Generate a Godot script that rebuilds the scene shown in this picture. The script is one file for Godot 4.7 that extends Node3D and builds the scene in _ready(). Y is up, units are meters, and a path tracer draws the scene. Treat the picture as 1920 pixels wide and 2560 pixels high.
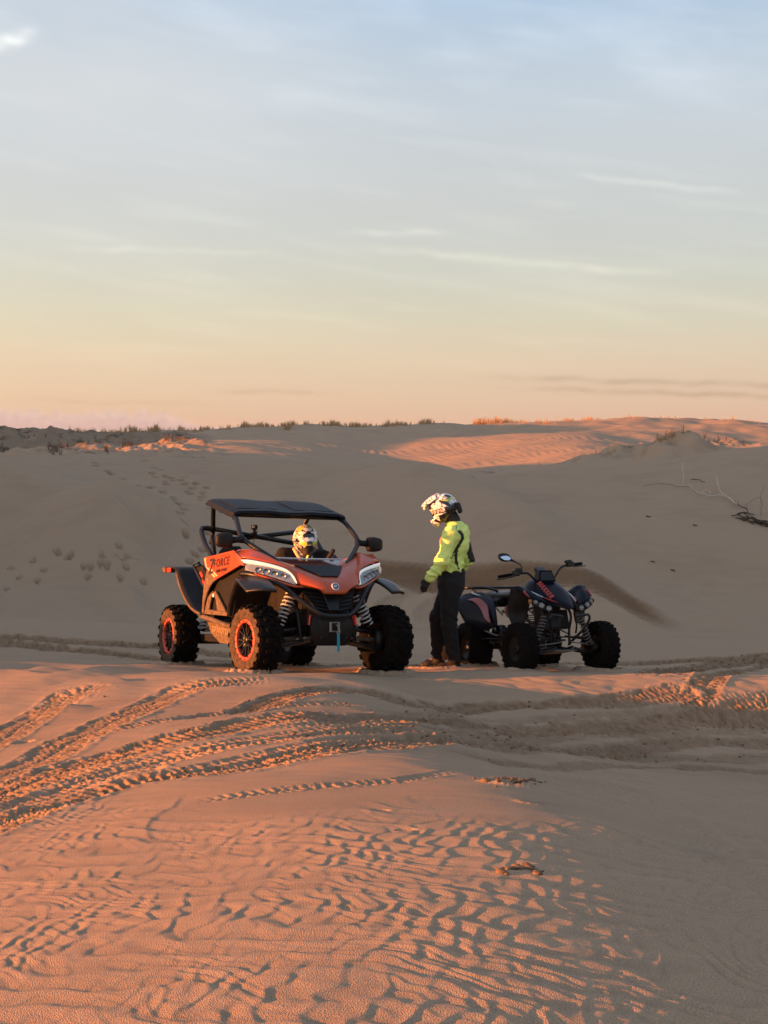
extends Node3D
# A red buggy and a dark quad parked behind a sand crest at sunset, one rider standing, one driver bent over the wheel.
# World: y up, metres, the camera stands over the origin and looks along -z; d = -z is the distance from it.

const EYE := 2.4
const PITCH := 0.0519
const FOCAL := 3850.0
var rng := RandomNumberGenerator.new()
var n1 := FastNoiseLite.new()
var n2 := FastNoiseLite.new()
var n3 := FastNoiseLite.new()
var M := {}

func _ready():
	rng.seed = 7
	camera_and_light()
	noises()
	materials()
	var g = sand_ground()
	hill_plants()
	buggy()
	quad()
	standing_rider()
	driver()
	small_things()

func camera_and_light():
	var cam := Camera3D.new()
	cam.name = "camera"
	cam.position = Vector3(0, EYE, 0)
	cam.rotation = Vector3(-PITCH, 0, 0)
	cam.fov = rad_to_deg(2.0 * atan(1280.0 / FOCAL))
	cam.near = 0.1
	cam.far = 3000.0
	add_child(cam)
	cam.current = true
	var env := Environment.new()
	env.background_mode = Environment.BG_SKY
	env.tonemap_mode = Environment.TONE_MAPPER_LINEAR
	env.tonemap_exposure = 2.75
	env.background_energy_multiplier = 0.425
	env.sdfgi_enabled = true
	env.ssao_enabled = true
	env.ssil_enabled = true
	env.fog_enabled = true
	env.fog_density = 0.00008
	env.fog_light_color = Color(0.93, 0.80, 0.70)
	var sky := Sky.new()
	var pm := PanoramaSkyMaterial.new()
	pm.panorama = sky_picture()
	sky.sky_material = pm
	env.sky = sky
	var we := WorldEnvironment.new()
	we.name = "environment"
	we.environment = env
	add_child(we)
	var sun := DirectionalLight3D.new()
	sun.name = "sun"
	sun.light_color = Color(1.0, 0.60, 0.31)
	sun.light_energy = 1.6
	sun.light_angular_distance = 0.6
	sun.shadow_enabled = true
	sun.rotation_degrees = Vector3(-SUN_UP, -(90.0 - SUN_SIDE), 0)
	add_child(sun)

const SUN_UP := 6.3
const SUN_SIDE := 14.0   # degrees from straight left towards the camera's side

# ---------------------------------------------------------------- sky
const SKY_STOPS := [[-90, 120, 100, 85], [-8, 150, 125, 105], [-0.5, 200, 164, 144], [0.3, 206, 173, 149], [1.2, 210, 182, 155], [2.7, 210, 191, 165], [4.1, 204, 197, 175], [5.6, 197, 197, 184], [7.1, 193, 196, 191],
	[9.3, 190, 195, 196], [11.4, 187, 196, 203], [13.5, 180, 194, 207], [15.4, 169, 189, 210], [22, 158, 180, 208], [40, 150, 170, 198], [90, 140, 160, 186]]

func sky_base(el: float, az: float) -> Color:
	# el, az in degrees; az 0 is straight ahead, the sun stands left at about -104
	var k := 0
	while k < SKY_STOPS.size() - 2 and SKY_STOPS[k + 1][0] < el:
		k += 1
	var a = SKY_STOPS[k]
	var b = SKY_STOPS[k + 1]
	var t := clampf((el - a[0]) / (b[0] - a[0]), 0, 1)
	var c := Color(lerpf(a[1], b[1], t) / 255.0, lerpf(a[2], b[2], t) / 255.0, lerpf(a[3], b[3], t) / 255.0).srgb_to_linear()
	var away := absf(wrapf(az + 104.0, -180.0, 180.0))
	var toward := exp(-pow(away / 46.0, 2.0)) * exp(-maxf(el, 0.0) / 24.0)
	c += Color(1.0, 0.66, 0.30) * toward * 1.6
	var warm := clampf((-az + 4.0) / 40.0, -0.35, 0.5) * exp(-pow((el - 3.0) / 5.0, 2.0))
	c += Color(0.08, 0.04, 0.0) * warm
	return c

func sky_picture() -> ImageTexture:
	var w := 512
	var h := 256
	var small := Image.create(w, h, false, Image.FORMAT_RGBF)
	for j in h:
		for i in w:
			small.set_pixel(i, j, sky_base(90.0 - (j + 0.5) / h * 180.0, wrapf((i + 0.5) / w * 360.0, -180.0, 180.0)))
	var big_w := 4096
	var big_h := 2048
	small.resize(big_w, big_h, Image.INTERPOLATE_CUBIC)
	# cirrus and the far cumulus bank, drawn finely over the part of the sky ahead, fading out to its sides
	var f := FastNoiseLite.new()
	f.seed = 11
	f.noise_type = FastNoiseLite.TYPE_SIMPLEX_SMOOTH
	f.frequency = 0.02
	f.fractal_octaves = 5
	var f2 := FastNoiseLite.new()
	f2.seed = 23
	f2.noise_type = FastNoiseLite.TYPE_SIMPLEX_SMOOTH
	f2.frequency = 1.0
	f2.fractal_octaves = 4
	var i0 := int(-40.0 / 360.0 * big_w)
	var i1 := int(40.0 / 360.0 * big_w)
	var j0 := int((90.0 - 30.0) / 180.0 * big_h)
	var j1 := int((90.0 + 1.0) / 180.0 * big_h)
	for j in range(j0, j1):
		var el := 90.0 - (j + 0.5) / big_h * 180.0
		for i in range(i0, i1):
			var az := (i + 0.5) / big_w * 360.0
			var edge := smoothstep(40.0, 26.0, absf(az)) * smoothstep(30.0, 20.0, el)
			var c := sky_base(el, az)
			# long thin streaks that sink a little to the right
			var v := el + az * 0.14
			var s := f.get_noise_2d(az * 5.0 + f.get_noise_2d(az * 3.0, v * 8.0) * 8.0, v * 52.0)
			var s2 := f.get_noise_2d(az * 3.2 + 400.0, v * 17.0 + f.get_noise_2d(az * 6.0, v * 10.0 + 90.0) * 10.0)
			var thin := maxf(0.0, s - 0.05) * smoothstep(1.5, 4.0, el) * 0.06
			var veil := s2 * 0.045 * smoothstep(0.5, 5.0, el)
			var patch := maxf(0.0, f.get_noise_2d(az * 6.0 - 300.0 + el * 4.0, el * 16.0)) * smoothstep(9.0, 14.0, el) * 0.20
			c = c * (1.0 + veil * edge) + Color(1.0, 0.93, 0.76) * (thin * edge) + Color(0.85, 0.82, 0.82) * (patch * edge) * 0.6
			var haze := smoothstep(5.0, -13.0, az) * smoothstep(6.0, 12.0, el) * edge * clampf(0.42 + 0.5 * f.get_noise_2d(az * 2.0 + 150.0, el * 6.0 + az), 0.0, 0.8)
			c = c.lerp(Color(0.63, 0.64, 0.64), haze)
			# one brighter trail right of the middle and a small puff high on the left
			for tr in TRAILS:
				var q: float = el - (tr[1] + (az - tr[0]) * tr[2])
				if absf(q) > 0.6 or absf(az - tr[0]) > tr[3]:
					continue
				q -= f.get_noise_2d(az * 20.0, 70.0) * 0.12
				var along := smoothstep(tr[0] - tr[3], tr[0] - tr[3] * 0.4, az) * smoothstep(tr[0] + tr[3], tr[0] + tr[3] * 0.3, az)
				c += Color(tr[6], tr[7], tr[8]) * (tr[5] * along * exp(-q * q / (tr[4] * tr[4])) * (0.55 + 0.9 * maxf(0.0, 0.4 + f.get_noise_2d(az * 26.0, el * 90.0))))
			# cumulus heads on the horizon, far left
			var top := 0.22 + 0.70 * smoothstep(-6.0, -9.0, az) * (0.55 + 0.9 * absf(f2.get_noise_2d(az * 0.7, 3.0)) + 0.35 * f2.get_noise_2d(az * 2.6, 9.0))
			top *= smoothstep(-4.5, -8.0, az)
			var inside := smoothstep(top + 0.06, top - 0.06, el + 0.10 * f2.get_noise_2d(az * 3.0, el * 3.0))
			if inside > 0.0 and az < -4.0:
				var lit := clampf((el - top * 0.35) / maxf(top, 0.1) + 0.7 * f2.get_noise_2d(az * 2.5 + 0.35, el * 4.0 - 0.2), 0.0, 1.0)
				c = c.lerp(Color(0.52, 0.40, 0.40).lerp(Color(0.79, 0.55, 0.45), lit), inside * 0.7 * edge)
			small.set_pixel(posmod(i, big_w), j, c)
	return ImageTexture.create_from_image(small)

const TRAILS := [[5.5, 6.2, -0.10, 7.0, 0.13, 0.10, 1.0, 0.9, 0.6], [10.0, 8.9, -0.14, 4.0, 0.10, 0.09, 1.0, 0.92, 0.68], [-13.6, 13.6, 0.32, 1.3, 0.22, 0.30, 1.0, 0.92, 0.75], [0.5, 7.3, 0.02, 2.6, 0.10, 0.08, 1.0, 0.93, 0.7], [-8.0, 6.6, -0.02, 5.0, 0.10, 0.07, 1.0, 0.9, 0.65],
	[11.0, 1.78, -0.035, 9.0, 0.10, -0.15, 0.8, 0.62, 0.45], [12.0, 1.36, -0.035, 9.0, 0.09, -0.13, 0.8, 0.62, 0.45], [-4.0, 1.45, -0.02, 3.0, 0.07, -0.09, 0.8, 0.65, 0.5], [-10.0, 1.1, -0.01, 5.0, 0.06, -0.06, 0.8, 0.65, 0.5]]

func noises():
	n1.seed = 3
	n1.noise_type = FastNoiseLite.TYPE_SIMPLEX_SMOOTH
	n1.frequency = 1.0
	n1.fractal_octaves = 3
	n2.seed = 5
	n2.noise_type = FastNoiseLite.TYPE_SIMPLEX_SMOOTH
	n2.frequency = 1.0
	n2.fractal_type = FastNoiseLite.FRACTAL_NONE
	n3.seed = 9
	n3.noise_type = FastNoiseLite.TYPE_VALUE_CUBIC
	n3.frequency = 1.0
	n3.fractal_octaves = 2

# ---------------------------------------------------------------- the sand
# heights of the ground, y = ground_y(x, d)

const RIDGE_D := [-10.0, 4.2, 5.2, 6.6, 7.4, 9.5, 12.0, 14.0]
const RIDGE_X := [0.62, 0.98, 1.08, 1.08, 1.00, 0.54, -0.1, -0.6]
const MID_D := [-40.0, -10.0, 2.0, 4.5, 7.0, 10.0, 12.5, 14.5]
const MID_Y := [1.2, 0.9, 0.76, 0.70, 0.575, 0.385, 0.235, 0.115]

func curve(xs: Array, ys: Array, v: float) -> float:
	if v <= xs[0]:
		return ys[0]
	for k in xs.size() - 1:
		if v <= xs[k + 1]:
			var t: float = (v - xs[k]) / (xs[k + 1] - xs[k])
			t = t * t * (3.0 - 2.0 * t) * 0.35 + t * 0.65
			return lerpf(ys[k], ys[k + 1], t)
	return ys[-1]

# far terrain: heights by distance and by bearing (x / d), written as the height over the eye line per metre of distance
const BEARING := [-0.9, -0.5, -0.26, -0.19, -0.125, -0.06, 0.0, 0.06, 0.125, 0.19, 0.26, 0.5, 0.9]
const FAR := [
	[21.0, 440, 448, 462, 474, 488, 498, 505, 509, 512, 520, 532, 540, 540],
	[24.5, 560, 560, 560, 560, 560, 560, 560, 560, 560, 560, 570, 560, 560],
	[28.5, 590, 590, 590, 590, 590, 590, 590, 590, 590, 590, 600, 590, 590],
	[32.5, 500, 505, 510, 515, 518, 520, 522, 524, 526, 534, 542, 540, 540],
	[36.5, 330, 350, 372, 385, 395, 392, 388, 385, 385, 400, 420, 420, 420],
	[40.0, 190, 220, 240, 262, 272, 262, 252, 245, 242, 252, 270, 270, 280],
	[43.5, 100, 120, 136, 160, 172, 166, 160, 160, 158, 160, 160, 170, 180],
	[47.0, 60, 68, 78, 88, 96, 98, 108, 122, 112, 100, 84, 90, 100],
	[50.5, 50, 54, 58, 62, 68, 72, 94, 112, 98, 74, 42, 40, 60],
	[56.0, 70, 72, 76, 80, 82, 88, 96, 108, 94, 66, 34, 20, 30],
	[66.0, 84, 80, 76, 72, 74, 88, 104, 104, 78, 56, 40, 20, 20],
	[76.0, 50, 52, 54, 50, 36, 52, 92, 78, 54, 50, 36, 20, 20],
	[86.0, 10, 12, 16, 26, 22, 30, 60, 44, 24, 56, 80, 60, 60],
	[96.0, -10, -6, -2, 14, 16, 16, 22, 12, 3, 38, 62, 50, 50],
	[110.0, -8, -6, -4, 4, 10, 16, 18, 14, 8, 26, 40, 40, 40],
	[128.0, 0, 2, 6, 8, -4, -12, -13, -14, -22, -24, -14, -10, -10],
	[142.0, 20, 18, 20, 14, 2, -8, -8, -14, -22, -26, -16, -12, -10],
	[170.0, 30, 30, 30, 30, 30, 30, 30, 30, 30, 30, 30, 30, 30],
	[300.0, 22, 22, 22, 22, 22, 22, 22, 22, 22, 22, 22, 22, 22],
	[900.0, 8, 8, 8, 8, 8, 8, 8, 8, 8, 8, 8, 8, 8]]

func cub(a: float, b: float, c: float, d: float, t: float) -> float:
	return b + 0.5 * t * (c - a + t * (2.0 * a - 5.0 * b + 4.0 * c - d + t * (3.0 * (b - c) + d - a)))

func far_row(k: int, u: float) -> float:
	var r = FAR[k]
	var i := 0
	while i < BEARING.size() - 2 and BEARING[i + 1] < u:
		i += 1
	var t: float = clampf((u - BEARING[i]) / (BEARING[i + 1] - BEARING[i]), 0.0, 1.0)
	var n := BEARING.size() - 1
	return EYE - cub(r[maxi(i - 1, 0) + 1], r[i + 1], r[i + 2], r[mini(i + 2, n) + 1], t) / FOCAL * r[0]

func far_y(x: float, d: float) -> float:
	var u := clampf(x / d, -0.9, 0.9)
	var k := 0
	while k < FAR.size() - 2 and FAR[k + 1][0] < d:
		k += 1
	var t := clampf((d - FAR[k][0]) / (FAR[k + 1][0] - FAR[k][0]), 0.0, 1.0)
	var b := far_row(k, u)
	var c := far_row(k + 1, u)
	var a := far_row(k - 1, u) if k > 0 else b + (b - c) * 0.1
	var e := far_row(k + 2, u) if k + 2 < FAR.size() else c
	return cub(a, b, c, e, t)

# the tall dune outside the frame on the left, whose shadow lies over the middle of the place
const SIDE_D := [-5.0, 4.0, 7.2, 9.4, 11.2, 14.0, 18.0, 25.0, 34.0, 41.0, 46.0, 52.0, 58.0, 64.0, 70.0, 78.0, 90.0, 105.0, 130.0, 170.0]
const SIDE_Y := [0.0, 0.0, 0.1, 0.9, 2.6, 5.6, 8.6, 11.0, 12.0, 9.2, 6.7, 5.9, 5.0, 4.2, 3.6, 5.9, 8.4, 9.5, 9.5, 0.0]

var row_d := -1e9
var row_r := 0.0
var row_c := 0.0

func base_y(x: float, d: float) -> float:
	var y := 0.0
	if d < 21.0:
		if d != row_d:
			row_d = d
			row_r = curve(RIDGE_D, RIDGE_X, d)
			row_c = curve(MID_D, MID_Y, d)
		var r := row_r
		var c := row_c
		var s := clampf(x - r, -12.0, 12.0)
		var z := absf((s + 0.75) / 0.8)
		# a whaleback: it leans to the sun on the left, lies level in the middle and turns away on the right
		var near := c - 0.02 * s - 0.125 * (z + log(1.0 + exp(-2.0 * z)) - 1.030)
		if s > 1.6:
			near += (s - 1.6) * 0.05
		if s > 0.0:
			near -= 0.22 * s * exp(-s / 0.7) * smoothstep(6.3, 7.0, d) * smoothstep(11.0, 8.6, d)
		elif s < -3.0:
			near -= (s + 3.0) * 0.06
		var plane := EYE - 0.4865 - 0.0119 * x - 0.1241 * d
		var far := plane
		if s > 0.0 and d < 15.0:
			# to the right the ground in front of the vehicles stays level, then sinks away from the sun
			far -= ((15.0 - d) * 0.124 + 0.10 * maxf(0.0, s - 0.6) * smoothstep(15.0, 13.8, d)) * smoothstep(0.0, 1.0, s)
		if d > 17.0:
			far = lerpf(plane, far_y(x, maxf(d, 21.0)) + (21.0 - d) * 0.010, smoothstep(17.0, 20.0, d))
		if s > 0.3:
			near -= 0.06 * (minf(s, 4.5) - 0.3) * smoothstep(10.0, 12.0, d)
		near += 0.07 * exp(-pow((d - 12.9) / 0.9, 2.0)) * exp(-pow((s - 0.1) / 1.3, 2.0))
		y = lerpf(near, far, smoothstep(lerpf(12.4, 10.0, clampf(s, 0.0, 1.0)), 14.3, d))
	else:
		y = far_y(x, d)
	if d > -5.0 and d < 170.0:
		var out := -x - 0.30 * maxf(d, 4.0) - 0.4
		if out > 0.0:
			var e := out / 13.0
			y += curve(SIDE_D, SIDE_Y, d + (x + 0.3 * d) * 0.25) * (e * e / (1.0 + e * e)) * 1.25 / (1.0 + pow(maxf(0.0, out - 16.0) / 16.0, 2.0))
	return y

func swell(x: float, d: float) -> float:
	# broad unevenness and small scarps
	var far := smoothstep(22.0, 40.0, d)
	var y := n2.get_noise_2d(x * 0.9, d * 0.9) * 0.018 * (1.0 - far) * smoothstep(4.0, 9.0, d)
	if d > 24.0:
		y += n1.get_noise_2d(x * 0.14 + 40.0, d * 0.14) * 0.16 * far
	return y

func on_ground(px: float, py: float) -> Vector3:
	# where the line of sight through a point of the photograph (in its own pixels) meets the sand
	var c := cos(PITCH)
	var s := sin(PITCH)
	var v := (1280.0 - py) / FOCAL
	var dir := Vector3((px - 960.0) / FOCAL, v * c - s, -(c + v * s))
	var t := 3.0
	var last := t
	while t < 400.0:
		if EYE + dir.y * t < base_y(dir.x * t, -dir.z * t):
			break
		last = t
		t *= 1.01
	for k in 14:
		var m := 0.5 * (last + t)
		if EYE + dir.y * m < base_y(dir.x * m, -dir.z * m):
			t = m
		else:
			last = m
	return Vector3(dir.x * t, EYE + dir.y * t, dir.z * t)

# dents stamped on two rasters: the trampled middle ground, and the slope behind
class Dents:
	var x0: float
	var d0: float
	var cell: float
	var w: int
	var h: int
	var dy := PackedFloat32Array()
	var wet := PackedFloat32Array()
	func _init(ax: float, ad: float, bx: float, bd: float, c: float):
		x0 = ax
		d0 = ad
		cell = c
		w = int((bx - ax) / c)
		h = int((bd - ad) / c)
		dy.resize(w * h)
		wet.resize(w * h)
	func add(x: float, d: float, v: float, m: float):
		var i := int((x - x0) / cell)
		var j := int((d - d0) / cell)
		if i >= 0 and j >= 0 and i < w and j < h:
			dy[j * w + i] += v
			wet[j * w + i] = maxf(wet[j * w + i], m)
	func sample(src: PackedFloat32Array, x: float, d: float) -> float:
		var fx := (x - x0) / cell - 0.5
		var fd := (d - d0) / cell - 0.5
		var i := int(floor(fx))
		var j := int(floor(fd))
		if i < 0 or j < 0 or i >= w - 1 or j >= h - 1:
			return 0.0
		var a := fx - i
		var b := fd - j
		var o := j * w + i
		return lerpf(lerpf(src[o], src[o + 1], a), lerpf(src[o + w], src[o + w + 1], a), b)

var near_dents: Dents
var far_dents: Dents
var clods: Array[Transform3D] = []

func stamp_line(r: Dents, pts: Array, half: float, deep: float, tread: float, pitch: float, wet: float, rough: float, clod := 0.0):
	# a wheel track: two rows of lug marks, side ridges and crumbs, along ground points (x, d)
	var line := Curve3D.new()
	line.bake_interval = 0.02
	for k in pts.size():
		var before: Vector3 = pts[maxi(k - 1, 0)]
		var after: Vector3 = pts[mini(k + 1, pts.size() - 1)]
		var tan := (after - before) / 6.0
		line.add_point(pts[k], -tan, tan)
	var length := line.get_baked_length()
	var step := r.cell * 0.75
	var n := int(length / step)
	var across := int(half * 1.5 / step)
	var seen := {}
	for k in n:
		var s := k * step
		var p := line.sample_baked(s)
		var q := line.sample_baked(minf(s + 0.05, length))
		var o := line.sample_baked(maxf(s - 0.05, 0.0))
		var t := Vector2(q.x - o.x, -(q.z - o.z)).normalized()
		var nrm := Vector2(-t.y, t.x)
		var fade := 1.3 if r.cell > 0.03 else 0.5
		var ends := smoothstep(0.0, fade, s) * smoothstep(length, length - fade, s)
		for m in range(-across, across + 1):
			var v := m * step
			var x := p.x + nrm.x * v
			var d := -p.z + nrm.y * v
			var ix := int((x - r.x0) / r.cell)
			var jd := int((d - r.d0) / r.cell)
			var key := jd * r.w + ix
			if ix < 0 or jd < 0 or ix >= r.w or jd >= r.h or seen.has(key):
				continue
			seen[key] = true
			var e := absf(v) / half
			var jit := n2.get_noise_2d(x * 5.0, d * 5.0)
			var floor_ := -deep * smoothstep(1.08, 0.72, e + jit * 0.16)
			var rim := deep * 0.38 * exp(-pow((e - 1.15 - 0.12 * jit) / 0.17, 2.0)) * (0.55 + 0.9 * maxf(0.0, n2.get_noise_2d(x * 9.0 + 50.0, d * 9.0)))
			var row := 0.5 if v > 0.0 else 0.0
			var ph := s / pitch + row + absf(v) * 2.2 + jit * 0.30
			var lug := smoothstep(0.16, 0.30, absf(fposmod(ph, 1.0) - 0.5)) * smoothstep(0.04, 0.14, e) * smoothstep(1.0, 0.8, e)
			var worn := 0.55 + 0.45 * smoothstep(-0.35, 0.25, n2.get_noise_2d(x * 1.3 + 9.0, d * 1.3))
			var crumbs := n1.get_noise_2d(x * 24.0, d * 24.0) * rough * 0.8 * smoothstep(1.4, 0.9, e)
			var dark := wet * smoothstep(1.25, 0.8, e + jit * 0.3) * (0.55 + 0.6 * absf(n2.get_noise_2d(x * 7.0, d * 3.0)))
			if r.cell > 0.03:
				dark = wet * smoothstep(1.15, 0.85, e) * (0.80 + 0.35 * n2.get_noise_2d(s * 0.25, v * 7.0))
			r.add(x, d, (floor_ + rim + lug * tread * worn + crumbs * worn) * ends, dark * ends)
		if clod > 0.0 and rng.randf() < clod * step:
			var side := rng.randf_range(-1.15, 1.15) * half
			var sz := rng.randf_range(0.004, 0.012)
			clods.append(Transform3D(Basis.from_euler(Vector3(rng.randf() * 6.0, rng.randf() * 6.0, rng.randf() * 6.0)).scaled(Vector3(sz * rng.randf_range(0.8, 1.6), sz * 0.8, sz)), Vector3(p.x + nrm.x * side, 0.0, -( -p.z + nrm.y * side))))

func stamp_scarp(r: Dents, pts: Array, high: float):
	# a small wind-cut edge: the ground on the left stands up to it and drops to the right
	var line := Curve3D.new()
	line.bake_interval = 0.02
	for k in pts.size():
		var before: Vector3 = pts[maxi(k - 1, 0)]
		var after: Vector3 = pts[mini(k + 1, pts.size() - 1)]
		line.add_point(pts[k], (before - after) / 6.0, (after - before) / 6.0)
	var samples := line.get_baked_points()
	var lo := Vector2(1e9, 1e9)
	var hi := -lo
	for p in samples:
		lo = lo.min(Vector2(p.x, -p.z))
		hi = hi.max(Vector2(p.x, -p.z))
	lo -= Vector2.ONE * 0.6
	hi += Vector2.ONE * 0.2
	var n := samples.size()
	for j in range(int((lo.y - r.d0) / r.cell), int((hi.y - r.d0) / r.cell)):
		for i in range(int((lo.x - r.x0) / r.cell), int((hi.x - r.x0) / r.cell)):
			var q := Vector2(r.x0 + (i + 0.5) * r.cell, r.d0 + (j + 0.5) * r.cell)
			var best := 1e9
			var at := 0
			for k in range(0, n, 3):
				var e := Vector2(samples[k].x, -samples[k].z).distance_squared_to(q)
				if e < best:
					best = e
					at = k
			var a := samples[maxi(at - 3, 0)]
			var b := samples[mini(at + 3, n - 1)]
			var dirn := Vector2(b.x - a.x, -(b.z - a.z)).normalized()
			var side := dirn.cross(q - Vector2(samples[at].x, -samples[at].z))
			var dist := sqrt(best)
			var ends := smoothstep(0.0, 0.25, at / float(n)) * smoothstep(1.0, 0.75, at / float(n))
			if side < 0.0:
				r.add(q.x, q.y, high * ends * exp(-dist / 0.22), 0.0)
			else:
				r.add(q.x, q.y, high * ends * maxf(0.0, 1.0 - dist / 0.025), 0.0)

func stamp_pit(r: Dents, x: float, d: float, rx: float, rd: float, turn: float, deep: float, rim: float, wet: float):
	var reach := maxf(rx, rd) * 1.8
	var n := int(reach / r.cell) + 1
	for j in range(-n, n + 1):
		for i in range(-n, n + 1):
			var ax := i * r.cell
			var ad := j * r.cell
			var a := (ax * cos(turn) + ad * sin(turn)) / rx
			var b := (-ax * sin(turn) + ad * cos(turn)) / rd
			var e := sqrt(a * a + b * b) + 0.18 * n2.get_noise_2d((x + ax) * 3.0 / rx, (d + ad) * 3.0 / rx)
			r.add(x + ax, d + ad, -deep * smoothstep(1.0, 0.55, e) + rim * exp(-pow((e - 1.2) / 0.22, 2.0)), wet * smoothstep(1.3, 0.8, e))

func through(list: Array) -> Array:
	# ground points under places in the photograph; lines that leave it go on beyond its sides
	var out := []
	for p in list:
		out.append(on_ground(p[0], p[1]))
	var n := out.size()
	if list[0][0] < -20:
		var a: Vector3 = out[0]
		var b: Vector3 = out[1]
		out.push_front(a + (a - b).normalized() * 2.2)
	if list[n - 1][0] > 1925:
		var a: Vector3 = out[-1]
		var b: Vector3 = out[-2]
		out.append(a + (a - b).normalized() * 2.2)
	return out

func stamp_all():
	near_dents = Dents.new(-6.2, 6.4, 6.2, 20.5, 0.0115)
	far_dents = Dents.new(-14.0, 29.0, 13.0, 52.0, 0.042)
	var r := near_dents
	stamp_line(r, through([[-60, 1880], [12, 1840], [87, 1797], [174, 1745], [255, 1739], [300, 1738]]), 0.17, 0.022, 0.019, 0.053, 0.59, 0.011, 2.0)
	stamp_line(r, through([[-90, 1990], [0, 1941], [116, 1889], [260, 1814], [376, 1762], [463, 1722], [584, 1704], [700, 1700]]), 0.19, 0.024, 0.021, 0.056, 0.59, 0.011, 3.0)
	stamp_line(r, through([[380, 1802], [579, 1779], [694, 1748], [833, 1727], [960, 1736], [1047, 1762], [1191, 1770], [1423, 1763], [1539, 1753], [1683, 1730], [1770, 1708], [1930, 1660]]), 0.15, 0.025, 0.021, 0.053, 0.85, 0.015, 6.0)
	stamp_line(r, through([[-90, 2010], [0, 1982], [174, 1924], [347, 1872], [521, 1831], [694, 1797], [810, 1791], [960, 1798], [1134, 1808], [1307, 1823], [1481, 1823], [1712, 1802], [1940, 1777]]), 0.22, 0.030, 0.026, 0.062, 0.77, 0.016, 9.0)
	stamp_line(r, through([[40, 1990], [200, 1945], [420, 1890], [640, 1850], [810, 1828], [1000, 1826], [1200, 1850], [1400, 1862]]), 0.16, 0.018, 0.017, 0.059, 0.42, 0.014, 5.0)
	stamp_line(r, through([[-100, 2100], [0, 2063], [116, 2017], [289, 1965], [463, 1936], [637, 1907], [810, 1872], [960, 1858], [1134, 1850], [1307, 1862], [1654, 1862], [1940, 1858]]), 0.18, 0.026, 0.022, 0.056, 0.68, 0.014, 8.0)
	stamp_line(r, through([[430, 2020], [579, 1994], [752, 1970], [960, 1950], [1047, 1941], [1180, 1931]]), 0.07, 0.016, 0.015, 0.056, 0.17, 0.005, 0.5)
	stamp_line(r, through([[1100, 1862], [1200, 1892], [1307, 1912], [1452, 1921], [1712, 1924], [1940, 1933]]), 0.10, 0.016, 0.015, 0.053, 0.51, 0.007, 1.0)
	stamp_line(r, through([[1000, 1780], [1100, 1800], [1300, 1860], [1500, 1880], [1700, 1885]]), 0.2, 0.01, 0.009, 0.074, 0.51, 0.011, 2.0)
	for q in [[[[-80, 2040], [120, 1985], [330, 1925], [560, 1872], [760, 1842], [960, 1824], [1100, 1830]], 0.14], [[[-80, 2078], [150, 2010], [400, 1942], [640, 1892], [840, 1856], [1000, 1844], [1150, 1860], [1300, 1880], [1500, 1893], [1940, 1893]], 0.13], [[[650, 1818], [900, 1808], [1050, 1818], [1200, 1838], [1400, 1842], [1700, 1832], [1940, 1815]], 0.15], [[[880, 1776], [1050, 1788], [1200, 1800], [1350, 1800], [1550, 1790], [1750, 1768], [1940, 1742]], 0.12], [[[200, 1850], [420, 1800], [600, 1772], [760, 1760], [930, 1768]], 0.10]]:
		stamp_line(r, through(q[0]), q[1], 0.020, 0.018, 0.055, 0.40, 0.008, 6.0)
	# ruts behind and under the vehicles
	stamp_line(r, through([[-60, 1606], [120, 1618], [260, 1634], [400, 1648], [560, 1656], [700, 1662]]), 0.20, 0.035, 0.022, 0.062, 0.95, 0.015, 4.0)
	stamp_line(r, through([[-60, 1590], [150, 1600], [330, 1612], [520, 1632], [640, 1645]]), 0.18, 0.030, 0.021, 0.062, 0.95, 0.010, 2.0)
	stamp_line(r, through([[560, 1662], [800, 1664], [1000, 1666], [1150, 1663], [1320, 1663], [1450, 1662], [1560, 1660], [1800, 1648], [1960, 1636]]), 0.15, 0.03, 0.022, 0.056, 0.95, 0.025, 12.0)
	stamp_line(r, through([[1640, 1700], [1740, 1672], [1830, 1658], [1960, 1648]]), 0.28, 0.03, 0.026, 0.056, 0.95, 0.025, 30.0)
	for p in [[-1.209, 14.485], [-2.211, 16.526], [0.014, 15.074], [-0.988, 17.116], [1.383, 15.561], [0.972, 16.701], [2.246, 15.906], [1.751, 17.013]]:
		stamp_pit(r, p[0], p[1] - 0.02, 0.20, 0.17, 0.4, -0.004, 0.040, 0.3)
	for p in [[0.64, 16.08], [0.50, 16.33]]:
		stamp_pit(r, p[0], p[1], 0.17, 0.08, 0.0, 0.0, 0.026, 0.2)
	# two scuffed boot pits with broken crust, and loose dents on the smooth patch
	for p in [[1300, 2188, 0.085, 0.060, 0.1, 0.045, 0.016, 0.3], [1265, 1965, 0.10, 0.05, -0.2, 0.035, 0.02, 0.4], [1345, 2012, 0.08, 0.04, 0.0, 0.02, 0.008, 0.1], [1015, 2074, 0.05, 0.03, 0.0, 0.014, 0.003, 0.0], [950, 2026, 0.05, 0.03, 0.0, 0.012, 0.003, 0.0], [60, 1857, 0.08, 0.09, 0.2, 0.03, 0.004, 0.0], [372, 1925, 0.1, 0.05, 0.0, 0.03, 0.005, 0.0], [985, 2450, 0.05, 0.04, 0.0, 0.02, 0.004, 0.0]]:
		var at := on_ground(p[0], p[1])
		stamp_pit(r, at.x, -at.z, p[2], p[3], p[4], p[5], p[6], p[7])
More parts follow.
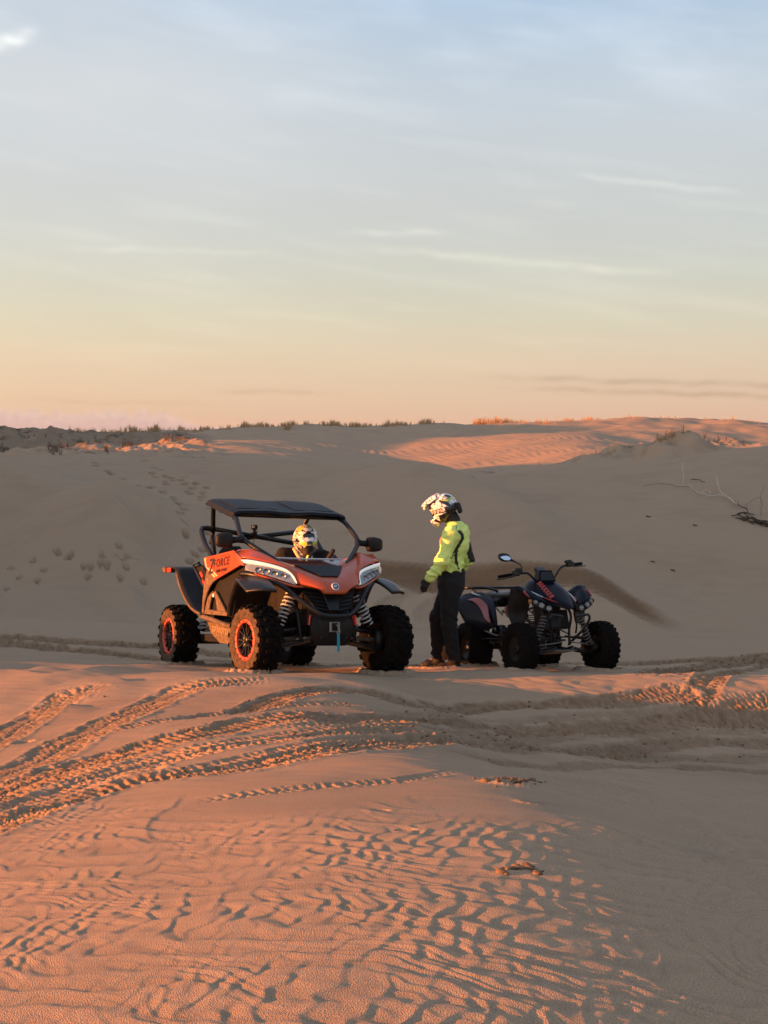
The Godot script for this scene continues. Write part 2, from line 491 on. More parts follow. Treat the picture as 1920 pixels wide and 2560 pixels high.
	for k in 60:
		var at := on_ground(1265 + rng.randfn(0, 34), 1962 + rng.randfn(0, 7))
		if k < 30:
			at = on_ground(1300 + rng.randf_range(30, 52) * cos(k * 0.13 + 2.9), 2186 + rng.randf_range(10, 19) * sin(k * 0.13 + 2.9))
		var sz := rng.randf_range(0.005, 0.017)
		clods.append(Transform3D(Basis.from_euler(Vector3(rng.randf() * 6.0, rng.randf() * 6.0, rng.randf() * 6.0)).scaled(Vector3(sz * 1.5, sz * 0.8, sz)), at))
	stamp_scarp(r, through([[470, 1978], [448, 2000], [432, 2022], [398, 2040], [372, 2062], [366, 2080], [388, 2102], [470, 2118]]), 0.006)
	# footprints and wheel arcs on the slope behind
	for p in FOOTPRINTS:
		var at := on_ground(p[0] / 1.728, 1000.0 + p[1] / 1.728)
		stamp_pit(far_dents, at.x, -at.z, 0.088, 0.155, rng.randf_range(-0.6, 0.6), 0.12, 0.02, 0.5)
	for k in 26:
		var at := on_ground(rng.randf_range(0, 360), rng.randf_range(1448, 1500))
		stamp_pit(far_dents, at.x, -at.z, 0.075, 0.10, rng.randf_range(-0.6, 0.6), 0.08, 0.02, 0.5)
	for o in [[0, 0, 1.0], [0, 8, 1.0], [2, 16, 0.9], [4, 25, 0.7], [0, -8, 0.6]]:
		stamp_line(far_dents, through([[800 + o[0], 1395 + o[1]], [900 + o[0], 1410 + o[1]], [1050 + o[0], 1438 + o[1]], [1180 + o[0], 1466 + o[1]], [1340 + o[0], 1500 + o[1]], [1480 + o[0], 1527 + o[1] * 0.9], [1590 + o[0], 1556 + o[1] * 0.8], [1680 + o[0], 1577 + o[1] * 0.45], [1722 + o[0], 1587 + o[1] * 0.2]]), 0.28, 0.035 * o[2], 0.0, 0.3, 1.35 * o[2], 0.010)
	stamp_line(far_dents, through([[1010, 1570], [960, 1530], [1000, 1490], [1110, 1478], [1210, 1500], [1260, 1545]]), 0.3, 0.06, 0.0, 0.3, 0.35, 0.03)
	stamp_line(far_dents, through([[1090, 1565], [1060, 1535], [1100, 1510], [1170, 1512], [1200, 1545]]), 0.25, 0.05, 0.0, 0.3, 0.3, 0.03)
	stamp_line(far_dents, through([[940, 1450], [1020, 1462], [1100, 1490], [1160, 1530]]), 0.25, 0.05, 0.0, 0.3, 0.4, 0.03)

const FOOTPRINTS := [[350, 258], [408, 278], [412, 290], [470, 308], [478, 316], [625, 268], [660, 285], [690, 292], [655, 305], [712, 318], [740, 327], [797, 325], [670, 322], [745, 342], [780, 342], [713, 350], [795, 360], [845, 360], [715, 367], [890, 383], [830, 385], [877, 408], [820, 415], [810, 403], [705, 410], [875, 430], [707, 427], [867, 450], [750, 450], [748, 472], [960, 512], [905, 497], [1095, 515], [780, 505], [763, 530], [797, 560], [780, 585], [790, 620], [825, 640], [800, 667], [888, 615], [530, 342], [598, 376], [640, 392], [655, 385], [975, 487], [1040, 480], [870, 690], [845, 715], [820, 740]]

var crest := 0.0   # how far up a ripple the last point lay: drives painted ripple shading, crests lighter and troughs darker

func ripple(x: float, d: float) -> float:
	# wind ripples: long crests lying nearly across the view with short cross ripples laddered between them;
	# absent on the smooth tongue in the middle and in the driven strip
	crest = 0.0
	var edge := d + 0.35 * n2.get_noise_2d(x * 0.8, d * 0.8) + 0.25 * smoothstep(-0.6, 0.8, x) - 1.0 * smoothstep(-0.75, -1.6, x)
	var m := smoothstep(7.6, 6.8, edge)
	var s := x - row_r
	var right := smoothstep(-0.1, 1.0, s + 0.4 * n2.get_noise_2d(x * 1.5, d * 1.5 + 77.0))
	var mask := maxf(m, right * smoothstep(12.5, 9.0, d) * 0.9)
	if mask <= 0.0:
		return 0.0
	var wx := x + 0.10 * n2.get_noise_2d(x * 1.3 + 7.0, d * 1.1) + 0.030 * n2.get_noise_2d(x * 5.0, d * 3.2 + 31.0)
	var wd := d + 0.11 * n2.get_noise_2d(x * 1.2 - 20.0, d * 0.9 + 4.0) + 0.045 * n2.get_noise_2d(x * 3.6 + 60.0, d * 2.6)
	var ph := fposmod((wd * 0.93 + wx * 0.37) / lerpf(0.185, 0.145, right), 1.0)
	var saw := ph / 0.70 if ph < 0.70 else (1.0 - ph) / 0.30
	saw = lerpf(saw, saw * saw * (3.0 - 2.0 * saw), 0.6)
	var ph2 := fposmod((wx * 0.96 - wd * 0.26 + 0.035 * n2.get_noise_2d(x * 7.0 + 90.0, d * 6.0)) / 0.108, 1.0)
	var saw2 := ph2 / 0.72 if ph2 < 0.72 else (1.0 - ph2) / 0.28
	saw2 = lerpf(saw2, saw2 * saw2 * (3.0 - 2.0 * saw2), 0.6)
	var v := n2.get_noise_2d(x * 1.1 + 100.0, d * 0.9)
	var a1 := clampf(0.95 + 0.5 * v, 0.4, 1.3)
	var a2 := clampf(0.55 + 0.9 * n2.get_noise_2d(x * 0.9 - 55.0, d * 1.2) + 0.45 * smoothstep(-0.6, 0.5, x), 0.28, 1.15) * (1.0 - right * 0.8)
	var ph3 := fposmod((wx * 0.62 + wd * 0.78 + 0.02 * n2.get_noise_2d(x * 6.0, d * 6.0 + 44.0)) / 0.066, 1.0)
	var saw3 := ph3 / 0.7 if ph3 < 0.7 else (1.0 - ph3) / 0.3
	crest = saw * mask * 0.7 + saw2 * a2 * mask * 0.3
	return mask * (saw * 0.0092 * a1 * lerpf(0.75, 1.0, smoothstep(-1.0, 0.4, x)) + saw2 * 0.0066 * a2 * (1.0 - 0.55 * saw) + saw3 * 0.0026 * clampf(0.8 - 0.9 * v, 0.2, 1.2))

func detail_y(x: float, d: float) -> float:
	var y := swell(x, d)
	crest = 0.45
	if d < 12.5 and d > 2.0 and absf(x) < 5.0:
		y += ripple(x, d)
	if d < 20.4 and absf(x) < 6.2:
		y += near_dents.sample(near_dents.dy, x, d)
		# fine wind-worn skin, long across
		y += n2.get_noise_2d(x * 3.2 + d * 0.8, d * 11.0) * 0.0035 * smoothstep(6.5, 9.0, d)
		if d > 11.5 and d < 17.0:
			# sculpted lips left of the buggy, facing away from the wind
			var lip := smoothstep(-1.7, -2.6, x) * smoothstep(11.6, 12.6, d) * smoothstep(16.6, 14.5, d)
			if lip > 0.0:
				var q := fposmod((d * 0.9 - x * 0.25 + 0.5 * n2.get_noise_2d(x * 0.8, d * 0.8)) / 0.9, 1.0)
				y += lip * 0.055 * (q / 0.8 if q < 0.8 else (1.0 - q) / 0.2)
			y += 0.014 * absf(n2.get_noise_2d(x * 2.6, d * 6.5)) * smoothstep(-0.8, 0.6, x) * smoothstep(13.2, 14.0, d)
	elif d > 21.0 and d < 54.0:
		y += far_dents.sample(far_dents.dy, x, d)
		if d > 30.0:
			var q0 := fposmod((d * 0.8 + x * 0.5 + 0.5 * n2.get_noise_2d(x * 0.5, d * 0.4)) / 0.34, 1.0)
			y += 0.012 * (q0 / 0.7 if q0 < 0.7 else (1.0 - q0) / 0.3) * smoothstep(-0.2, 0.4, n2.get_noise_2d(x * 0.12 + 70.0, d * 0.15))
			y += 0.030 * n2.get_noise_2d(x * 0.55, d * 1.1)
		y += 1.4 * exp(-pow((x + 7.2) / 2.0, 2.0) - pow((d - 39.0) / 3.2, 2.0)) + 1.0 * exp(-pow((x + 10.5) / 2.2, 2.0) - pow((d - 42.5) / 2.5, 2.0))
		var fold := x - lerpf(0.6, 4.6, smoothstep(49.0, 33.0, d))
		y += 0.75 * exp(-fold * fold / (5.0 if fold < 0.0 else 2.2)) * smoothstep(31.0, 35.0, d) * smoothstep(49.0, 44.0, d)
		# scarps low on the left of the slope
		var u := x / d
		var sc := smoothstep(-0.20, -0.17, u) * smoothstep(-0.10, -0.135, u) * smoothstep(33.0, 35.0, d) * smoothstep(43.0, 40.0, d)
		if sc > 0.0:
			var q := fposmod((d - x * 0.35 + 1.2 * n2.get_noise_2d(x * 0.4, d * 0.4)) / 2.3, 1.0)
			y += sc * 0.22 * (q / 0.82 if q < 0.82 else (1.0 - q) / 0.18)
	elif d >= 54.0 and d < 100.0:
		var lit := smoothstep(-0.10, -0.03, x / d) * smoothstep(64.0, 70.0, d) * smoothstep(100.0, 90.0, d)
		if lit > 0.0:
			var p := fposmod((x * 0.9 + d * 0.28 + 0.5 * n2.get_noise_2d(x * 0.2, d * 0.2)) / 0.5, 1.0)
			y += lit * 0.022 * (p / 0.7 if p < 0.7 else (1.0 - p) / 0.3)
	if d > 60.0 and x / d < -0.09 and d < 112.0:
		y += smoothstep(-0.09, -0.14, x / d) * (0.50 * n1.get_noise_2d(x * 0.22, d * 0.22) + 0.22 * n1.get_noise_2d(x * 0.8, d * 0.8))
	if d > 112.0:
		y += 0.30 * n1.get_noise_2d(x * 0.12, d * 0.12)
	for h in HUMMOCKS:
		var ex: float = (x - h[0]) / h[2]
		var ed: float = (d - h[1]) / h[3]
		var e := ex * ex + ed * ed
		if e < 4.0:
			y += h[4] * exp(-e * 1.6) * (1.0 + 0.40 * n2.get_noise_2d(x * 0.9, d * 0.9)) + 0.075 * n1.get_noise_2d(x * 2.2, d * 1.6) * exp(-e)
	return y

# x, d, half widths, height: crumbling root mounds on the right
const HUMMOCKS := [[10.3, 55.0, 1.8, 1.6, 0.95], [9.9, 63.0, 2.8, 1.6, 0.62], [15.0, 73.0, 3.4, 2.2, 0.50], [12.6, 68.0, 2.4, 1.8, 0.30], [3.5, 60.0, 1.6, 2.0, 0.15]]

func ground_y(x: float, d: float) -> float:
	return base_y(x, d) + detail_y(x, d)

func sand_ground():
	stamp_all()
	var ds := PackedFloat32Array()
	for v in [-900.0, -300.0, -120.0, -60.0, -30.0, -15.0, -8.0, -4.0, -1.0, 1.0, 2.0, 3.0, 3.6]:
		ds.append(v)
	var d := 4.0
	while d < 900.0:
		ds.append(d)
		var stepd := 0.00024 * d * d + 0.0045
		if d < 17.0:
			stepd = clampf(stepd, 0.0085, 0.024)
		elif d < 23.0:
			stepd = 0.045
		elif d < 32.0:
			stepd = 0.3
		elif d < 51.0:
			stepd = 0.11
		elif d < 66.0:
			stepd = 0.3
		elif d < 150.0:
			stepd = 0.42
		else:
			stepd = d * 0.08
		d += stepd
	ds.append(1500.0)
	var us := PackedFloat32Array()
	var side := 46
	for k in range(side, 0, -1):
		us.append(-1.0 - pow(k / float(side), 3.0) * 8.0 - k * 0.02)
	var fine := 640
	for k in fine + 1:
		us.append(-1.0 + 2.0 * k / fine)
	for k in range(1, side + 1):
		us.append(1.0 + pow(k / float(side), 3.0) * 8.0 + k * 0.02)
	var nu := us.size()
	var nd := ds.size()
	var v := PackedVector3Array()
	var col := PackedColorArray()
	v.resize(nu * nd)
	col.resize(nu * nd)
	for j in nd:
		var dd := ds[j]
		var w := 0.27 * maxf(dd, 4.0) + 0.35
		if dd < 0.0:
			w = 1.43 + absf(dd) * 0.2
		for i in nu:
			var x := us[i] * w
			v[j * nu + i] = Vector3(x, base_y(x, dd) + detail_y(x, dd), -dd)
			var wet := 0.0
			if dd > 6.4 and dd < 20.4 and absf(x) < 6.2:
				wet = near_dents.sample(near_dents.wet, x, dd)
			elif dd > 21.0 and dd < 54.0:
				wet = far_dents.sample(far_dents.wet, x, dd)
			var c := Color(1, 1, 1).lerp(Color(0.46, 0.37, 0.29), clampf(wet, 0.0, 1.0) * 0.9)
			var tone := 1.0 + 0.06 * n2.get_noise_2d(x * 0.35, dd * 0.35 + 200.0) + 0.05 * n2.get_noise_2d(x * 0.9 + dd * 0.4, dd * 2.2 - x * 0.5)
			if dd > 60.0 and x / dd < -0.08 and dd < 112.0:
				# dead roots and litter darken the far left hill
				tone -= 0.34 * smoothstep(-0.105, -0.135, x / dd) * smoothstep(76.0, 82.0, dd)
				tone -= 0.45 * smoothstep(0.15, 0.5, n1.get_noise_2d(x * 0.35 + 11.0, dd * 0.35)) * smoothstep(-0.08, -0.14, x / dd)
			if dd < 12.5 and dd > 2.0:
				tone *= 0.90 + 0.22 * crest  # ripple shading put into the sand colour by height on the ripple
			for h in HUMMOCKS:
				var e: float = pow((x - h[0]) / h[2], 2.0) + pow((dd - h[1]) / h[3], 2.0)
				if e < 3.0:
					tone -= 0.5 * exp(-e * 1.2) * smoothstep(0.0, 0.5, n1.get_noise_2d(x * 1.1, dd * 0.8 + 5.0))
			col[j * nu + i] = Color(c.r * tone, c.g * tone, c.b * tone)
	var idx := PackedInt32Array()
	idx.resize((nu - 1) * (nd - 1) * 6)
	var nrm := PackedVector3Array()
	nrm.resize(nu * nd)
	var o := 0
	for j in nd:
		for i in nu:
			var a := j * nu + i
			var l := v[a - 1] if i > 0 else v[a]
			var r := v[a + 1] if i < nu - 1 else v[a]
			var b := v[a - nu] if j > 0 else v[a]
			var f := v[a + nu] if j < nd - 1 else v[a]
			nrm[a] = (r - l).cross(f - b).normalized()
			if i < nu - 1 and j < nd - 1:
				idx[o] = a
				idx[o + 1] = a + nu
				idx[o + 2] = a + 1
				idx[o + 3] = a + 1
				idx[o + 4] = a + nu
				idx[o + 5] = a + nu + 1
				o += 6
	var arr := []
	arr.resize(Mesh.ARRAY_MAX)
	arr[Mesh.ARRAY_VERTEX] = v
	arr[Mesh.ARRAY_NORMAL] = nrm
	arr[Mesh.ARRAY_COLOR] = col
	arr[Mesh.ARRAY_INDEX] = idx
	var am := ArrayMesh.new()
	am.add_surface_from_arrays(Mesh.PRIMITIVE_TRIANGLES, arr)
	var m := MeshInstance3D.new()
	m.name = "sand_ground"
	m.mesh = am
	m.material_override = M.sand
	m.set_meta("kind", "structure")
	m.set_meta("label", "rippled and driven-over dune sand")
	add_child(m)
	print("ground ", nu, " x ", nd, " = ", nu * nd)
	# crumbs of damp sand thrown up along the tracks
	var mm := MultiMesh.new()
	mm.transform_format = MultiMesh.TRANSFORM_3D
	mm.mesh = clod_mesh()
	mm.instance_count = clods.size()
	for k in clods.size():
		var t := clods[k]
		t.origin.y = ground_y(t.origin.x, -t.origin.z) + 0.003
		mm.set_instance_transform(k, t)
	var cm := MultiMeshInstance3D.new()
	cm.name = "sand_crumbs"
	cm.multimesh = mm
	cm.material_override = M.damp_sand
	cm.set_meta("kind", "stuff")
	cm.set_meta("label", "crumbs of damp sand scattered along the wheel tracks")
	cm.set_meta("category", "sand crumbs")
	add_child(cm)
	return m

func clod_mesh() -> ArrayMesh:
	var s := SphereMesh.new()
	s.radius = 1.0
	s.height = 2.0
	s.radial_segments = 7
	s.rings = 3
	var a := s.get_mesh_arrays()
	var vv: PackedVector3Array = a[Mesh.ARRAY_VERTEX]
	for k in vv.size():
		vv[k] *= 1.0 + 0.9 * n2.get_noise_3dv(vv[k] * 1.6)
	a[Mesh.ARRAY_VERTEX] = vv
	var am := ArrayMesh.new()
	am.add_surface_from_arrays(Mesh.PRIMITIVE_TRIANGLES, a)
	return am

# ---------------------------------------------------------------- materials
func lin(r: float, g: float, b: float) -> Color:
	return Color(r, g, b).linear_to_srgb()

func mat(key: String, c: Color, rough := 0.6, metal := 0.0) -> StandardMaterial3D:
	var m := StandardMaterial3D.new()
	m.resource_name = key
	m.albedo_color = c
	m.roughness = rough
	m.metallic = metal
	M[key] = m
	return m

func speckle(seed_: int, freq: float, lo: Color, hi: Color, size := 512, oct := 4) -> NoiseTexture2D:
	var f := FastNoiseLite.new()
	f.seed = seed_
	f.noise_type = FastNoiseLite.TYPE_SIMPLEX_SMOOTH
	f.frequency = freq
	f.fractal_octaves = oct
	f.fractal_gain = 0.7
	var t := NoiseTexture2D.new()
	t.width = size
	t.height = size
	t.seamless = true
	t.noise = f
	var g := Gradient.new()
	g.set_color(0, lo)
	g.set_color(1, hi)
	t.color_ramp = g
	return t

func dusty(m: StandardMaterial3D, seed_: int, dark: Color, dust: Color, scale_ := 1.6):
	# a film of dust and wear, uneven over the part
	m.albedo_color = Color.WHITE
	m.albedo_texture = speckle(seed_, 0.012, dark, dust, 512, 5)
	m.uv1_triplanar = true
	m.uv1_scale = Vector3.ONE * scale_

func materials():
	var s := mat("sand", Color.WHITE, 0.95)
	s.metallic_specular = 0.2
	s.albedo_texture = speckle(21, 0.10, lin(0.25, 0.17, 0.108), lin(0.60, 0.43, 0.29), 1024, 4)
	s.uv1_triplanar = true
	s.uv1_world_triplanar = true
	s.uv1_scale = Vector3.ONE * 0.9
	s.vertex_color_use_as_albedo = true
	s.heightmap_enabled = true
	s.heightmap_texture = speckle(22, 0.16, Color.BLACK, Color.WHITE, 1024, 4)
	s.heightmap_scale = 0.8
	var ds := mat("damp_sand", lin(0.20, 0.13, 0.08), 0.95)
	ds.metallic_specular = 0.2

# ---------------------------------------------------------------- building tools
func numbered(called: String, parent: Node) -> String:
	if not parent.has_node(NodePath(called)):
		return called
	var k := 1
	while parent.has_node(NodePath("%s_%03d" % [called, k])):
		k += 1
	return "%s_%03d" % [called, k]

func tag(o: Node, label := "", category := "", group := "", kind := ""):
	if label: o.set_meta("label", label)
	if category: o.set_meta("category", category)
	if group: o.set_meta("group", group)
	if kind: o.set_meta("kind", kind)

func thing(called: String, label: String, category: String, t := Transform3D(), group := "") -> Node3D:
	var o := Node3D.new()
	o.name = numbered(called, self)
	o.transform = t
	tag(o, label, category, group)
	add_child(o, true)
	return o

func part(called: String, st: SurfaceTool, m: Material, parent: Node3D, label := "") -> MeshInstance3D:
	st.generate_normals()
	st.index()
	return part_mesh(called, st.commit(), m, parent, label)

func part_mesh(called: String, mesh: Mesh, m: Material, parent: Node3D, label := "") -> MeshInstance3D:
	var o := MeshInstance3D.new()
	o.name = numbered(called, parent)
	o.mesh = mesh
	o.material_override = m
	if label: o.set_meta("label", label)
	parent.add_child(o, true)
	return o

func mb(smooth := false) -> SurfaceTool:
	var st := SurfaceTool.new()
	st.begin(Mesh.PRIMITIVE_TRIANGLES)
	st.set_smooth_group(0 if smooth else -1)
	return st

# corners run counter-clockwise seen from outside
func tri(st: SurfaceTool, a: Vector3, b: Vector3, c: Vector3):
	st.add_vertex(a)
	st.add_vertex(c)
	st.add_vertex(b)

func quad4(st: SurfaceTool, a: Vector3, b: Vector3, c: Vector3, d: Vector3):
	tri(st, a, b, c)
	tri(st, a, c, d)

func hull_box(st: SurfaceTool, c: Array):
	# eight corners: lower ring 0..3 then upper ring 4..7, both counter-clockwise seen from above
	quad4(st, c[4], c[5], c[6], c[7])
	quad4(st, c[3], c[2], c[1], c[0])
	for k in 4:
		var n := (k + 1) % 4
		quad4(st, c[k], c[n], c[n + 4], c[k + 4])

func bx(st: SurfaceTool, at: Vector3, size: Vector3, b := Basis(), bevel := -1.0):
	# a box with chamfered edges
	var h := size * 0.5
	var e := bevel if bevel >= 0.0 else minf(minf(h.x, h.y), h.z) * 0.3
	if e < 0.0004:
		var c := []
		for y in [-1, 1]:
			for s in [[-1, 1], [1, 1], [1, -1], [-1, -1]]:
				c.append(at + b * Vector3(s[0] * h.x, y * h.y, s[1] * h.z))
		hull_box(st, c)
		return
	var axes := [Vector3.RIGHT, Vector3.UP, Vector3.BACK]
	for a in 3:
		var u := (a + 1) % 3
		var v := (a + 2) % 3
		for s in [-1.0, 1.0]:
			var f := []
			for q in [[-1, -1], [1, -1], [1, 1], [-1, 1]]:
				var p := Vector3()
				p[a] = s * h[a]
				p[u] = q[0] * (h[u] - e)
				p[v] = q[1] * (h[v] - e)
				f.append(at + b * p)
			if s > 0:
				quad4(st, f[0], f[1], f[2], f[3])
			else:
				quad4(st, f[3], f[2], f[1], f[0])
		# the edges along axis a
		for q in [[1, 1], [-1, 1], [-1, -1], [1, -1]]:
			var p0 := Vector3()
			var p1 := Vector3()
			p0[u] = q[0] * h[u]
			p0[v] = q[1] * (h[v] - e)
			p1[u] = q[0] * (h[u] - e)
			p1[v] = q[1] * h[v]
			var l := h[a] - e
			var k0 := p0
			var k1 := p1
			var k2 := p1
			var k3 := p0
			k0[a] = -l
			k1[a] = -l
			k2[a] = l
			k3[a] = l
			if q[0] * q[1] > 0:
				quad4(st, at + b * k3, at + b * k0, at + b * k1, at + b * k2)
				pass
			else:
				quad4(st, at + b * k0, at + b * k3, at + b * k2, at + b * k1)
	for sx in [-1.0, 1.0]:
		for sy in [-1.0, 1.0]:
			for sz in [-1.0, 1.0]:
				var p := at + b * Vector3(sx * h.x, sy * (h.y - e), sz * (h.z - e))
				var q := at + b * Vector3(sx * (h.x - e), sy * h.y, sz * (h.z - e))
				var r := at + b * Vector3(sx * (h.x - e), sy * (h.y - e), sz * h.z)
				if sx * sy * sz > 0:
					tri(st, p, q, r)
				else:
					tri(st, p, r, q)

func bar(st: SurfaceTool, a: Vector3, b: Vector3, w: float, h: float, up := Vector3.UP):
	var z := (b - a).normalized()
	var x := up.cross(z).normalized()
	var y := z.cross(x)
	bx(st, (a + b) * 0.5, Vector3(w, h, a.distance_to(b)), Basis(x, y, z))

func smooth_path(pts: Array, steps := 5) -> Array:
	var out := []
	var n := pts.size()
	for k in n - 1:
		var p0: Vector3 = pts[maxi(k - 1, 0)]
		var p1: Vector3 = pts[k]
		var p2: Vector3 = pts[k + 1]
		var p3: Vector3 = pts[mini(k + 2, n - 1)]
		for s in steps:
			out.append(p1.cubic_interpolate(p2, p0, p3, s / float(steps)))
	out.append(pts[n - 1])
	return out

func tube(st: SurfaceTool, pts: Array, r, sides := 8, caps := true, flat := 1.0):
	# a round bar along points; r is a radius or one per point
	var n := pts.size()
	var rings := []
	var x := Vector3()
	for k in n:
		var t: Vector3 = (pts[mini(k + 1, n - 1)] - pts[maxi(k - 1, 0)]).normalized()
		if k == 0:
			x = t.cross(Vector3.UP if absf(t.y) < 0.9 else Vector3.RIGHT).normalized()
		x = (x - t * x.dot(t)).normalized()
		var y := t.cross(x)
		var rr: float = r[k] if r is Array else r
		var ring := []
		for s in sides:
			var a := TAU * s / sides
			ring.append(pts[k] + x * cos(a) * rr + y * sin(a) * rr * flat)
		rings.append(ring)
	skin(st, rings, caps)

func skin(st: SurfaceTool, rings: Array, caps := true, closed := true):
	# rings counter-clockwise seen against the direction in which they follow each other
	var m: int = rings[0].size()
	for k in rings.size() - 1:
		for s in (m if closed else m - 1):
			var e := (s + 1) % m
			quad4(st, rings[k][s], rings[k][e], rings[k + 1][e], rings[k + 1][s])
	if caps:
		for k in [0, rings.size() - 1]:
			var c := Vector3()
			for p in rings[k]:
				c += p
			c /= m
			for s in m:
				var e := (s + 1) % m
				if k == 0:
					tri(st, c, rings[k][e], rings[k][s])
				else:
					tri(st, c, rings[k][s], rings[k][e])

func lathe(st: SurfaceTool, prof: Array, t := Transform3D(), segs := 24):
	# profile points (radius, along), turned about the local x axis; along grows while the outside lies to the left
	var rings := []
	for p in prof:
		var ring := []
		for s in segs:
			var a := TAU * s / segs
			ring.append(t * Vector3(p[1], cos(a) * p[0], sin(a) * p[0]))
		rings.append(ring)
	skin(st, rings, false)

func coil(st: SurfaceTool, a: Vector3, b: Vector3, r: float, wire: float, turns: float):
	var z := (b - a).normalized()
	var x := z.cross(Vector3.RIGHT).normalized()
	var y := z.cross(x)
	var pts := []
	var n := int(turns * 12)
	for k in n + 1:
		var w := TAU * turns * k / n
		pts.append(a.lerp(b, k / float(n)) + (x * cos(w) + y * sin(w)) * r)
	tube(st, pts, wire, 6)

func plate(st: SurfaceTool, poly: Array, depth: Vector3, bevel := 0.004):
	# a flat polygon of 3-D points given thickness along depth, with a chamfered front edge; counter-clockwise seen from where depth points to
	var n := poly.size()
	var c := Vector3()
	for p in poly:
		c += p
	c /= n
	var back := []
	var mid := []
	var front := []
	var d := depth.normalized()
	for k in n:
		var p: Vector3 = poly[k]
		var e1: Vector3 = (p - poly[(k + n - 1) % n]).normalized()
		var e2: Vector3 = (poly[(k + 1) % n] - p).normalized()
		var inw := (d.cross(e1) + d.cross(e2)).normalized()
		back.append(p)
		mid.append(p + depth - d * bevel)
		front.append(p + depth + inw * bevel)
	for k in n:
		var m := (k + 1) % n
		quad4(st, back[k], back[m], mid[m], mid[k])
		quad4(st, mid[k], mid[m], front[m], front[k])
	# caps by ear clipping in the plane
	var ex := (poly[1] - poly[0] as Vector3).normalized()
	var ey := d.cross(ex)
	var flat := PackedVector2Array()
	for p in front:
		flat.append(Vector2((p - c).dot(ex), (p - c).dot(ey)))
	var ids := Geometry2D.triangulate_polygon(flat)
	for k in range(0, ids.size(), 3):
		var i := ids[k]
		var j := ids[k + 1]
		var l := ids[k + 2]
		if (flat[j] - flat[i]).cross(flat[l] - flat[i]) < 0.0:
			var s := j
			j = l
			l = s
		tri(st, front[i], front[j], front[l])
		tri(st, back[i], back[l], back[j])

func sheet(st: SurfaceTool, rows: Array, thick: float, sub := 4, soft := true):
	# a curved panel through rows of points; its outer side is where (along a row) x (from row to row) points
	var nr := rows.size()
	var nc: int = rows[0].size()
	var g := []
	if soft:
		var wide := []
		for r in rows:
			wide.append(smooth_path(r, sub))
		for c in wide[0].size():
			var colm := []
			for r in nr:
				colm.append(wide[r][c])
			var s := smooth_path(colm, sub)
			for k in s.size():
				if c == 0:
					g.append([])
				g[k].append(s[k])
	else:
		g = rows
	nr = g.size()
	nc = g[0].size()
	var top := []
	var low := []
	for j in nr:
		var a := []
		var b := []
		for i in nc:
			var du: Vector3 = g[j][mini(i + 1, nc - 1)] - g[j][maxi(i - 1, 0)]
			var dv: Vector3 = g[mini(j + 1, nr - 1)][i] - g[maxi(j - 1, 0)][i]
			var n := du.cross(dv).normalized()
			a.append(g[j][i] + n * thick * 0.5)
			b.append(g[j][i] - n * thick * 0.5)
		top.append(a)
		low.append(b)
	for j in nr - 1:
		for i in nc - 1:
			quad4(st, top[j][i], top[j][i + 1], top[j + 1][i + 1], top[j + 1][i])
			quad4(st, low[j][i], low[j + 1][i], low[j + 1][i + 1], low[j][i + 1])
		quad4(st, low[j][0], top[j][0], top[j + 1][0], low[j + 1][0])
		quad4(st, top[j][nc - 1], low[j][nc - 1], low[j + 1][nc - 1], top[j + 1][nc - 1])
	for i in nc - 1:
		quad4(st, low[0][i], low[0][i + 1], top[0][i + 1], top[0][i])
		quad4(st, top[nr - 1][i], top[nr - 1][i + 1], low[nr - 1][i + 1], low[nr - 1][i])

func mirror_x(rows: Array) -> Array:
	var out := []
	for r in rows:
		var q := []
		for p in r:
			q.append(Vector3(-p.x, p.y, p.z))
		q.reverse()
		out.append(q)
	return out

func flip_pts(pts: Array, s: float) -> Array:
	var out := []
	for p in pts:
		out.append(Vector3(p.x * s, p.y, p.z))
	return out

func word(text: String, size: float, depth: float, font_name := "Droid Sans", bold := true) -> TextMesh:
	var f := SystemFont.new()
	f.font_names = PackedStringArray([font_name])
	f.font_weight = 700 if bold else 400
	var t := TextMesh.new()
	t.text = text
	t.font = f
	t.font_size = 64
	t.pixel_size = size / 64.0
	t.depth = depth
	t.curve_step = 1.5
	return t

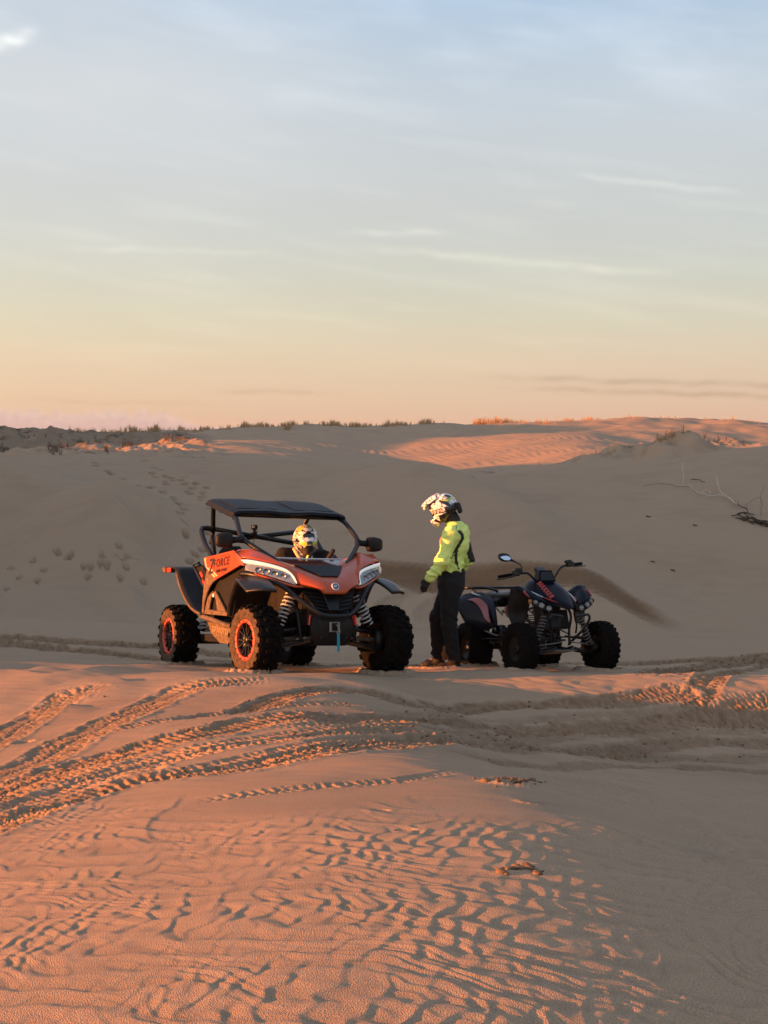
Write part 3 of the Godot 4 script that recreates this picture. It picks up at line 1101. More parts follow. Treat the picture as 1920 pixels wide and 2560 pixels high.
# bodies: tapered capsules joined by a smooth minimum, meshed as surface nets
class Field:
	var lo: Vector3
	var n: Vector3i
	var cell: float
	var v := PackedFloat32Array()
	func _init(a: Vector3, b: Vector3, c: float):
		lo = a
		cell = c
		n = Vector3i(int((b.x - a.x) / c) + 2, int((b.y - a.y) / c) + 2, int((b.z - a.z) / c) + 2)
		v.resize(n.x * n.y * n.z)
		v.fill(0.2)
	func bone(a: Vector3, b: Vector3, ra: float, rb: float, k := 0.03, squash := Vector3.ONE):
		var m := maxf(ra, rb) + 0.09
		var mn := ((a.min(b) - Vector3.ONE * m - lo) / cell).floor()
		var mx := ((a.max(b) + Vector3.ONE * m - lo) / cell).ceil()
		var a2 := a * squash
		var ab := b * squash - a2
		var l2 := maxf(ab.length_squared(), 1e-9)
		for z in range(maxi(0, int(mn.z)), mini(n.z, int(mx.z) + 1)):
			for y in range(maxi(0, int(mn.y)), mini(n.y, int(mx.y) + 1)):
				var o := (z * n.y + y) * n.x
				for x in range(maxi(0, int(mn.x)), mini(n.x, int(mx.x) + 1)):
					var p := (lo + Vector3(x, y, z) * cell) * squash - a2
					var t := clampf(p.dot(ab) / l2, 0.0, 1.0)
					var d := (p - ab * t).length() - lerpf(ra, rb, t)
					var e := v[o + x]
					var h := maxf(k - absf(d - e), 0.0) / k
					v[o + x] = minf(d, e) - h * h * k * 0.25
	func cut_below(at: Vector3, nrm: Vector3):
		var top := mini(n.y, int((at.y + 0.10 - lo.y) / cell) + 1)
		for z in n.z:
			for y in top:
				for x in n.x:
					var p := lo + Vector3(x, y, z) * cell
					var o := (z * n.y + y) * n.x + x
					v[o] = maxf(v[o], -(p - at).dot(nrm))
	func carve(c: Vector3, radii: Vector3):
		var mn := ((c - radii * 1.4 - lo) / cell).floor()
		var mx := ((c + radii * 1.4 - lo) / cell).ceil()
		for z in range(maxi(0, int(mn.z)), mini(n.z, int(mx.z) + 1)):
			for y in range(maxi(0, int(mn.y)), mini(n.y, int(mx.y) + 1)):
				for x in range(maxi(0, int(mn.x)), mini(n.x, int(mx.x) + 1)):
					var p := (lo + Vector3(x, y, z) * cell - c) / radii
					var o := (z * n.y + y) * n.x + x
					v[o] = maxf(v[o], -(p.length() - 1.0) * minf(radii.x, minf(radii.y, radii.z)))
	func net(paint = null, bump = null) -> ArrayMesh:
		var at := PackedInt32Array()
		at.resize(v.size())
		at.fill(-1)
		var pts := PackedVector3Array()
		var idx := PackedInt32Array()
		var sx := 1
		var sy := n.x
		var sz := n.x * n.y
		var far := cell * 2.6
		var offs := [0, sx, sy, sx + sy, sz, sx + sz, sy + sz, sx + sy + sz]
		for z in n.z - 1:
			for y in n.y - 1:
				for x in n.x - 1:
					var o := z * sz + y * sy + x
					if absf(v[o]) > far:
						continue
					var neg := 0
					for q in 8:
						if v[o + offs[q]] < 0.0:
							neg += 1
					if neg == 0 or neg == 8:
						continue
					var sum := Vector3()
					var cnt := 0
					for e in EDGES:
						var f0 := v[o + offs[e[0]]]
						var f1 := v[o + offs[e[1]]]
						if (f0 < 0.0) != (f1 < 0.0):
							var t := f0 / (f0 - f1)
							sum += CORNER[e[0]].lerp(CORNER[e[1]], t)
							cnt += 1
					at[o] = pts.size()
					pts.append(lo + (Vector3(x, y, z) + sum / cnt) * cell)
		for z in range(1, n.z - 1):
			for y in range(1, n.y - 1):
				for x in range(1, n.x - 1):
					var o := z * sz + y * sy + x
					if absf(v[o]) > far:
						continue
					var s0 := v[o] < 0.0
					if s0 != (v[o + sx] < 0.0):
						ring(idx, s0, at[o - sy - sz], at[o - sz], at[o], at[o - sy])
					if s0 != (v[o + sy] < 0.0):
						ring(idx, s0, at[o - sx - sz], at[o - sx], at[o], at[o - sz])
					if s0 != (v[o + sz] < 0.0):
						ring(idx, s0, at[o - sx - sy], at[o - sy], at[o], at[o - sx])
		var nrm := normals(pts, idx)
		if bump != null:
			for k in pts.size():
				pts[k] += nrm[k] * bump.call(pts[k], nrm[k])
			nrm = normals(pts, idx)
		var arr := []
		arr.resize(Mesh.ARRAY_MAX)
		arr[Mesh.ARRAY_VERTEX] = pts
		arr[Mesh.ARRAY_NORMAL] = nrm
		arr[Mesh.ARRAY_INDEX] = idx
		if paint != null:
			var col := PackedColorArray()
			col.resize(pts.size())
			for k in pts.size():
				col[k] = paint.call(pts[k], nrm[k])
			arr[Mesh.ARRAY_COLOR] = col
		var am := ArrayMesh.new()
		am.add_surface_from_arrays(Mesh.PRIMITIVE_TRIANGLES, arr)
		return am
	func ring(idx: PackedInt32Array, inside: bool, a: int, b: int, c: int, d: int):
		if a < 0 or b < 0 or c < 0 or d < 0:
			return
		if inside:
			idx.append_array(PackedInt32Array([a, c, b, a, d, c]))
		else:
			idx.append_array(PackedInt32Array([a, b, c, a, c, d]))
	func normals(pts: PackedVector3Array, idx: PackedInt32Array) -> PackedVector3Array:
		var nrm := PackedVector3Array()
		nrm.resize(pts.size())
		for k in range(0, idx.size(), 3):
			var f := (pts[idx[k + 2]] - pts[idx[k]]).cross(pts[idx[k + 1]] - pts[idx[k]])
			nrm[idx[k]] += f
			nrm[idx[k + 1]] += f
			nrm[idx[k + 2]] += f
		for k in nrm.size():
			nrm[k] = nrm[k].normalized()
		return nrm
	const CORNER := [Vector3(0, 0, 0), Vector3(1, 0, 0), Vector3(0, 1, 0), Vector3(1, 1, 0), Vector3(0, 0, 1), Vector3(1, 0, 1), Vector3(0, 1, 1), Vector3(1, 1, 1)]
	const EDGES := [[0, 1], [2, 3], [4, 5], [6, 7], [0, 2], [1, 3], [4, 6], [5, 7], [0, 4], [1, 5], [2, 6], [3, 7]]

# ---------------------------------------------------------------- the buggy
# local axes: +z forward, +x to the vehicle's left (the right of the picture), origin on the ground between the wheels
func vehicle_materials():
	var p := mat("orange_paint", lin(0.42, 0.045, 0.016), 0.38, 0.1)
	p.clearcoat_enabled = true
	p.clearcoat = 0.35
	p.clearcoat_roughness = 0.12
	p.metallic_specular = 0.35
	dusty(p, 30, lin(0.45, 0.056, 0.014), lin(0.47, 0.11, 0.045), 1.3)
	var pl := mat("black_plastic", Color.WHITE, 0.55)
	dusty(pl, 31, lin(0.005, 0.005, 0.006), lin(0.020, 0.017, 0.014), 1.5)
	pl.metallic_specular = 0.35
	var gp := mat("satin_black", lin(0.006, 0.0065, 0.008), 0.38)
	gp.clearcoat_enabled = true
	gp.clearcoat = 0.12
	gp.metallic_specular = 0.4
	gp.clearcoat_roughness = 0.3
	var rp := mat("roof_plastic", lin(0.006, 0.007, 0.010), 0.55)
	rp.metallic_specular = 0.3
	var dp := mat("dusty_plastic", Color.WHITE, 0.85)
	dusty(dp, 33, lin(0.05, 0.034, 0.022), lin(0.27, 0.175, 0.10), 2.2)
	var rb := mat("rubber", Color.WHITE, 0.85)
	dusty(rb, 35, lin(0.003, 0.003, 0.003), lin(0.010, 0.0085, 0.007), 2.5)
	rb.metallic_specular = 0.2
	var sw := mat("dusty_rubber", Color.WHITE, 0.9)
	dusty(sw, 36, lin(0.025, 0.019, 0.014), lin(0.15, 0.10, 0.065), 2.2)
	sw.metallic_specular = 0.3
	mat("bead_orange", lin(0.62, 0.09, 0.05), 0.45)
	mat("dark_metal", lin(0.02, 0.02, 0.021), 0.4, 0.6)
	mat("machined", lin(0.20, 0.20, 0.20), 0.35, 0.8)
	mat("spring_white", lin(0.55, 0.53, 0.50), 0.4)
	mat("spring_grey", lin(0.15, 0.14, 0.13), 0.5)
	mat("lamp_bowl", lin(0.16, 0.16, 0.165), 0.25, 0.7)
	mat("chrome", lin(0.75, 0.75, 0.76), 0.12, 1.0)
	var em := mat("lamp_white", lin(0.75, 0.77, 0.74), 0.3)
	em.emission_enabled = true
	em.emission = Color(0.95, 1.0, 0.97)
	em.emission_energy_multiplier = 0.11
	mat("red_reflector", lin(0.75, 0.06, 0.03), 0.25)
	var lens := mat("lamp_glass", Color(0.8, 0.82, 0.85, 0.25), 0.05)
	lens.transparency = BaseMaterial3D.TRANSPARENCY_ALPHA
	var pane := mat("tinted_pane", Color(0.45, 0.25, 0.24, 0.45), 0.06)
	pane.transparency = BaseMaterial3D.TRANSPARENCY_ALPHA
	mat("cyan_strap", lin(0.02, 0.25, 0.34), 0.8)
	mat("decal_dark", lin(0.030, 0.008, 0.014), 0.5)
	mat("decal_cream", lin(0.72, 0.50, 0.30), 0.5)
	mat("badge_blue", lin(0.02, 0.035, 0.12), 0.3)
	mat("badge_white", lin(0.75, 0.76, 0.78), 0.35)
	mat("seat_cloth", lin(0.016, 0.016, 0.018), 0.9)
	mat("letter_tan", lin(0.30, 0.20, 0.12), 0.7)
	mat("letter_red", lin(0.42, 0.035, 0.02), 0.4)

func tyre_mesh(R: float, w: float, bead: float, rows: Array, lugs: int, lug_h: float) -> ArrayMesh:
	var st := mb(true)
	var h := w * 0.5
	var c := R - lug_h
	lathe(st, [[bead - 0.012, -h * 0.70], [bead + 0.01, -h * 0.90], [lerpf(bead, c, 0.35), -h * 1.0], [lerpf(bead, c, 0.7), -h * 0.99], [c - 0.012, -h * 0.88], [c - 0.003, -h * 0.68], [c, -h * 0.3], [c, h * 0.3], [c - 0.003, h * 0.68], [c - 0.012, h * 0.88], [lerpf(bead, c, 0.7), h * 0.99], [lerpf(bead, c, 0.35), h * 1.0], [bead + 0.01, h * 0.90], [bead - 0.012, h * 0.70]], Transform3D(), 40)
	st.set_smooth_group(-1)
	for row in rows:
		# x, length along the axle, length along the tread, phase, slant, drop at the shoulder
		for k in lugs:
			var a: float = TAU * (k + row[3]) / lugs
			var b := Basis(Vector3.RIGHT, a) * Basis(Vector3.BACK, row[5]) * Basis(Vector3.UP, row[4])
			var rr: float = c + lug_h * 0.45 - absf(row[5]) * 0.03
			bx(st, Basis(Vector3.RIGHT, a) * Vector3(row[0], rr, 0), Vector3(row[1], lug_h * 1.15, row[2]), b, lug_h * 0.22)
	st.generate_normals()
	st.index()
	return st.commit()

func buggy_wheel(parent: Node3D) -> MeshInstance3D:
	var st := mb(true)
	lathe(st, [[0.02, -0.07], [0.155, -0.06], [0.168, -0.092], [0.176, -0.092], [0.176, 0.09], [0.168, 0.092], [0.150, 0.05], [0.04, 0.03]], Transform3D(), 32)
	var wheel := part("wheel", st, M.dark_metal, parent)
	part_mesh("tyre", tyre_mesh(0.343, 0.255, 0.178, [[-0.032, 0.062, 0.036, 0.0, 0.35, 0.0], [0.032, 0.062, 0.036, 0.5, -0.35, 0.0], [-0.094, 0.062, 0.046, 0.5, -0.12, 0.28], [0.094, 0.062, 0.046, 0.0, 0.12, -0.28], [-0.128, 0.020, 0.040, 0.5, 0.0, 1.05], [0.128, 0.020, 0.040, 0.0, 0.0, -1.05]], 20, 0.022), M.rubber, wheel)
	st = mb(true)
	for s in [-1.0]:
		lathe(st, [[0.198, -0.1200], [0.212, -0.1290], [0.235, -0.1318], [0.262, -0.1318], [0.290, -0.1305], [0.304, -0.1260]], Transform3D(), 40)
	part("sidewall", st, M.dusty_rubber, wheel)
	st = mb(true)
	lathe(st, [[0.164, -0.09], [0.164, -0.117], [0.169, -0.123], [0.190, -0.123], [0.197, -0.117], [0.197, -0.09]], Transform3D(), 40)
	part("bead_ring", st, M.bead_orange, wheel)
	st = mb(true)
	for k in 16:
		var a := TAU * k / 16.0
		var c := Vector3(0, cos(a), sin(a)) * 0.1795
		tube(st, [c + Vector3(-0.1235, 0, 0), c + Vector3(-0.131, 0, 0)], 0.0075, 6)
	tag(part("ring_bolts", st, M.dark_metal, wheel), "", "", "", "stuff")
	for k in 6:
		st = mb()
		var a := TAU * k / 6.0
		for s in [-1.0, 1.0]:
			var d0 := Vector3(0, cos(a), sin(a))
			var d1 := Vector3(0, cos(a + s * 0.24), sin(a + s * 0.24))
			bar(st, d0 * 0.035 + Vector3(-0.088, 0, 0), d1 * 0.166 + Vector3(-0.100, 0, 0), 0.014, 0.020, Vector3.RIGHT)
		part("spoke", st, M.dark_metal, wheel)
	st = mb(true)
	lathe(st, [[0.001, -0.112], [0.026, -0.110], [0.036, -0.100], [0.038, -0.06]], Transform3D(), 16)
	part("hub_cap", st, M.satin_black, wheel)
	st = mb()
	for k in 4:
		var a := TAU * (k + 0.5) / 4.0
		var c := Vector3(0, cos(a), sin(a)) * 0.055
		tube(st, [c + Vector3(-0.08, 0, 0), c + Vector3(-0.106, 0, 0)], 0.008, 6)
	tag(part("lug_nuts", st, M.chrome, wheel), "", "", "", "stuff")
	return wheel

func shock(called: String, top: Vector3, low: Vector3, parent: Node3D, r := 0.052, turns := 8.0, wire := 0.0085, paint := "spring_white"):
	var st := mb(true)
	var d := (low - top)
	tube(st, [top, top + d * 0.45], r * 0.62, 10)
	tube(st, [top + d * 0.4, low], r * 0.34, 8)
	var s := part(called, st, M.dark_metal, parent)
	st = mb(true)
	coil(st, top + d * 0.06, top + d * 0.90, r, wire, turns)
	part("spring", st, M[paint], s)
	for f in [0.04, 0.92]:
		st = mb(true)
		tube(st, [top + d * (f - 0.015), top + d * (f + 0.015)], r * 1.12, 12)
		part("spring_seat", st, M.dark_metal, s)

func pose(yaw: float, pitch: float, roll: float, at: Vector3) -> Transform3D:
	return Transform3D(Basis.from_euler(Vector3(deg_to_rad(pitch), deg_to_rad(yaw), deg_to_rad(roll))), at)

const BUGGY_AT := [26.14, -5.94, -3.3, Vector3(-1.104, -0.062, -15.758)]

func buggy():
	vehicle_materials()
	var b := thing("off_road_buggy", "orange two-seat off-road buggy with black roof and mud tyres, facing right", "buggy", pose(BUGGY_AT[0], BUGGY_AT[1], BUGGY_AT[2], BUGGY_AT[3]))
	var st: SurfaceTool
	# wheels
	var w0 := buggy_wheel(b)
	w0.position = Vector3(-0.68, 0.343, 1.143)
	w0.rotation = Vector3(0.3, deg_to_rad(7.0), 0)
	for q in [[-0.68, -1.143, 0.0, 1.1], [0.68, 1.143, 187.0, 0.6], [0.68, -1.143, 180.0, 2.0]]:
		var w = w0.duplicate()
		w.name = numbered("wheel", b)
		b.add_child(w, true)
		w.position = Vector3(q[0], 0.343, q[1])
		w.rotation = Vector3(0, deg_to_rad(q[2]), 0) 
		w.basis = w.basis * Basis(Vector3.RIGHT, q[3])
	# ---- roof
	st = mb(true)
	var rows := []
	for q in [[0.325, 1.582], [0.318, 1.604], [0.24, 1.622], [0.0, 1.680], [-0.28, 1.748], [-0.40, 1.770], [-0.43, 1.75]]:
		var r := []
		for c in [[-0.645, -0.055], [-0.628, -0.008], [-0.56, 0.012], [-0.25, 0.022], [-0.05, 0.010], [0.05, 0.010], [0.25, 0.022], [0.56, 0.012], [0.628, -0.008], [0.645, -0.055]]:
			var pinch: float = 0.965 if q[0] > 0.3 else 1.0
			r.append(Vector3(c[0] * pinch, q[1] + c[1] * (0.4 if q[0] < -0.42 else 1.0), q[0]))
		rows.append(r)
	st.set_smooth_group(-1)
	sheet(st, rows, 0.014, 1, false)
	var roof := part("roof", st, M.roof_plastic, b)
	for s in [-1.0, 1.0]:
		st = mb(true)
		var pr := []
		for q in [[0.20, 1.652, 0.03], [0.0, 1.702, 0.06], [-0.2, 1.751, 0.06], [-0.34, 1.778, 0.03]]:
			var r := []
			for x in [0.10, 0.20, 0.38, 0.50 + q[2]]:
				r.append(Vector3(x * s, q[1] + (0.004 if x > 0.15 and x < 0.45 else 0.0), q[0]))
			if s < 0:
				r.reverse()
			pr.append(r)
		st.set_smooth_group(-1)
		sheet(st, pr, 0.010, 1, false)
		part("raised_panel", st, M.roof_plastic, roof)
		st = mb()
		bx(st, Vector3(0.585 * s, 1.728, -0.30), Vector3(0.09, 0.04, 0.12), Basis(Vector3.RIGHT, 0.22))
		part("corner_lug", st, M.roof_plastic, roof)
	# ---- cage
	for s in [-1.0, 1.0]:
		st = mb(true)
		tube(st, smooth_path(flip_pts([Vector3(0.585, 1.585, 0.22), Vector3(0.60, 1.53, 0.36), Vector3(0.628, 1.40, 0.53), Vector3(0.628, 1.35, 0.59), Vector3(0.60, 1.295, 0.65), Vector3(0.46, 1.17, 0.82), Vector3(0.345, 1.075, 0.94)], s), 4), 0.025, 10)
		part("front_pillar", st, M.satin_black, b)
		st = mb(true)
		tube(st, smooth_path(flip_pts([Vector3(0.585, 1.585, 0.22), Vector3(0.585, 1.66, 0.0), Vector3(0.58, 1.722, -0.32), Vector3(0.575, 1.715, -0.38), Vector3(0.55, 1.66, -0.46), Vector3(0.505, 1.48, -0.585), Vector3(0.505, 1.40, -0.60), Vector3(0.535, 1.22, -0.46), Vector3(0.56, 0.80, -0.34), Vector3(0.56, 0.5, -0.30)], s), 4), 0.025, 10)
		part("rear_pillar", st, M.satin_black, b)
		st = mb(true)
		tube(st, smooth_path(flip_pts([Vector3(0.50, 1.475, -0.59), Vector3(0.60, 1.488, -0.60), Vector3(0.632, 1.46, -0.59), Vector3(0.65, 1.32, -0.42), Vector3(0.64, 1.16, -0.20), Vector3(0.60, 0.95, -0.05)], s), 4), 0.026, 10)
		part("side_strut", st, M.satin_black, b)
	st = mb(true)
	tube(st, [Vector3(-0.585, 1.585, 0.24), Vector3(0.585, 1.585, 0.24)], 0.022, 8)
	part("cross_tube", st, M.satin_black, b)
	st = mb(true)
	tube(st, [Vector3(-0.575, 1.712, -0.38), Vector3(0.575, 1.712, -0.38)], 0.022, 8)
	part("cross_tube", st, M.satin_black, b)
	st = mb(true)
	tube(st, [Vector3(-0.576, 1.494, -0.60), Vector3(0.52, 1.345, -0.62)], 0.026, 8)
	part("brace_tube", st, M.satin_black, b)
	st = mb(true)
	tube(st, [Vector3(-0.52, 1.345, -0.645), Vector3(0.576, 1.494, -0.665)], 0.026, 8)
	part("brace_tube", st, M.satin_black, b)
	# ---- hood
	st = mb(true)
	rows = []
	for q in [[[0.0, 0.785, 1.455], [0.11, 0.785, 1.44], [0.145, 0.825, 1.415], [0.27, 0.850, 1.315]],
		[[0.0, 0.80, 1.465], [0.11, 0.81, 1.45], [0.20, 0.85, 1.40], [0.305, 0.872, 1.30]],
		[[0.0, 0.865, 1.435], [0.13, 0.868, 1.42], [0.24, 0.885, 1.36], [0.322, 0.905, 1.285]],
		[[0.0, 0.930, 1.325], [0.14, 0.938, 1.315], [0.26, 0.975, 1.25], [0.345, 1.000, 1.195]],
		[[0.0, 0.985, 1.17], [0.16, 0.995, 1.165], [0.30, 1.04, 1.10], [0.42, 1.075, 1.05]],
		[[0.0, 1.03, 1.02], [0.18, 1.04, 1.02], [0.34, 1.09, 0.94], [0.50, 1.15, 0.86]],
		[[0.0, 1.06, 0.86], [0.18, 1.07, 0.86], [0.36, 1.12, 0.78], [0.53, 1.185, 0.74]]]:
		var r := []
		for k in range(3, 0, -1):
			r.append(Vector3(-q[k][0], q[k][1], q[k][2]))
		for k in 4:
			r.append(Vector3(q[k][0], q[k][1], q[k][2]))
		rows.append(r)
	sheet(st, rows, 0.012, 3)
	var hood := part("hood", st, M.orange_paint, b)
	# dark cowl vent, half windscreen
	st = mb()
	plate(st, [Vector3(-0.09, 0.938, 1.305), Vector3(0.09, 0.938, 1.305), Vector3(0.16, 0.985, 1.20), Vector3(0.25, 1.05, 1.04), Vector3(-0.25, 1.05, 1.04), Vector3(-0.16, 0.985, 1.20)], Vector3(0, 0.018, 0.012), 0.005)
	part("cowl_vent", st, M.black_plastic, hood)
	st = mb(true)
	sheet(st, [[Vector3(-0.20, 1.018, 1.09), Vector3(0, 1.012, 1.12), Vector3(0.20, 1.018, 1.09)], [Vector3(-0.32, 1.075, 0.93), Vector3(0, 1.072, 0.97), Vector3(0.32, 1.075, 0.93)], [Vector3(-0.44, 1.142, 0.70), Vector3(0, 1.135, 0.76), Vector3(0.44, 1.142, 0.70)]], 0.006, 4)
	var pane := part("half_windscreen", st, M.tinted_pane, b)
	st = mb(true)
	tube(st, smooth_path([Vector3(-0.445, 1.145, 0.70), Vector3(0, 1.139, 0.76), Vector3(0.445, 1.145, 0.70)], 6), 0.0055, 6)
	part("pane_edge", st, M.badge_white, pane)
	st = mb()
	for s in [-1.0, 1.0]:
		bx(st, Vector3(0.452 * s, 1.143, 0.705), Vector3(0.05, 0.012, 0.03))
	tag(part("pane_clips", st, M.machined, pane), "", "", "", "stuff")
	# inner hood under the pane
	st = mb(true)
	sheet(st, [[Vector3(-0.25, 0.985, 1.10), Vector3(0, 0.985, 1.12), Vector3(0.25, 0.985, 1.10)], [Vector3(-0.40, 1.06, 0.80), Vector3(0, 1.05, 0.82), Vector3(0.40, 1.06, 0.80)], [Vector3(-0.45, 1.11, 0.55), Vector3(0, 1.10, 0.55), Vector3(0.45, 1.11, 0.55)]], 0.01, 3)
	part("inner_hood", st, M.orange_paint, b)
	# badge: white ring, dark blue disc, a white mark of two open bows
	st = mb(true)
	var bt := Transform3D(Basis(Vector3.UP, -PI / 2.0), Vector3.ZERO)
	bt = Transform3D(Basis(Vector3.RIGHT, -0.42), Vector3(0, 0.852, 1.452)) * Transform3D(Basis(Vector3.UP, PI / 2.0), Vector3.ZERO)
	lathe(st, [[0.0001, -0.008], [0.028, -0.008], [0.036, -0.010], [0.0385, -0.004], [0.0385, 0.012]], bt, 24)
	var badge := part("badge", st, M.badge_white, hood)
	st = mb(true)
	lathe(st, [[0.0001, -0.0105], [0.0295, -0.0105], [0.0300, -0.008]], bt, 24)
	part("badge_disc", st, M.badge_blue, badge)
	st = mb()
	for q in [[-0.004, 0.010, 0.028, 0.005], [-0.004, -0.010, 0.028, 0.005], [-0.016, 0.0, 0.006, 0.016], [0.013, 0.0065, 0.006, 0.010], [0.002, 0.0, 0.018, 0.005]]:
		bx(st, bt * Vector3(-0.0115, q[1], q[0]), Vector3(q[2], q[3], 0.002), bt.basis * Basis(Vector3.UP, PI / 2.0), 0.0003)
	part("badge_mark", st, M.badge_white, badge)
	# ---- front wings with lamps
	for s in [-1.0, 1.0]:
		st = mb(true)
		rows = [[Vector3(0.312, 0.872, 1.296), Vector3(0.325, 0.888, 1.296), Vector3(0.333, 0.895, 1.294)],
			[Vector3(0.345, 1.000, 1.195), Vector3(0.362, 1.015, 1.19), Vector3(0.372, 1.008, 1.188)],
			[Vector3(0.42, 1.075, 1.05), Vector3(0.47, 1.110, 1.05), Vector3(0.505, 1.072, 1.085)],
			[Vector3(0.50, 1.150, 0.86), Vector3(0.555, 1.195, 0.84), Vector3(0.672, 1.122, 0.955)],
			[Vector3(0.53, 1.190, 0.72), Vector3(0.60, 1.215, 0.72), Vector3(0.735, 1.130, 0.850)],
			[Vector3(0.56, 1.175, 0.60), Vector3(0.64, 1.215, 0.62), Vector3(0.748, 1.185, 0.715)]]
		sheet(st, mirror_x(rows) if s < 0 else rows, 0.012, 4)
		var wing := part("front_wing", st, M.orange_paint, b)
		# outer cheek of the wing, down to the lamp's rear end
		st = mb()
		var ck := [Vector3(0.742, 1.190, 0.712), Vector3(0.737, 1.128, 0.862), Vector3(0.735, 1.065, 0.905), Vector3(0.745, 1.06, 0.89), Vector3(0.755, 1.075, 0.87)]
		ck = [Vector3(0.735, 1.194, 0.712), Vector3(0.735, 1.064, 0.902), Vector3(0.722, 1.05, 0.945), Vector3(0.722, 1.125, 0.875)]
		if s < 0:
			ck = flip_pts(ck, -1)
			ck.reverse()
		plate(st, ck, Vector3(0.016 * s, 0, 0), 0.004)
		part("wing_cheek", st, M.orange_paint, wing)
		# running light strip along the wing's edge
		st = mb(true)
		var path := smooth_path([Vector3(0.738, 1.106, 0.880), Vector3(0.692, 1.104, 0.962), Vector3(0.60, 1.085, 1.045), Vector3(0.50, 1.058, 1.110), Vector3(0.405, 1.022, 1.172), Vector3(0.362, 0.985, 1.212), Vector3(0.340, 0.94, 1.258), Vector3(0.330, 0.882, 1.303)], 4)
		var dn := [0.024, 0.036, 0.034, 0.030, 0.027, 0.025, 0.022, 0.014]
		var rings := []
		for k in path.size():
			var f := k / float(path.size() - 1) * 7.0
			var hgt: float = lerpf(dn[int(f)], dn[mini(int(f) + 1, 7)], f - int(f))
			var t: Vector3 = (path[mini(k + 1, path.size() - 1)] - path[maxi(k - 1, 0)]).normalized()
			var out := t.cross(Vector3.UP).normalized() * -1.0
			var dwn := t.cross(out).normalized()
			if dwn.y > 0 and absf(dwn.y) > 0.2:
				dwn = -dwn
			var p: Vector3 = path[k]
			var fwd := (Vector3(0.35, 0.15, 0.92)).normalized()
			var ring := [p - fwd * 0.012, p + dwn * hgt - fwd * 0.012, p + dwn * hgt + fwd * 0.010, p + fwd * 0.014]
			rings.append(flip_pts(ring, s))
		if s < 0:
			for r in rings:
				r.reverse()
		skin(st, rings, true)
		part("running_light", st, M.lamp_white, wing)
		# the headlamp under it: dark bowl, three reflectors, clear cover
		st = mb(true)
		rows = [[Vector3(0.345, 0.870, 1.270), Vector3(0.40, 0.895, 1.215), Vector3(0.55, 0.955, 1.10), Vector3(0.715, 1.01, 0.945)],
			[Vector3(0.345, 0.91, 1.225), Vector3(0.42, 0.955, 1.16), Vector3(0.55, 1.005, 1.06), Vector3(0.705, 1.06, 0.93)],
			[Vector3(0.355, 0.965, 1.20), Vector3(0.42, 1.01, 1.14), Vector3(0.55, 1.055, 1.05), Vector3(0.70, 1.09, 0.93)]]
		sheet(st, rows if s > 0 else mirror_x(rows), 0.012, 3)
		var lamp := part("headlight", st, M.satin_black, wing)
		for q in [[0.43, 0.938, 1.192, 0.030], [0.495, 0.962, 1.145, 0.032], [0.56, 0.985, 1.095, 0.032], [0.625, 1.003, 1.04, 0.026]]:
			st = mb(true)
			var tt := Transform3D(Basis.looking_at(Vector3(0.5 * s, 0.25, 0.83), Vector3.UP) * Basis(Vector3.UP, -PI / 2.0), Vector3(q[0] * s, q[1], q[2]))
			lathe(st, [[0.003, 0.004], [q[3] * 0.6, -0.004], [q[3], -0.020], [q[3] * 1.1, -0.020], [q[3] * 1.1, 0.004]], tt, 14)
			part("reflector", st, M.lamp_bowl, lamp)
		st = mb(true)
		rows = [[Vector3(0.345, 0.868, 1.302), Vector3(0.41, 0.892, 1.250), Vector3(0.56, 0.952, 1.130), Vector3(0.73, 1.005, 0.965)],
			[Vector3(0.345, 0.915, 1.262), Vector3(0.42, 0.952, 1.200), Vector3(0.56, 1.002, 1.095), Vector3(0.722, 1.055, 0.955)],
			[Vector3(0.355, 0.962, 1.228), Vector3(0.42, 0.996, 1.172), Vector3(0.56, 1.040, 1.075), Vector3(0.705, 1.072, 0.958)]]
		sheet(st, rows if s > 0 else mirror_x(rows), 0.004, 3)
		part("lamp_cover", st, M.lamp_glass, lamp)
		# orange sill under the lamp
		st = mb(true)
		tube(st, smooth_path(flip_pts([Vector3(0.27, 0.85, 1.315), Vector3(0.345, 0.852, 1.29), Vector3(0.45, 0.885, 1.215), Vector3(0.57, 0.935, 1.12), Vector3(0.66, 0.975, 1.03)], s), 4), [0.012, 0.012, 0.012, 0.012, 0.013, 0.013, 0.013, 0.014, 0.014, 0.014, 0.014, 0.013, 0.012, 0.01, 0.008, 0.006, 0.004], 6)
		part("lamp_sill", st, M.orange_paint, wing)
		# ---- flank panel
		st = mb()
		var side := [Vector3(0.715, 1.153, -0.165), Vector3(0.715, 1.067, -0.110), Vector3(0.715, 0.936, 0.176), Vector3(0.715, 1.063, 0.895), Vector3(0.715, 1.196, 0.705)]
		if s < 0:
			side = flip_pts(side, -1)
			side.reverse()
		plate(st, side, Vector3(0.035 * s, 0, 0), 0.010)
		var flank := part("side_panel", st, M.orange_paint, b)
		st = mb()
		var stripe := [Vector3(0.7507, 1.146, -0.150), Vector3(0.7507, 1.069, -0.098), Vector3(0.7507, 1.062, -0.062), Vector3(0.7507, 1.132, -0.106), Vector3(0.7507, 1.158, -0.08)]
		for poly in [stripe, [Vector3(0.7507, 1.058, -0.086), Vector3(0.7507, 0.952, 0.150), Vector3(0.7507, 0.957, 0.196), Vector3(0.7507, 1.056, -0.035)], [Vector3(0.7507, 1.054, -0.005), Vector3(0.7507, 0.961, 0.222), Vector3(0.7507, 0.966, 0.262), Vector3(0.7507, 1.053, 0.035)]]:
			var pl = poly
			if s < 0:
				pl = flip_pts(poly, -1)
				pl.reverse()
			plate(st, pl, Vector3(0.0015 * s, 0, 0), 0.0004)
		part("cream_stripes", st, M.decal_cream, flank)
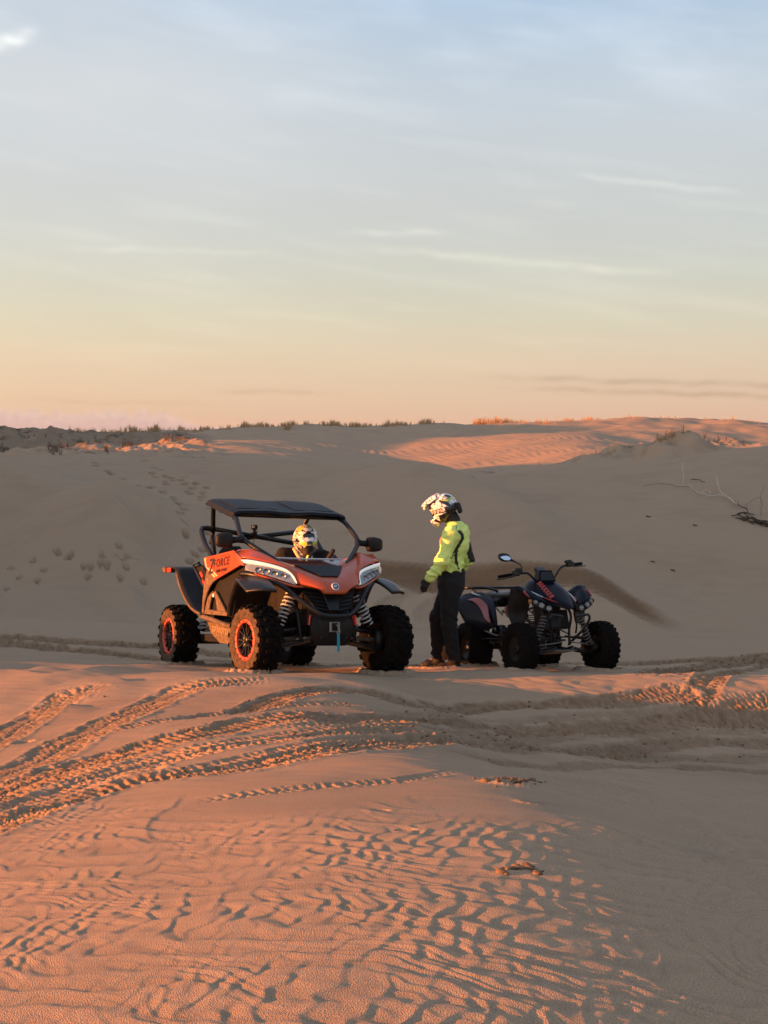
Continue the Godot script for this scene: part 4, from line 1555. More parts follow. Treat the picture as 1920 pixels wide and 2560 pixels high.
		if true:
			var turn := Basis(Vector3.UP, PI / 2.0 * s)
			var tilt := Basis(Vector3.RIGHT if false else Vector3(s, 0, 0), 0.0)
			var up_slope := 0.055
			for q in [["Z", 0.215, 0.075, 1.062], ["FORCE", 0.112, 0.365, 1.098], ["1000 SPORT", 0.044, 0.37, 1.018]]:
				var tm := word(q[0], q[1], 0.0015, "Droid Sans", true)
				var o := part_mesh("lettering", tm, M.decal_dark, flank)
				var shear := Basis(Vector3(1.35, 0, 0), Vector3(0.26, 1, 0), Vector3(0, 0, 1))
				o.transform = Transform3D(turn * Basis(Vector3.BACK, up_slope) * shear, Vector3(0.7535 * s, q[3], q[2] if s < 0 else 0.62 - q[2]))
			st = mb()
			for k in 9:
				var z0 := 0.28 + k * 0.034
				var pl := [Vector3(0.7507, 1.150, z0 + 0.020), Vector3(0.7507, 1.150, z0 + 0.028), Vector3(0.7507, 1.168 + k * 0.0012, z0 + 0.050), Vector3(0.7507, 1.168 + k * 0.0012, z0 + 0.042)]
				if s < 0:
					pl = flip_pts(pl, -1)
				else:
					pl.reverse()
				plate(st, pl, Vector3(0.0012 * s, 0, 0), 0.0002)
			tag(part("hatch_marks", st, M.red_reflector, flank), "", "", "", "stuff")
		# dark gap behind, doors, inner tub
		st = mb()
		var dr := [Vector3(0.66, 1.05, -0.24), Vector3(0.66, 0.60, -0.30), Vector3(0.66, 0.56, 0.52), Vector3(0.66, 0.78, 0.62), Vector3(0.66, 1.03, 0.90), Vector3(0.66, 1.15, 0.70), Vector3(0.66, 1.12, -0.16)]
		if s < 0:
			dr = flip_pts(dr, -1)
			dr.reverse()
		plate(st, dr, Vector3(0.025 * s, 0, 0), 0.006)
		part("door", st, M.black_plastic, b)
		st = mb(true)
		rows = [[Vector3(0.715, 0.94, 0.17), Vector3(0.715, 1.05, -0.12), Vector3(0.705, 0.99, -0.16)], [Vector3(0.735, 0.88, 0.03), Vector3(0.735, 0.92, -0.14), Vector3(0.715, 0.90, -0.20)], [Vector3(0.735, 0.74, -0.13), Vector3(0.735, 0.76, -0.20), Vector3(0.715, 0.78, -0.24)], [Vector3(0.72, 0.59, -0.22), Vector3(0.72, 0.59, -0.27), Vector3(0.70, 0.59, -0.30)]]
		sheet(st, rows if s > 0 else mirror_x(rows), 0.016, 4)
		part("rear_post_cover", st, M.dusty_plastic, b)
		# lower door with its cut-out
		for poly in [[Vector3(0.70, 0.585, -0.26), Vector3(0.70, 0.565, 0.50), Vector3(0.70, 0.60, 0.50), Vector3(0.70, 0.64, -0.24)], [Vector3(0.70, 0.64, -0.24), Vector3(0.70, 0.626, -0.08), Vector3(0.70, 0.75, -0.02), Vector3(0.70, 0.80, 0.04), Vector3(0.70, 0.82, 0.02), Vector3(0.70, 0.75, -0.14)], [Vector3(0.70, 0.80, 0.05), Vector3(0.70, 0.73, 0.12), Vector3(0.70, 0.62, 0.16), Vector3(0.70, 0.605, 0.42), Vector3(0.70, 0.66, 0.34), Vector3(0.70, 0.82, 0.10)]]:
			st = mb()
			var pl = poly
			if s > 0:
				pl = poly.duplicate()
				pl.reverse()
			else:
				pl = flip_pts(poly, -1)
			var area := 0.0
			for k in pl.size():
				var a: Vector3 = pl[k]
				var c: Vector3 = pl[(k + 1) % pl.size()]
				area += a.z * c.y - c.z * a.y
			# seen from outside (x * s) the outline must run counter-clockwise
			if (area > 0.0) != (s < 0):
				pl.reverse()
			plate(st, pl, Vector3(0.02 * s, 0, 0), 0.005)
			part("lower_door", st, M.dusty_plastic, b)
		st = mb()
		bx(st, Vector3(0.712 * s, 0.775, 0.03), Vector3(0.01, 0.036, 0.05), Basis(Vector3.RIGHT, 0.2))
		part("warning_label", st, M.badge_white, b)
		# side intake behind the seats
		st = mb()
		for q in [[0.0, 0.0], [0.022, -0.045]]:
			tube(st, flip_pts([Vector3(0.72, 1.092 + q[0], -0.36 + q[1]), Vector3(0.72, 1.072 + q[0], -0.54 + q[1]), Vector3(0.72, 0.845 + q[0], -0.20 + q[1])], s), 0.016, 6)
		var scoop := part("side_intake", st, M.satin_black, b)
		st = mb()
		var sc := [Vector3(0.69, 1.09, -0.35), Vector3(0.69, 1.07, -0.55), Vector3(0.69, 0.83, -0.22), Vector3(0.69, 0.95, -0.12)]
		if s < 0:
			sc = flip_pts(sc, -1)
			sc.reverse()
		plate(st, sc, Vector3(0.022 * s, 0, 0), 0.005)
		part("intake_panel", st, M.black_plastic, scoop)
		st = mb()
		for poly in [[Vector3(0.713, 1.02, -0.33), Vector3(0.713, 1.01, -0.38), Vector3(0.713, 0.955, -0.30), Vector3(0.713, 0.975, -0.26)], [Vector3(0.713, 0.945, -0.30), Vector3(0.713, 0.87, -0.24), Vector3(0.713, 0.91, -0.21)]]:
			var pl = poly
			if s < 0:
				pl = flip_pts(poly, -1)
				pl.reverse()
			plate(st, pl, Vector3(0.01 * s, 0, 0), 0.002)
		part("intake_insert", st, M.red_reflector, scoop)
		# rear mudguard
		st = mb(true)
		rows = []
		for q in [[-1.30, 1.075, 0.80], [-1.16, 1.085, 0.80], [-0.95, 1.065, 0.80], [-0.86, 0.98, 0.79], [-0.72, 0.84, 0.79], [-0.56, 0.72, 0.785], [-0.42, 0.635, 0.77], [-0.26, 0.575, 0.73]]:
			rows.append([Vector3(0.40 * s, q[1] + 0.005, q[0]), Vector3(0.60 * s, q[1] + 0.005, q[0]), Vector3(q[2] * s, q[1], q[0])] if s > 0 else [Vector3(q[2] * s, q[1], q[0]), Vector3(0.60 * s, q[1] + 0.005, q[0]), Vector3(0.40 * s, q[1] + 0.005, q[0])])
		rows.reverse()
		sheet(st, rows, 0.014, 3)
		var guard := part("rear_mudguard", st, M.black_plastic, b)
		st = mb(true)
		tube(st, smooth_path(flip_pts([Vector3(0.79, 1.0, -0.90), Vector3(0.795, 0.86, -0.76), Vector3(0.79, 0.72, -0.58), Vector3(0.775, 0.635, -0.43), Vector3(0.735, 0.58, -0.27)], s), 4), 0.016, 6)
		part("guard_edge", st, M.dusty_plastic, guard)
		st = mb()
		bx(st, Vector3(0.75 * s, 1.062, -1.305), Vector3(0.12, 0.05, 0.10), Basis(Vector3.RIGHT, 0.15))
		part("guard_tip", st, M.dusty_plastic, guard)
		st = mb()
		bx(st, Vector3(0.804 * s, 1.055, -1.13), Vector3(0.012, 0.045, 0.13), Basis())
		part("side_reflector", st, M.red_reflector, guard)
		# front arch and flare
		st = mb(true)
		rows = []
		for q in [[0.50, 0.565, 0.735], [0.535, 0.66, 0.745], [0.62, 0.78, 0.745], [0.72, 0.88, 0.745], [0.82, 0.925, 0.74], [0.98, 0.925, 0.72]]:
			var r := [Vector3(0.30, q[1], q[0] + 0.02), Vector3(0.52, q[1], q[0] + 0.01), Vector3(q[2], q[1], q[0])]
			rows.append(mirror_x([r])[0] if s < 0 else r)
		rows.reverse()
		sheet(st, rows, 0.014, 3)
		part("front_arch", st, M.black_plastic, b)
		st = mb(true)
		rows = [[Vector3(0.60, 0.80, 1.46), Vector3(0.72, 0.805, 1.40), Vector3(0.825, 0.79, 1.26)], [Vector3(0.59, 0.865, 1.30), Vector3(0.72, 0.88, 1.25), Vector3(0.835, 0.85, 1.14)], [Vector3(0.575, 0.92, 1.10), Vector3(0.70, 0.935, 1.05), Vector3(0.82, 0.90, 0.98)], [Vector3(0.57, 0.925, 0.85), Vector3(0.68, 0.94, 0.82), Vector3(0.775, 0.915, 0.82)]]
		sheet(st, rows if s > 0 else mirror_x(rows), 0.028, 4)
		part("front_flare", st, M.satin_black, b)
		# bumper tubes
		st = mb(true)
		tube(st, smooth_path(flip_pts([Vector3(0.72, 0.975, 0.82), Vector3(0.66, 0.965, 0.98), Vector3(0.55, 0.915, 1.12), Vector3(0.44, 0.845, 1.24), Vector3(0.30, 0.70, 1.37), Vector3(0.18, 0.605, 1.46), Vector3(0.11, 0.578, 1.475), Vector3(0.0, 0.572, 1.48)], s), 4), 0.024, 10)
		part("bumper_tube", st, M.satin_black, b)
		# suspension
		for q in [[0.50, 0.42, 1.06], [0.50, 0.42, 1.24]]:
			st = mb(true)
			tube(st, flip_pts([Vector3(0.20, 0.47, q[2]), Vector3(0.60, 0.40, 1.15)], s), 0.018, 8)
			part("upper_arm", st, M.satin_black, b)
		for z in [1.02, 1.26]:
			st = mb(true)
			tube(st, flip_pts([Vector3(0.17, 0.345, z), Vector3(0.60, 0.245, 1.15)], s), 0.022, 8)
			part("lower_arm", st, M.dusty_plastic, b)
		st = mb()
		bar(st, Vector3(0.24 * s, 0.335, 1.26), Vector3(0.585 * s, 0.25, 1.17), 0.09, 0.022)
		part("arm_guard", st, M.black_plastic, b)
		st = mb()
		bar(st, Vector3(0.225 * s, 0.365, 1.29), Vector3(0.32 * s, 0.352, 1.26), 0.03, 0.012)
		part("arm_clip", st, M.machined, b)
		st = mb(true)
		tube(st, flip_pts([Vector3(0.55, 0.343, 1.143), Vector3(0.62, 0.343, 1.143)], s), 0.115, 16)
		tube(st, flip_pts([Vector3(0.585, 0.24, 1.15), Vector3(0.60, 0.34, 1.16), Vector3(0.585, 0.42, 1.15)], s), 0.035, 8)
		part("knuckle", st, M.dark_metal, b)
		st = mb(true)
		tube(st, flip_pts([Vector3(0.16, 0.36, 1.14), Vector3(0.60, 0.343, 1.143)], s), 0.02, 8)
		part("drive_shaft", st, M.dusty_plastic, b)
		shock("front_shock", Vector3(0.335 * s, 0.80, 1.20), Vector3(0.485 * s, 0.46, 1.19), b, 0.050, 8.0, 0.0085)
		shock("rear_shock", Vector3(0.46 * s, 0.62, -0.86), Vector3(0.47 * s, 0.40, -0.94), b, 0.055, 5.0, 0.011)
		st = mb()
		bar(st, Vector3(0.46 * s, 0.335, -0.40), Vector3(0.53 * s, 0.335, -1.10), 0.05, 0.075)
		part("trailing_arm", st, M.black_plastic, b)
		for y in [0.28, 0.42]:
			st = mb(true)
			tube(st, flip_pts([Vector3(0.12, y, -1.05), Vector3(0.58, y, -1.14)], s), 0.018, 8)
			part("rear_link", st, M.satin_black, b)
		# rocker, side bar, belly
		st = mb(true)
		tube(st, smooth_path(flip_pts([Vector3(0.60, 0.55, -0.52), Vector3(0.71, 0.56, -0.30), Vector3(0.72, 0.52, 0.10), Vector3(0.70, 0.475, 0.40), Vector3(0.62, 0.45, 0.55)], s), 4), 0.030, 10, true, 0.8)
		part("side_bar", st, M.dusty_plastic, b)
		st = mb()
		var rk := [Vector3(0.60, 0.50, -0.36), Vector3(0.60, 0.40, -0.26), Vector3(0.60, 0.30, 0.02), Vector3(0.60, 0.29, 0.55), Vector3(0.60, 0.46, 0.60)]
		if s < 0:
			rk = flip_pts(rk, -1)
			rk.reverse()
		plate(st, rk, Vector3(0.03 * s, 0, 0), 0.008)
		var rocker := part("rocker_panel", st, M.dusty_plastic, b)
		var tm := word("CFMOTO", 0.10, 0.004, "Droid Sans", true)
		var o := part_mesh("lettering", tm, M.letter_tan, rocker)
		o.transform = Transform3D(Basis(Vector3.UP, PI / 2.0 * s) * Basis(Vector3.BACK, -0.07 * -s) * Basis.from_scale(Vector3(1.15, 0.8, 1)), Vector3(0.632 * s, 0.42, 0.02))
		# seats and mirrors
		st = mb(true)
		var seat_f := []
		for q in [[0.50, -0.06, 0.20, 0.05], [0.52, -0.32, 0.22, 0.06], [0.70, -0.42, 0.23, 0.06], [0.95, -0.46, 0.24, 0.06], [1.10, -0.47, 0.18, 0.055], [1.24, -0.48, 0.14, 0.05], [1.30, -0.48, 0.09, 0.03]]:
			var ring := []
			for k in 12:
				var a := TAU * k / 12.0
				ring.append(Vector3(0.33 * s + cos(a) * q[2], q[0] + (sin(a) * q[3] if q[0] < 0.52 else 0.0), q[1] - sin(a) * q[3]))
			seat_f.append(ring)
		skin(st, seat_f, true)
		part("seat", st, M.seat_cloth, b)
		st = mb(true)
		var mc := Vector3(0.79 * s, 1.30, 0.60)
		tube(st, flip_pts([Vector3(0.615, 1.32, 0.62), Vector3(0.67, 1.315, 0.60), Vector3(0.735, 1.31, 0.60)], s), [0.042, 0.030, 0.034], 8)
		var mirror := part("mirror", st, M.black_plastic, b)
		st = mb(true)
		var rings2 := []
		for q in [[0.0, 0.035, 0.062], [0.012, 0.046, 0.075], [0.07, 0.050, 0.078], [0.14, 0.040, 0.066], [0.165, 0.025, 0.046]]:
			var ring := []
			for k in 12:
				var a := TAU * k / 12.0
				ring.append(Vector3((0.735 + q[0]), 1.305 + signf(sin(a)) * pow(absf(sin(a)), 0.6) * q[2], 0.60 + signf(cos(a)) * pow(absf(cos(a)), 0.6) * q[1]))
			if s < 0:
				ring = flip_pts(ring, -1)
			else:
				pass
			rings2.append(ring)
		if s > 0:
			for r in rings2:
				r.reverse()
		skin(st, rings2, true)
		part("mirror_housing", st, M.black_plastic, mirror)
	# ---- nose: grille, winch plate, strap
	st = mb()
	plate(st, [Vector3(-0.30, 0.86, 1.24), Vector3(-0.16, 0.60, 1.40), Vector3(0.16, 0.60, 1.40), Vector3(0.30, 0.86, 1.24)], Vector3(0, 0.008, 0.012), 0.003)
	var grille := part("grille", st, M.satin_black, b)
	for k in 6:
		var t := (k + 0.5) / 6.0
		var y := lerpf(0.84, 0.61, t)
		var z := lerpf(1.265, 1.412, t)
		var wide := lerpf(0.30, 0.165, t)
		for s in [-1.0, 1.0]:
			st = mb()
			bar(st, Vector3(wide * s, y + 0.018, z - 0.004), Vector3(lerpf(0.075, 0.05, t) * s, y - 0.004, z + 0.022), 0.024, 0.010)
			part("slat", st, M.black_plastic, grille)
	st = mb()
	plate(st, [Vector3(-0.085, 0.80, 1.33), Vector3(-0.05, 0.615, 1.425), Vector3(0.05, 0.615, 1.425), Vector3(0.085, 0.80, 1.33)], Vector3(0, 0.012, 0.018), 0.005)
	part("grille_centre", st, M.satin_black, grille)
	st = mb(true)
	sheet(st, [[Vector3(-0.165, 0.30, 1.34), Vector3(-0.1, 0.30, 1.37), Vector3(0.1, 0.30, 1.37), Vector3(0.165, 0.30, 1.34)], [Vector3(-0.215, 0.40, 1.37), Vector3(-0.12, 0.40, 1.41), Vector3(0.12, 0.40, 1.41), Vector3(0.215, 0.40, 1.37)], [Vector3(-0.225, 0.51, 1.38), Vector3(-0.12, 0.51, 1.42), Vector3(0.12, 0.51, 1.42), Vector3(0.225, 0.51, 1.38)], [Vector3(-0.19, 0.585, 1.36), Vector3(-0.1, 0.585, 1.40), Vector3(0.1, 0.585, 1.40), Vector3(0.19, 0.585, 1.36)]], 0.02, 4)
	var wp := part("winch_plate", st, M.black_plastic, b)
	st = mb()
	for q in [[-0.14, 0.52], [0.14, 0.52], [-0.13, 0.37], [0.13, 0.37]]:
		tube(st, [Vector3(q[0], q[1], 1.40), Vector3(q[0], q[1], 1.427)], 0.012, 8)
	tag(part("plate_bolts", st, M.dark_metal, wp), "", "", "", "stuff")
	st = mb()
	for s in [-1.0, 1.0]:
		tube(st, [Vector3(0.042 * s, 0.425, 1.446), Vector3(0.042 * s, 0.515, 1.446)], 0.012, 10)
	bx(st, Vector3(0, 0.512, 1.436), Vector3(0.10, 0.010, 0.02))
	bx(st, Vector3(0, 0.428, 1.436), Vector3(0.10, 0.010, 0.02))
	part("fairlead", st, M.machined, wp)
	st = mb(true)
	tube(st, smooth_path([Vector3(0.012, 0.49, 1.452), Vector3(0.032, 0.465, 1.468), Vector3(0.040, 0.42, 1.472), Vector3(0.022, 0.40, 1.470), Vector3(0.018, 0.43, 1.466)], 4), 0.008, 8)
	part("winch_hook", st, M.machined, wp)
	st = mb()
	bx(st, Vector3(0.028, 0.325, 1.474), Vector3(0.028, 0.175, 0.004), Basis(Vector3.BACK, 0.02), 0.001)
	part("hook_strap", st, M.cyan_strap, wp)
	for s in [-1.0, 1.0]:
		st = mb()
		bx(st, Vector3(0.232 * s, 0.535, 1.385), Vector3(0.014, 0.095, 0.045), Basis(Vector3.BACK, 0.10 * s) * Basis(Vector3.UP, 0.5 * s))
		part("front_reflector", st, M.red_reflector, wp)
	# ---- tub, floor, frame, engine
	st = mb()
	bx(st, Vector3(0, 0.315, 0.1), Vector3(0.56, 0.06, 2.0))
	bx(st, Vector3(0, 0.32, 0.0), Vector3(1.18, 0.05, 1.0))
	part("floor", st, M.black_plastic, b)
	st = mb()
	bx(st, Vector3(0, 0.75, 0.78), Vector3(0.74, 0.56, 0.40))
	bx(st, Vector3(0, 0.62, 1.10), Vector3(0.38, 0.40, 0.36))
	bx(st, Vector3(0, 1.04, 0.50), Vector3(0.92, 0.14, 0.22), Basis(Vector3.RIGHT, -0.15))
	part("dashboard", st, M.black_plastic, b)
	st = mb()
	bx(st, Vector3(0, 0.55, -0.72), Vector3(0.86, 0.42, 0.44))
	bx(st, Vector3(0, 0.86, -0.68), Vector3(1.06, 0.28, 0.40))
	part("engine_cover", st, M.black_plastic, b)
	st = mb()
	bx(st, Vector3(0, 0.45, -1.08), Vector3(0.36, 0.34, 0.36))
	tube(st, [Vector3(-0.3, 0.62, -1.25), Vector3(0.3, 0.62, -1.25)], 0.08, 12)
	part("rear_drive", st, M.dark_metal, b)
	for s in [-1.0, 1.0]:
		for pts in [[Vector3(0.28, 0.34, 1.30), Vector3(0.28, 0.62, 1.20), Vector3(0.33, 0.86, 1.05), Vector3(0.40, 0.95, 0.75)], [Vector3(0.40, 0.36, -0.55), Vector3(0.42, 0.9, -0.75), Vector3(0.50, 1.32, -0.62)]]:
			st = mb(true)
			tube(st, flip_pts(pts, s), 0.02, 8)
			part("frame_tube", st, M.satin_black, b)
	# dusty coolant pipe and hose seen between the arms on the lit side
	st = mb(true)
	tube(st, smooth_path([Vector3(-0.40, 0.52, 1.02), Vector3(-0.34, 0.60, 1.10), Vector3(-0.26, 0.63, 1.14), Vector3(-0.20, 0.60, 1.10)], 4), 0.022, 8)
	tube(st, smooth_path([Vector3(-0.30, 0.80, 1.08), Vector3(-0.33, 0.70, 1.10), Vector3(-0.28, 0.62, 1.06)], 4), 0.016, 8)
	part("hoses", st, M.dusty_plastic, b)
	# steering wheel
	st = mb(true)
	var ring := []
	var hub := Vector3(0.36, 1.105, 0.38)
	var tb := Basis(Vector3.RIGHT, deg_to_rad(-38.0))
	for k in 25:
		var a := TAU * k / 24.0
		ring.append(hub + tb * Vector3(cos(a) * 0.17, sin(a) * 0.17, 0))
	tube(st, ring, 0.016, 8, false)
	tube(st, [hub, hub + tb * Vector3(0, -0.03, 0.25)], 0.022, 8)
	for a in [0.3, 2.84, 4.71]:
		bar(st, hub, hub + tb * Vector3(cos(a) * 0.16, sin(a) * 0.16, 0), 0.03, 0.012)
	part("steering_wheel", st, M.seat_cloth, b)

# ---------------------------------------------------------------- the quad
const QUAD_AT := [22.0, -6.9, -1.5, Vector3(1.594, -0.156, -16.262)]

func quad_wheel(parent: Node3D, R: float, w: float, bead: float, called := "wheel") -> MeshInstance3D:
	var st := mb(true)
	var h := w * 0.5
	lathe(st, [[0.02, -h * 0.25], [bead * 0.72, -h * 0.35], [bead * 0.92, -h * 0.62], [bead, -h * 0.66], [bead, h * 0.66], [bead * 0.9, h * 0.6], [0.03, h * 0.1]], Transform3D(), 28)
	var wheel := part(called, st, M.dark_metal, parent)
	var rows := []
	var n := 5 if w < 0.22 else 7
	for k in n:
		var f := (k / float(n - 1) - 0.5) * 2.0
		rows.append([f * h * 0.80, w / n * 0.62, 0.030, 0.5 * (k % 2), 0.0, -0.28 * f * absf(f)])
	part_mesh("tyre", tyre_mesh(R, w, bead, rows, 26, 0.012), M.rubber, wheel)
	st = mb(true)
	lathe(st, [[0.0005, -h * 0.62], [0.035, -h * 0.60], [0.045, -h * 0.45], [0.045, -h * 0.2]], Transform3D(), 14)
	part("hub_cap", st, M.dark_metal, wheel)
	return wheel

func quad():
	var np := mat("navy_paint", lin(0.0025, 0.003, 0.009), 0.42, 0.0)
	np.clearcoat_enabled = true
	np.metallic_specular = 0.16
	np.clearcoat = 0.08
	np.clearcoat_roughness = 0.08
	mat("navy_red", lin(0.30, 0.022, 0.014), 0.3)
	mat("seat_vinyl", lin(0.012, 0.014, 0.020), 0.38)
	mat("mirror_glass", lin(0.75, 0.80, 0.85), 0.03, 1.0)
	mat("grey_metal", lin(0.16, 0.15, 0.14), 0.45, 0.7)
	mat("amber", lin(0.45, 0.14, 0.03), 0.3)
	var q := thing("quad_bike", "dark navy quad bike with red decals and wide handlebars, facing right", "quad bike", pose(QUAD_AT[0], QUAD_AT[1], QUAD_AT[2], QUAD_AT[3]))
	var st: SurfaceTool
	for s in [-1.0, 1.0]:
		var w := quad_wheel(q, 0.27, 0.185, 0.135)
		w.transform = Transform3D(Basis(Vector3.UP, deg_to_rad(3.0) + (PI if s > 0 else 0.0)) * Basis(Vector3.RIGHT, 0.4 + s), Vector3(0.465 * s, 0.27, 0.61))
	for s in [-1.0, 1.0]:
		var w := quad_wheel(q, 0.275, 0.265, 0.135)
		w.transform = Transform3D(Basis(Vector3.UP, PI if s > 0 else 0.0) * Basis(Vector3.RIGHT, 0.7 * s), Vector3(0.42 * s, 0.275, -0.61))
	# hood: one long nose from the tank to the point between the lamps
	st = mb(true)
	var rows := []
	for r in [[0.86, 0.672, 0.012, 0.665, 0.022, 0.655], [0.80, 0.715, 0.045, 0.705, 0.075, 0.680], [0.70, 0.770, 0.085, 0.755, 0.150, 0.705], [0.56, 0.845, 0.12, 0.825, 0.205, 0.755], [0.42, 0.915, 0.14, 0.890, 0.225, 0.815], [0.29, 0.965, 0.14, 0.945, 0.215, 0.860], [0.16, 0.985, 0.12, 0.965, 0.185, 0.870], [0.02, 0.955, 0.10, 0.935, 0.15, 0.840], [-0.16, 0.890, 0.09, 0.875, 0.13, 0.790]]:
		rows.append([Vector3(-r[4], r[5], r[0] - 0.02), Vector3(-r[2], r[3], r[0]), Vector3(0, r[1], r[0]), Vector3(r[2], r[3], r[0]), Vector3(r[4], r[5], r[0] - 0.02)])
	sheet(st, rows, 0.014, 4)
	var hood := part("hood", st, M.navy_paint, q)
	for s in [-1.0, 1.0]:
		# lettering and the white flash along the nose
		var up := Vector3(0.70 * s, 0.66, 0.30).normalized()
		var along := Vector3(0, -0.50, 0.865)
		along = (along - up * along.dot(up)).normalized()
		var across := up.cross(along * s)
		if s < 0:
			var o := part_mesh("lettering", word("MAXXER", 0.070, 0.003, "Droid Sans", true), M.letter_red, hood)
			o.transform = Transform3D(Basis(along * 1.35, up.cross(along), up) * Basis(Vector3(1, 0, 0), Vector3(0.25, 1, 0), Vector3(0, 0, 1)), Vector3(-0.118, 0.868, 0.535))
		st = mb(true)
		var fl := [Vector3(0.205, 0.872, 0.33), Vector3(0.196, 0.838, 0.43), Vector3(0.180, 0.800, 0.56), Vector3(0.128, 0.745, 0.72)]
		tube(st, smooth_path(flip_pts(fl, s), 4), [0.001, 0.003, 0.006, 0.008, 0.008, 0.0075, 0.007, 0.006, 0.005, 0.004, 0.003, 0.002, 0.001], 6, false)
		part("white_flash", st, M.badge_white, hood)
		st = mb(true)
		tube(st, smooth_path(flip_pts([Vector3(0.185, 0.795, 0.585), Vector3(0.150, 0.762, 0.69), Vector3(0.100, 0.730, 0.775)], s), 4), [0.001, 0.004, 0.006, 0.007, 0.007, 0.006, 0.004, 0.002, 0.001], 6, false)
		part("red_flash", st, M.navy_red, hood)
		# front mudguard: rounded wing outside the nose, then the flat inner flap behind the wheel
		st = mb(true)
		rows = [[Vector3(0.150, 0.690, 0.735), Vector3(0.235, 0.735, 0.735), Vector3(0.335, 0.775, 0.665)],
			[Vector3(0.200, 0.745, 0.62), Vector3(0.285, 0.825, 0.60), Vector3(0.372, 0.820, 0.585)],
			[Vector3(0.225, 0.785, 0.50), Vector3(0.325, 0.880, 0.47), Vector3(0.405, 0.870, 0.47)],
			[Vector3(0.225, 0.830, 0.38), Vector3(0.330, 0.905, 0.38), Vector3(0.420, 0.900, 0.400)],
			[Vector3(0.200, 0.80, 0.26), Vector3(0.320, 0.850, 0.28), Vector3(0.430, 0.840, 0.345)]]
		sheet(st, rows if s > 0 else mirror_x(rows), 0.016, 4)
		var guard := part("front_mudguard", st, M.navy_paint, q)
		st = mb(true)
		tube(st, smooth_path(flip_pts([Vector3(0.330, 0.868, 0.515), Vector3(0.372, 0.848, 0.555), Vector3(0.362, 0.790, 0.650)], s), 4), [0.002, 0.006, 0.009, 0.012, 0.013, 0.012, 0.010, 0.007, 0.003], 6)
		part("red_flash", st, M.navy_red, guard)
		st = mb(true)
		rows = [[Vector3(0.30, 0.845, 0.50), Vector3(0.37, 0.880, 0.46), Vector3(0.432, 0.895, 0.40)], [Vector3(0.27, 0.74, 0.47), Vector3(0.36, 0.75, 0.42), Vector3(0.452, 0.76, 0.34)], [Vector3(0.27, 0.64, 0.42), Vector3(0.36, 0.63, 0.36), Vector3(0.450, 0.63, 0.32)], [Vector3(0.30, 0.52, 0.40), Vector3(0.36, 0.515, 0.38), Vector3(0.425, 0.515, 0.36)]]
		var fl2 := []
		for r in rows:
			var rr = r.duplicate()
			if s > 0:
				rr.reverse()
				fl2.append(rr)
			else:
				fl2.append(flip_pts(r, -1))
		fl2.reverse()
		sheet(st, fl2, 0.014, 4)
		part("mud_flap", st, M.black_plastic, guard)
		# three small round lamps on each side
		st = mb(true)
		rows = [[Vector3(0.135, 0.635, 0.70), Vector3(0.25, 0.655, 0.69), Vector3(0.345, 0.71, 0.66)], [Vector3(0.135, 0.70, 0.71), Vector3(0.25, 0.735, 0.70), Vector3(0.345, 0.775, 0.665)]]
		sheet(st, rows if s > 0 else mirror_x(rows), 0.03, 3)
		var bezel := part("lamp_bezel", st, M.satin_black, q)
		for l in [[0.318, 0.742, 0.692, 0.020], [0.262, 0.708, 0.712, 0.027], [0.186, 0.676, 0.725, 0.026]]:
			st = mb(true)
			var tt := Transform3D(Basis.looking_at(Vector3(0.25 * s, 0.0, 1.0), Vector3.UP) * Basis(Vector3.UP, -PI / 2.0), Vector3(l[0] * s, l[1], l[2]))
			lathe(st, [[0.001, 0.0], [l[3] * 0.55, -0.003], [l[3] * 0.85, -0.010], [l[3], -0.016], [l[3] * 1.12, -0.014], [l[3] * 1.12, 0.02]], tt, 16)
			var lamp := part("headlight", st, M.lamp_bowl, bezel)
			st = mb(true)
			lathe(st, [[0.0005, -0.021], [l[3] * 0.6, -0.019], [l[3] * 0.97, -0.012]], tt, 16)
			part("lamp_cover", st, M.lamp_glass, lamp)
		st = mb(true)
		tube(st, flip_pts([Vector3(0.345, 0.748, 0.655), Vector3(0.372, 0.750, 0.650)], s), 0.022, 10)
		part("turn_signal", st, M.amber if s < 0 else M.satin_black, bezel)
	# bumper, frame, arms
	for s in [-1.0, 1.0]:
		st = mb(true)
		tube(st, smooth_path(flip_pts([Vector3(0.07, 0.585, 0.80), Vector3(0.15, 0.600, 0.84), Vector3(0.205, 0.605, 0.835), Vector3(0.225, 0.57, 0.83), Vector3(0.21, 0.51, 0.80), Vector3(0.16, 0.42, 0.74), Vector3(0.12, 0.36, 0.68), Vector3(0.10, 0.30, 0.60)], s), 4), 0.0135, 8)
		part("bumper_loop", st, M.satin_black, q)
		st = mb(true)
		tube(st, smooth_path(flip_pts([Vector3(0.09, 0.60, 0.79), Vector3(0.10, 0.50, 0.78), Vector3(0.11, 0.42, 0.74)], s), 4), 0.010, 8)
		part("bumper_stay", st, M.satin_black, q)
		for a in [[Vector3(0.10, 0.265, 0.72), Vector3(0.40, 0.195, 0.63)], [Vector3(0.10, 0.265, 0.44), Vector3(0.40, 0.195, 0.60)]]:
			st = mb(true)
			tube(st, flip_pts(a, s), 0.016, 8)
			part("lower_arm", st, M.satin_black, q)
		for a in [[Vector3(0.12, 0.385, 0.70), Vector3(0.39, 0.345, 0.62)], [Vector3(0.12, 0.385, 0.48), Vector3(0.39, 0.345, 0.60)]]:
			st = mb(true)
			tube(st, flip_pts(a, s), 0.012, 8)
			part("upper_arm", st, M.satin_black, q)
		st = mb(true)
		tube(st, flip_pts([Vector3(0.05, 0.33, 0.74), Vector3(0.39, 0.285, 0.67)], s), 0.008, 6)
		part("tie_rod", st, M.grey_metal, q)
		st = mb(true)
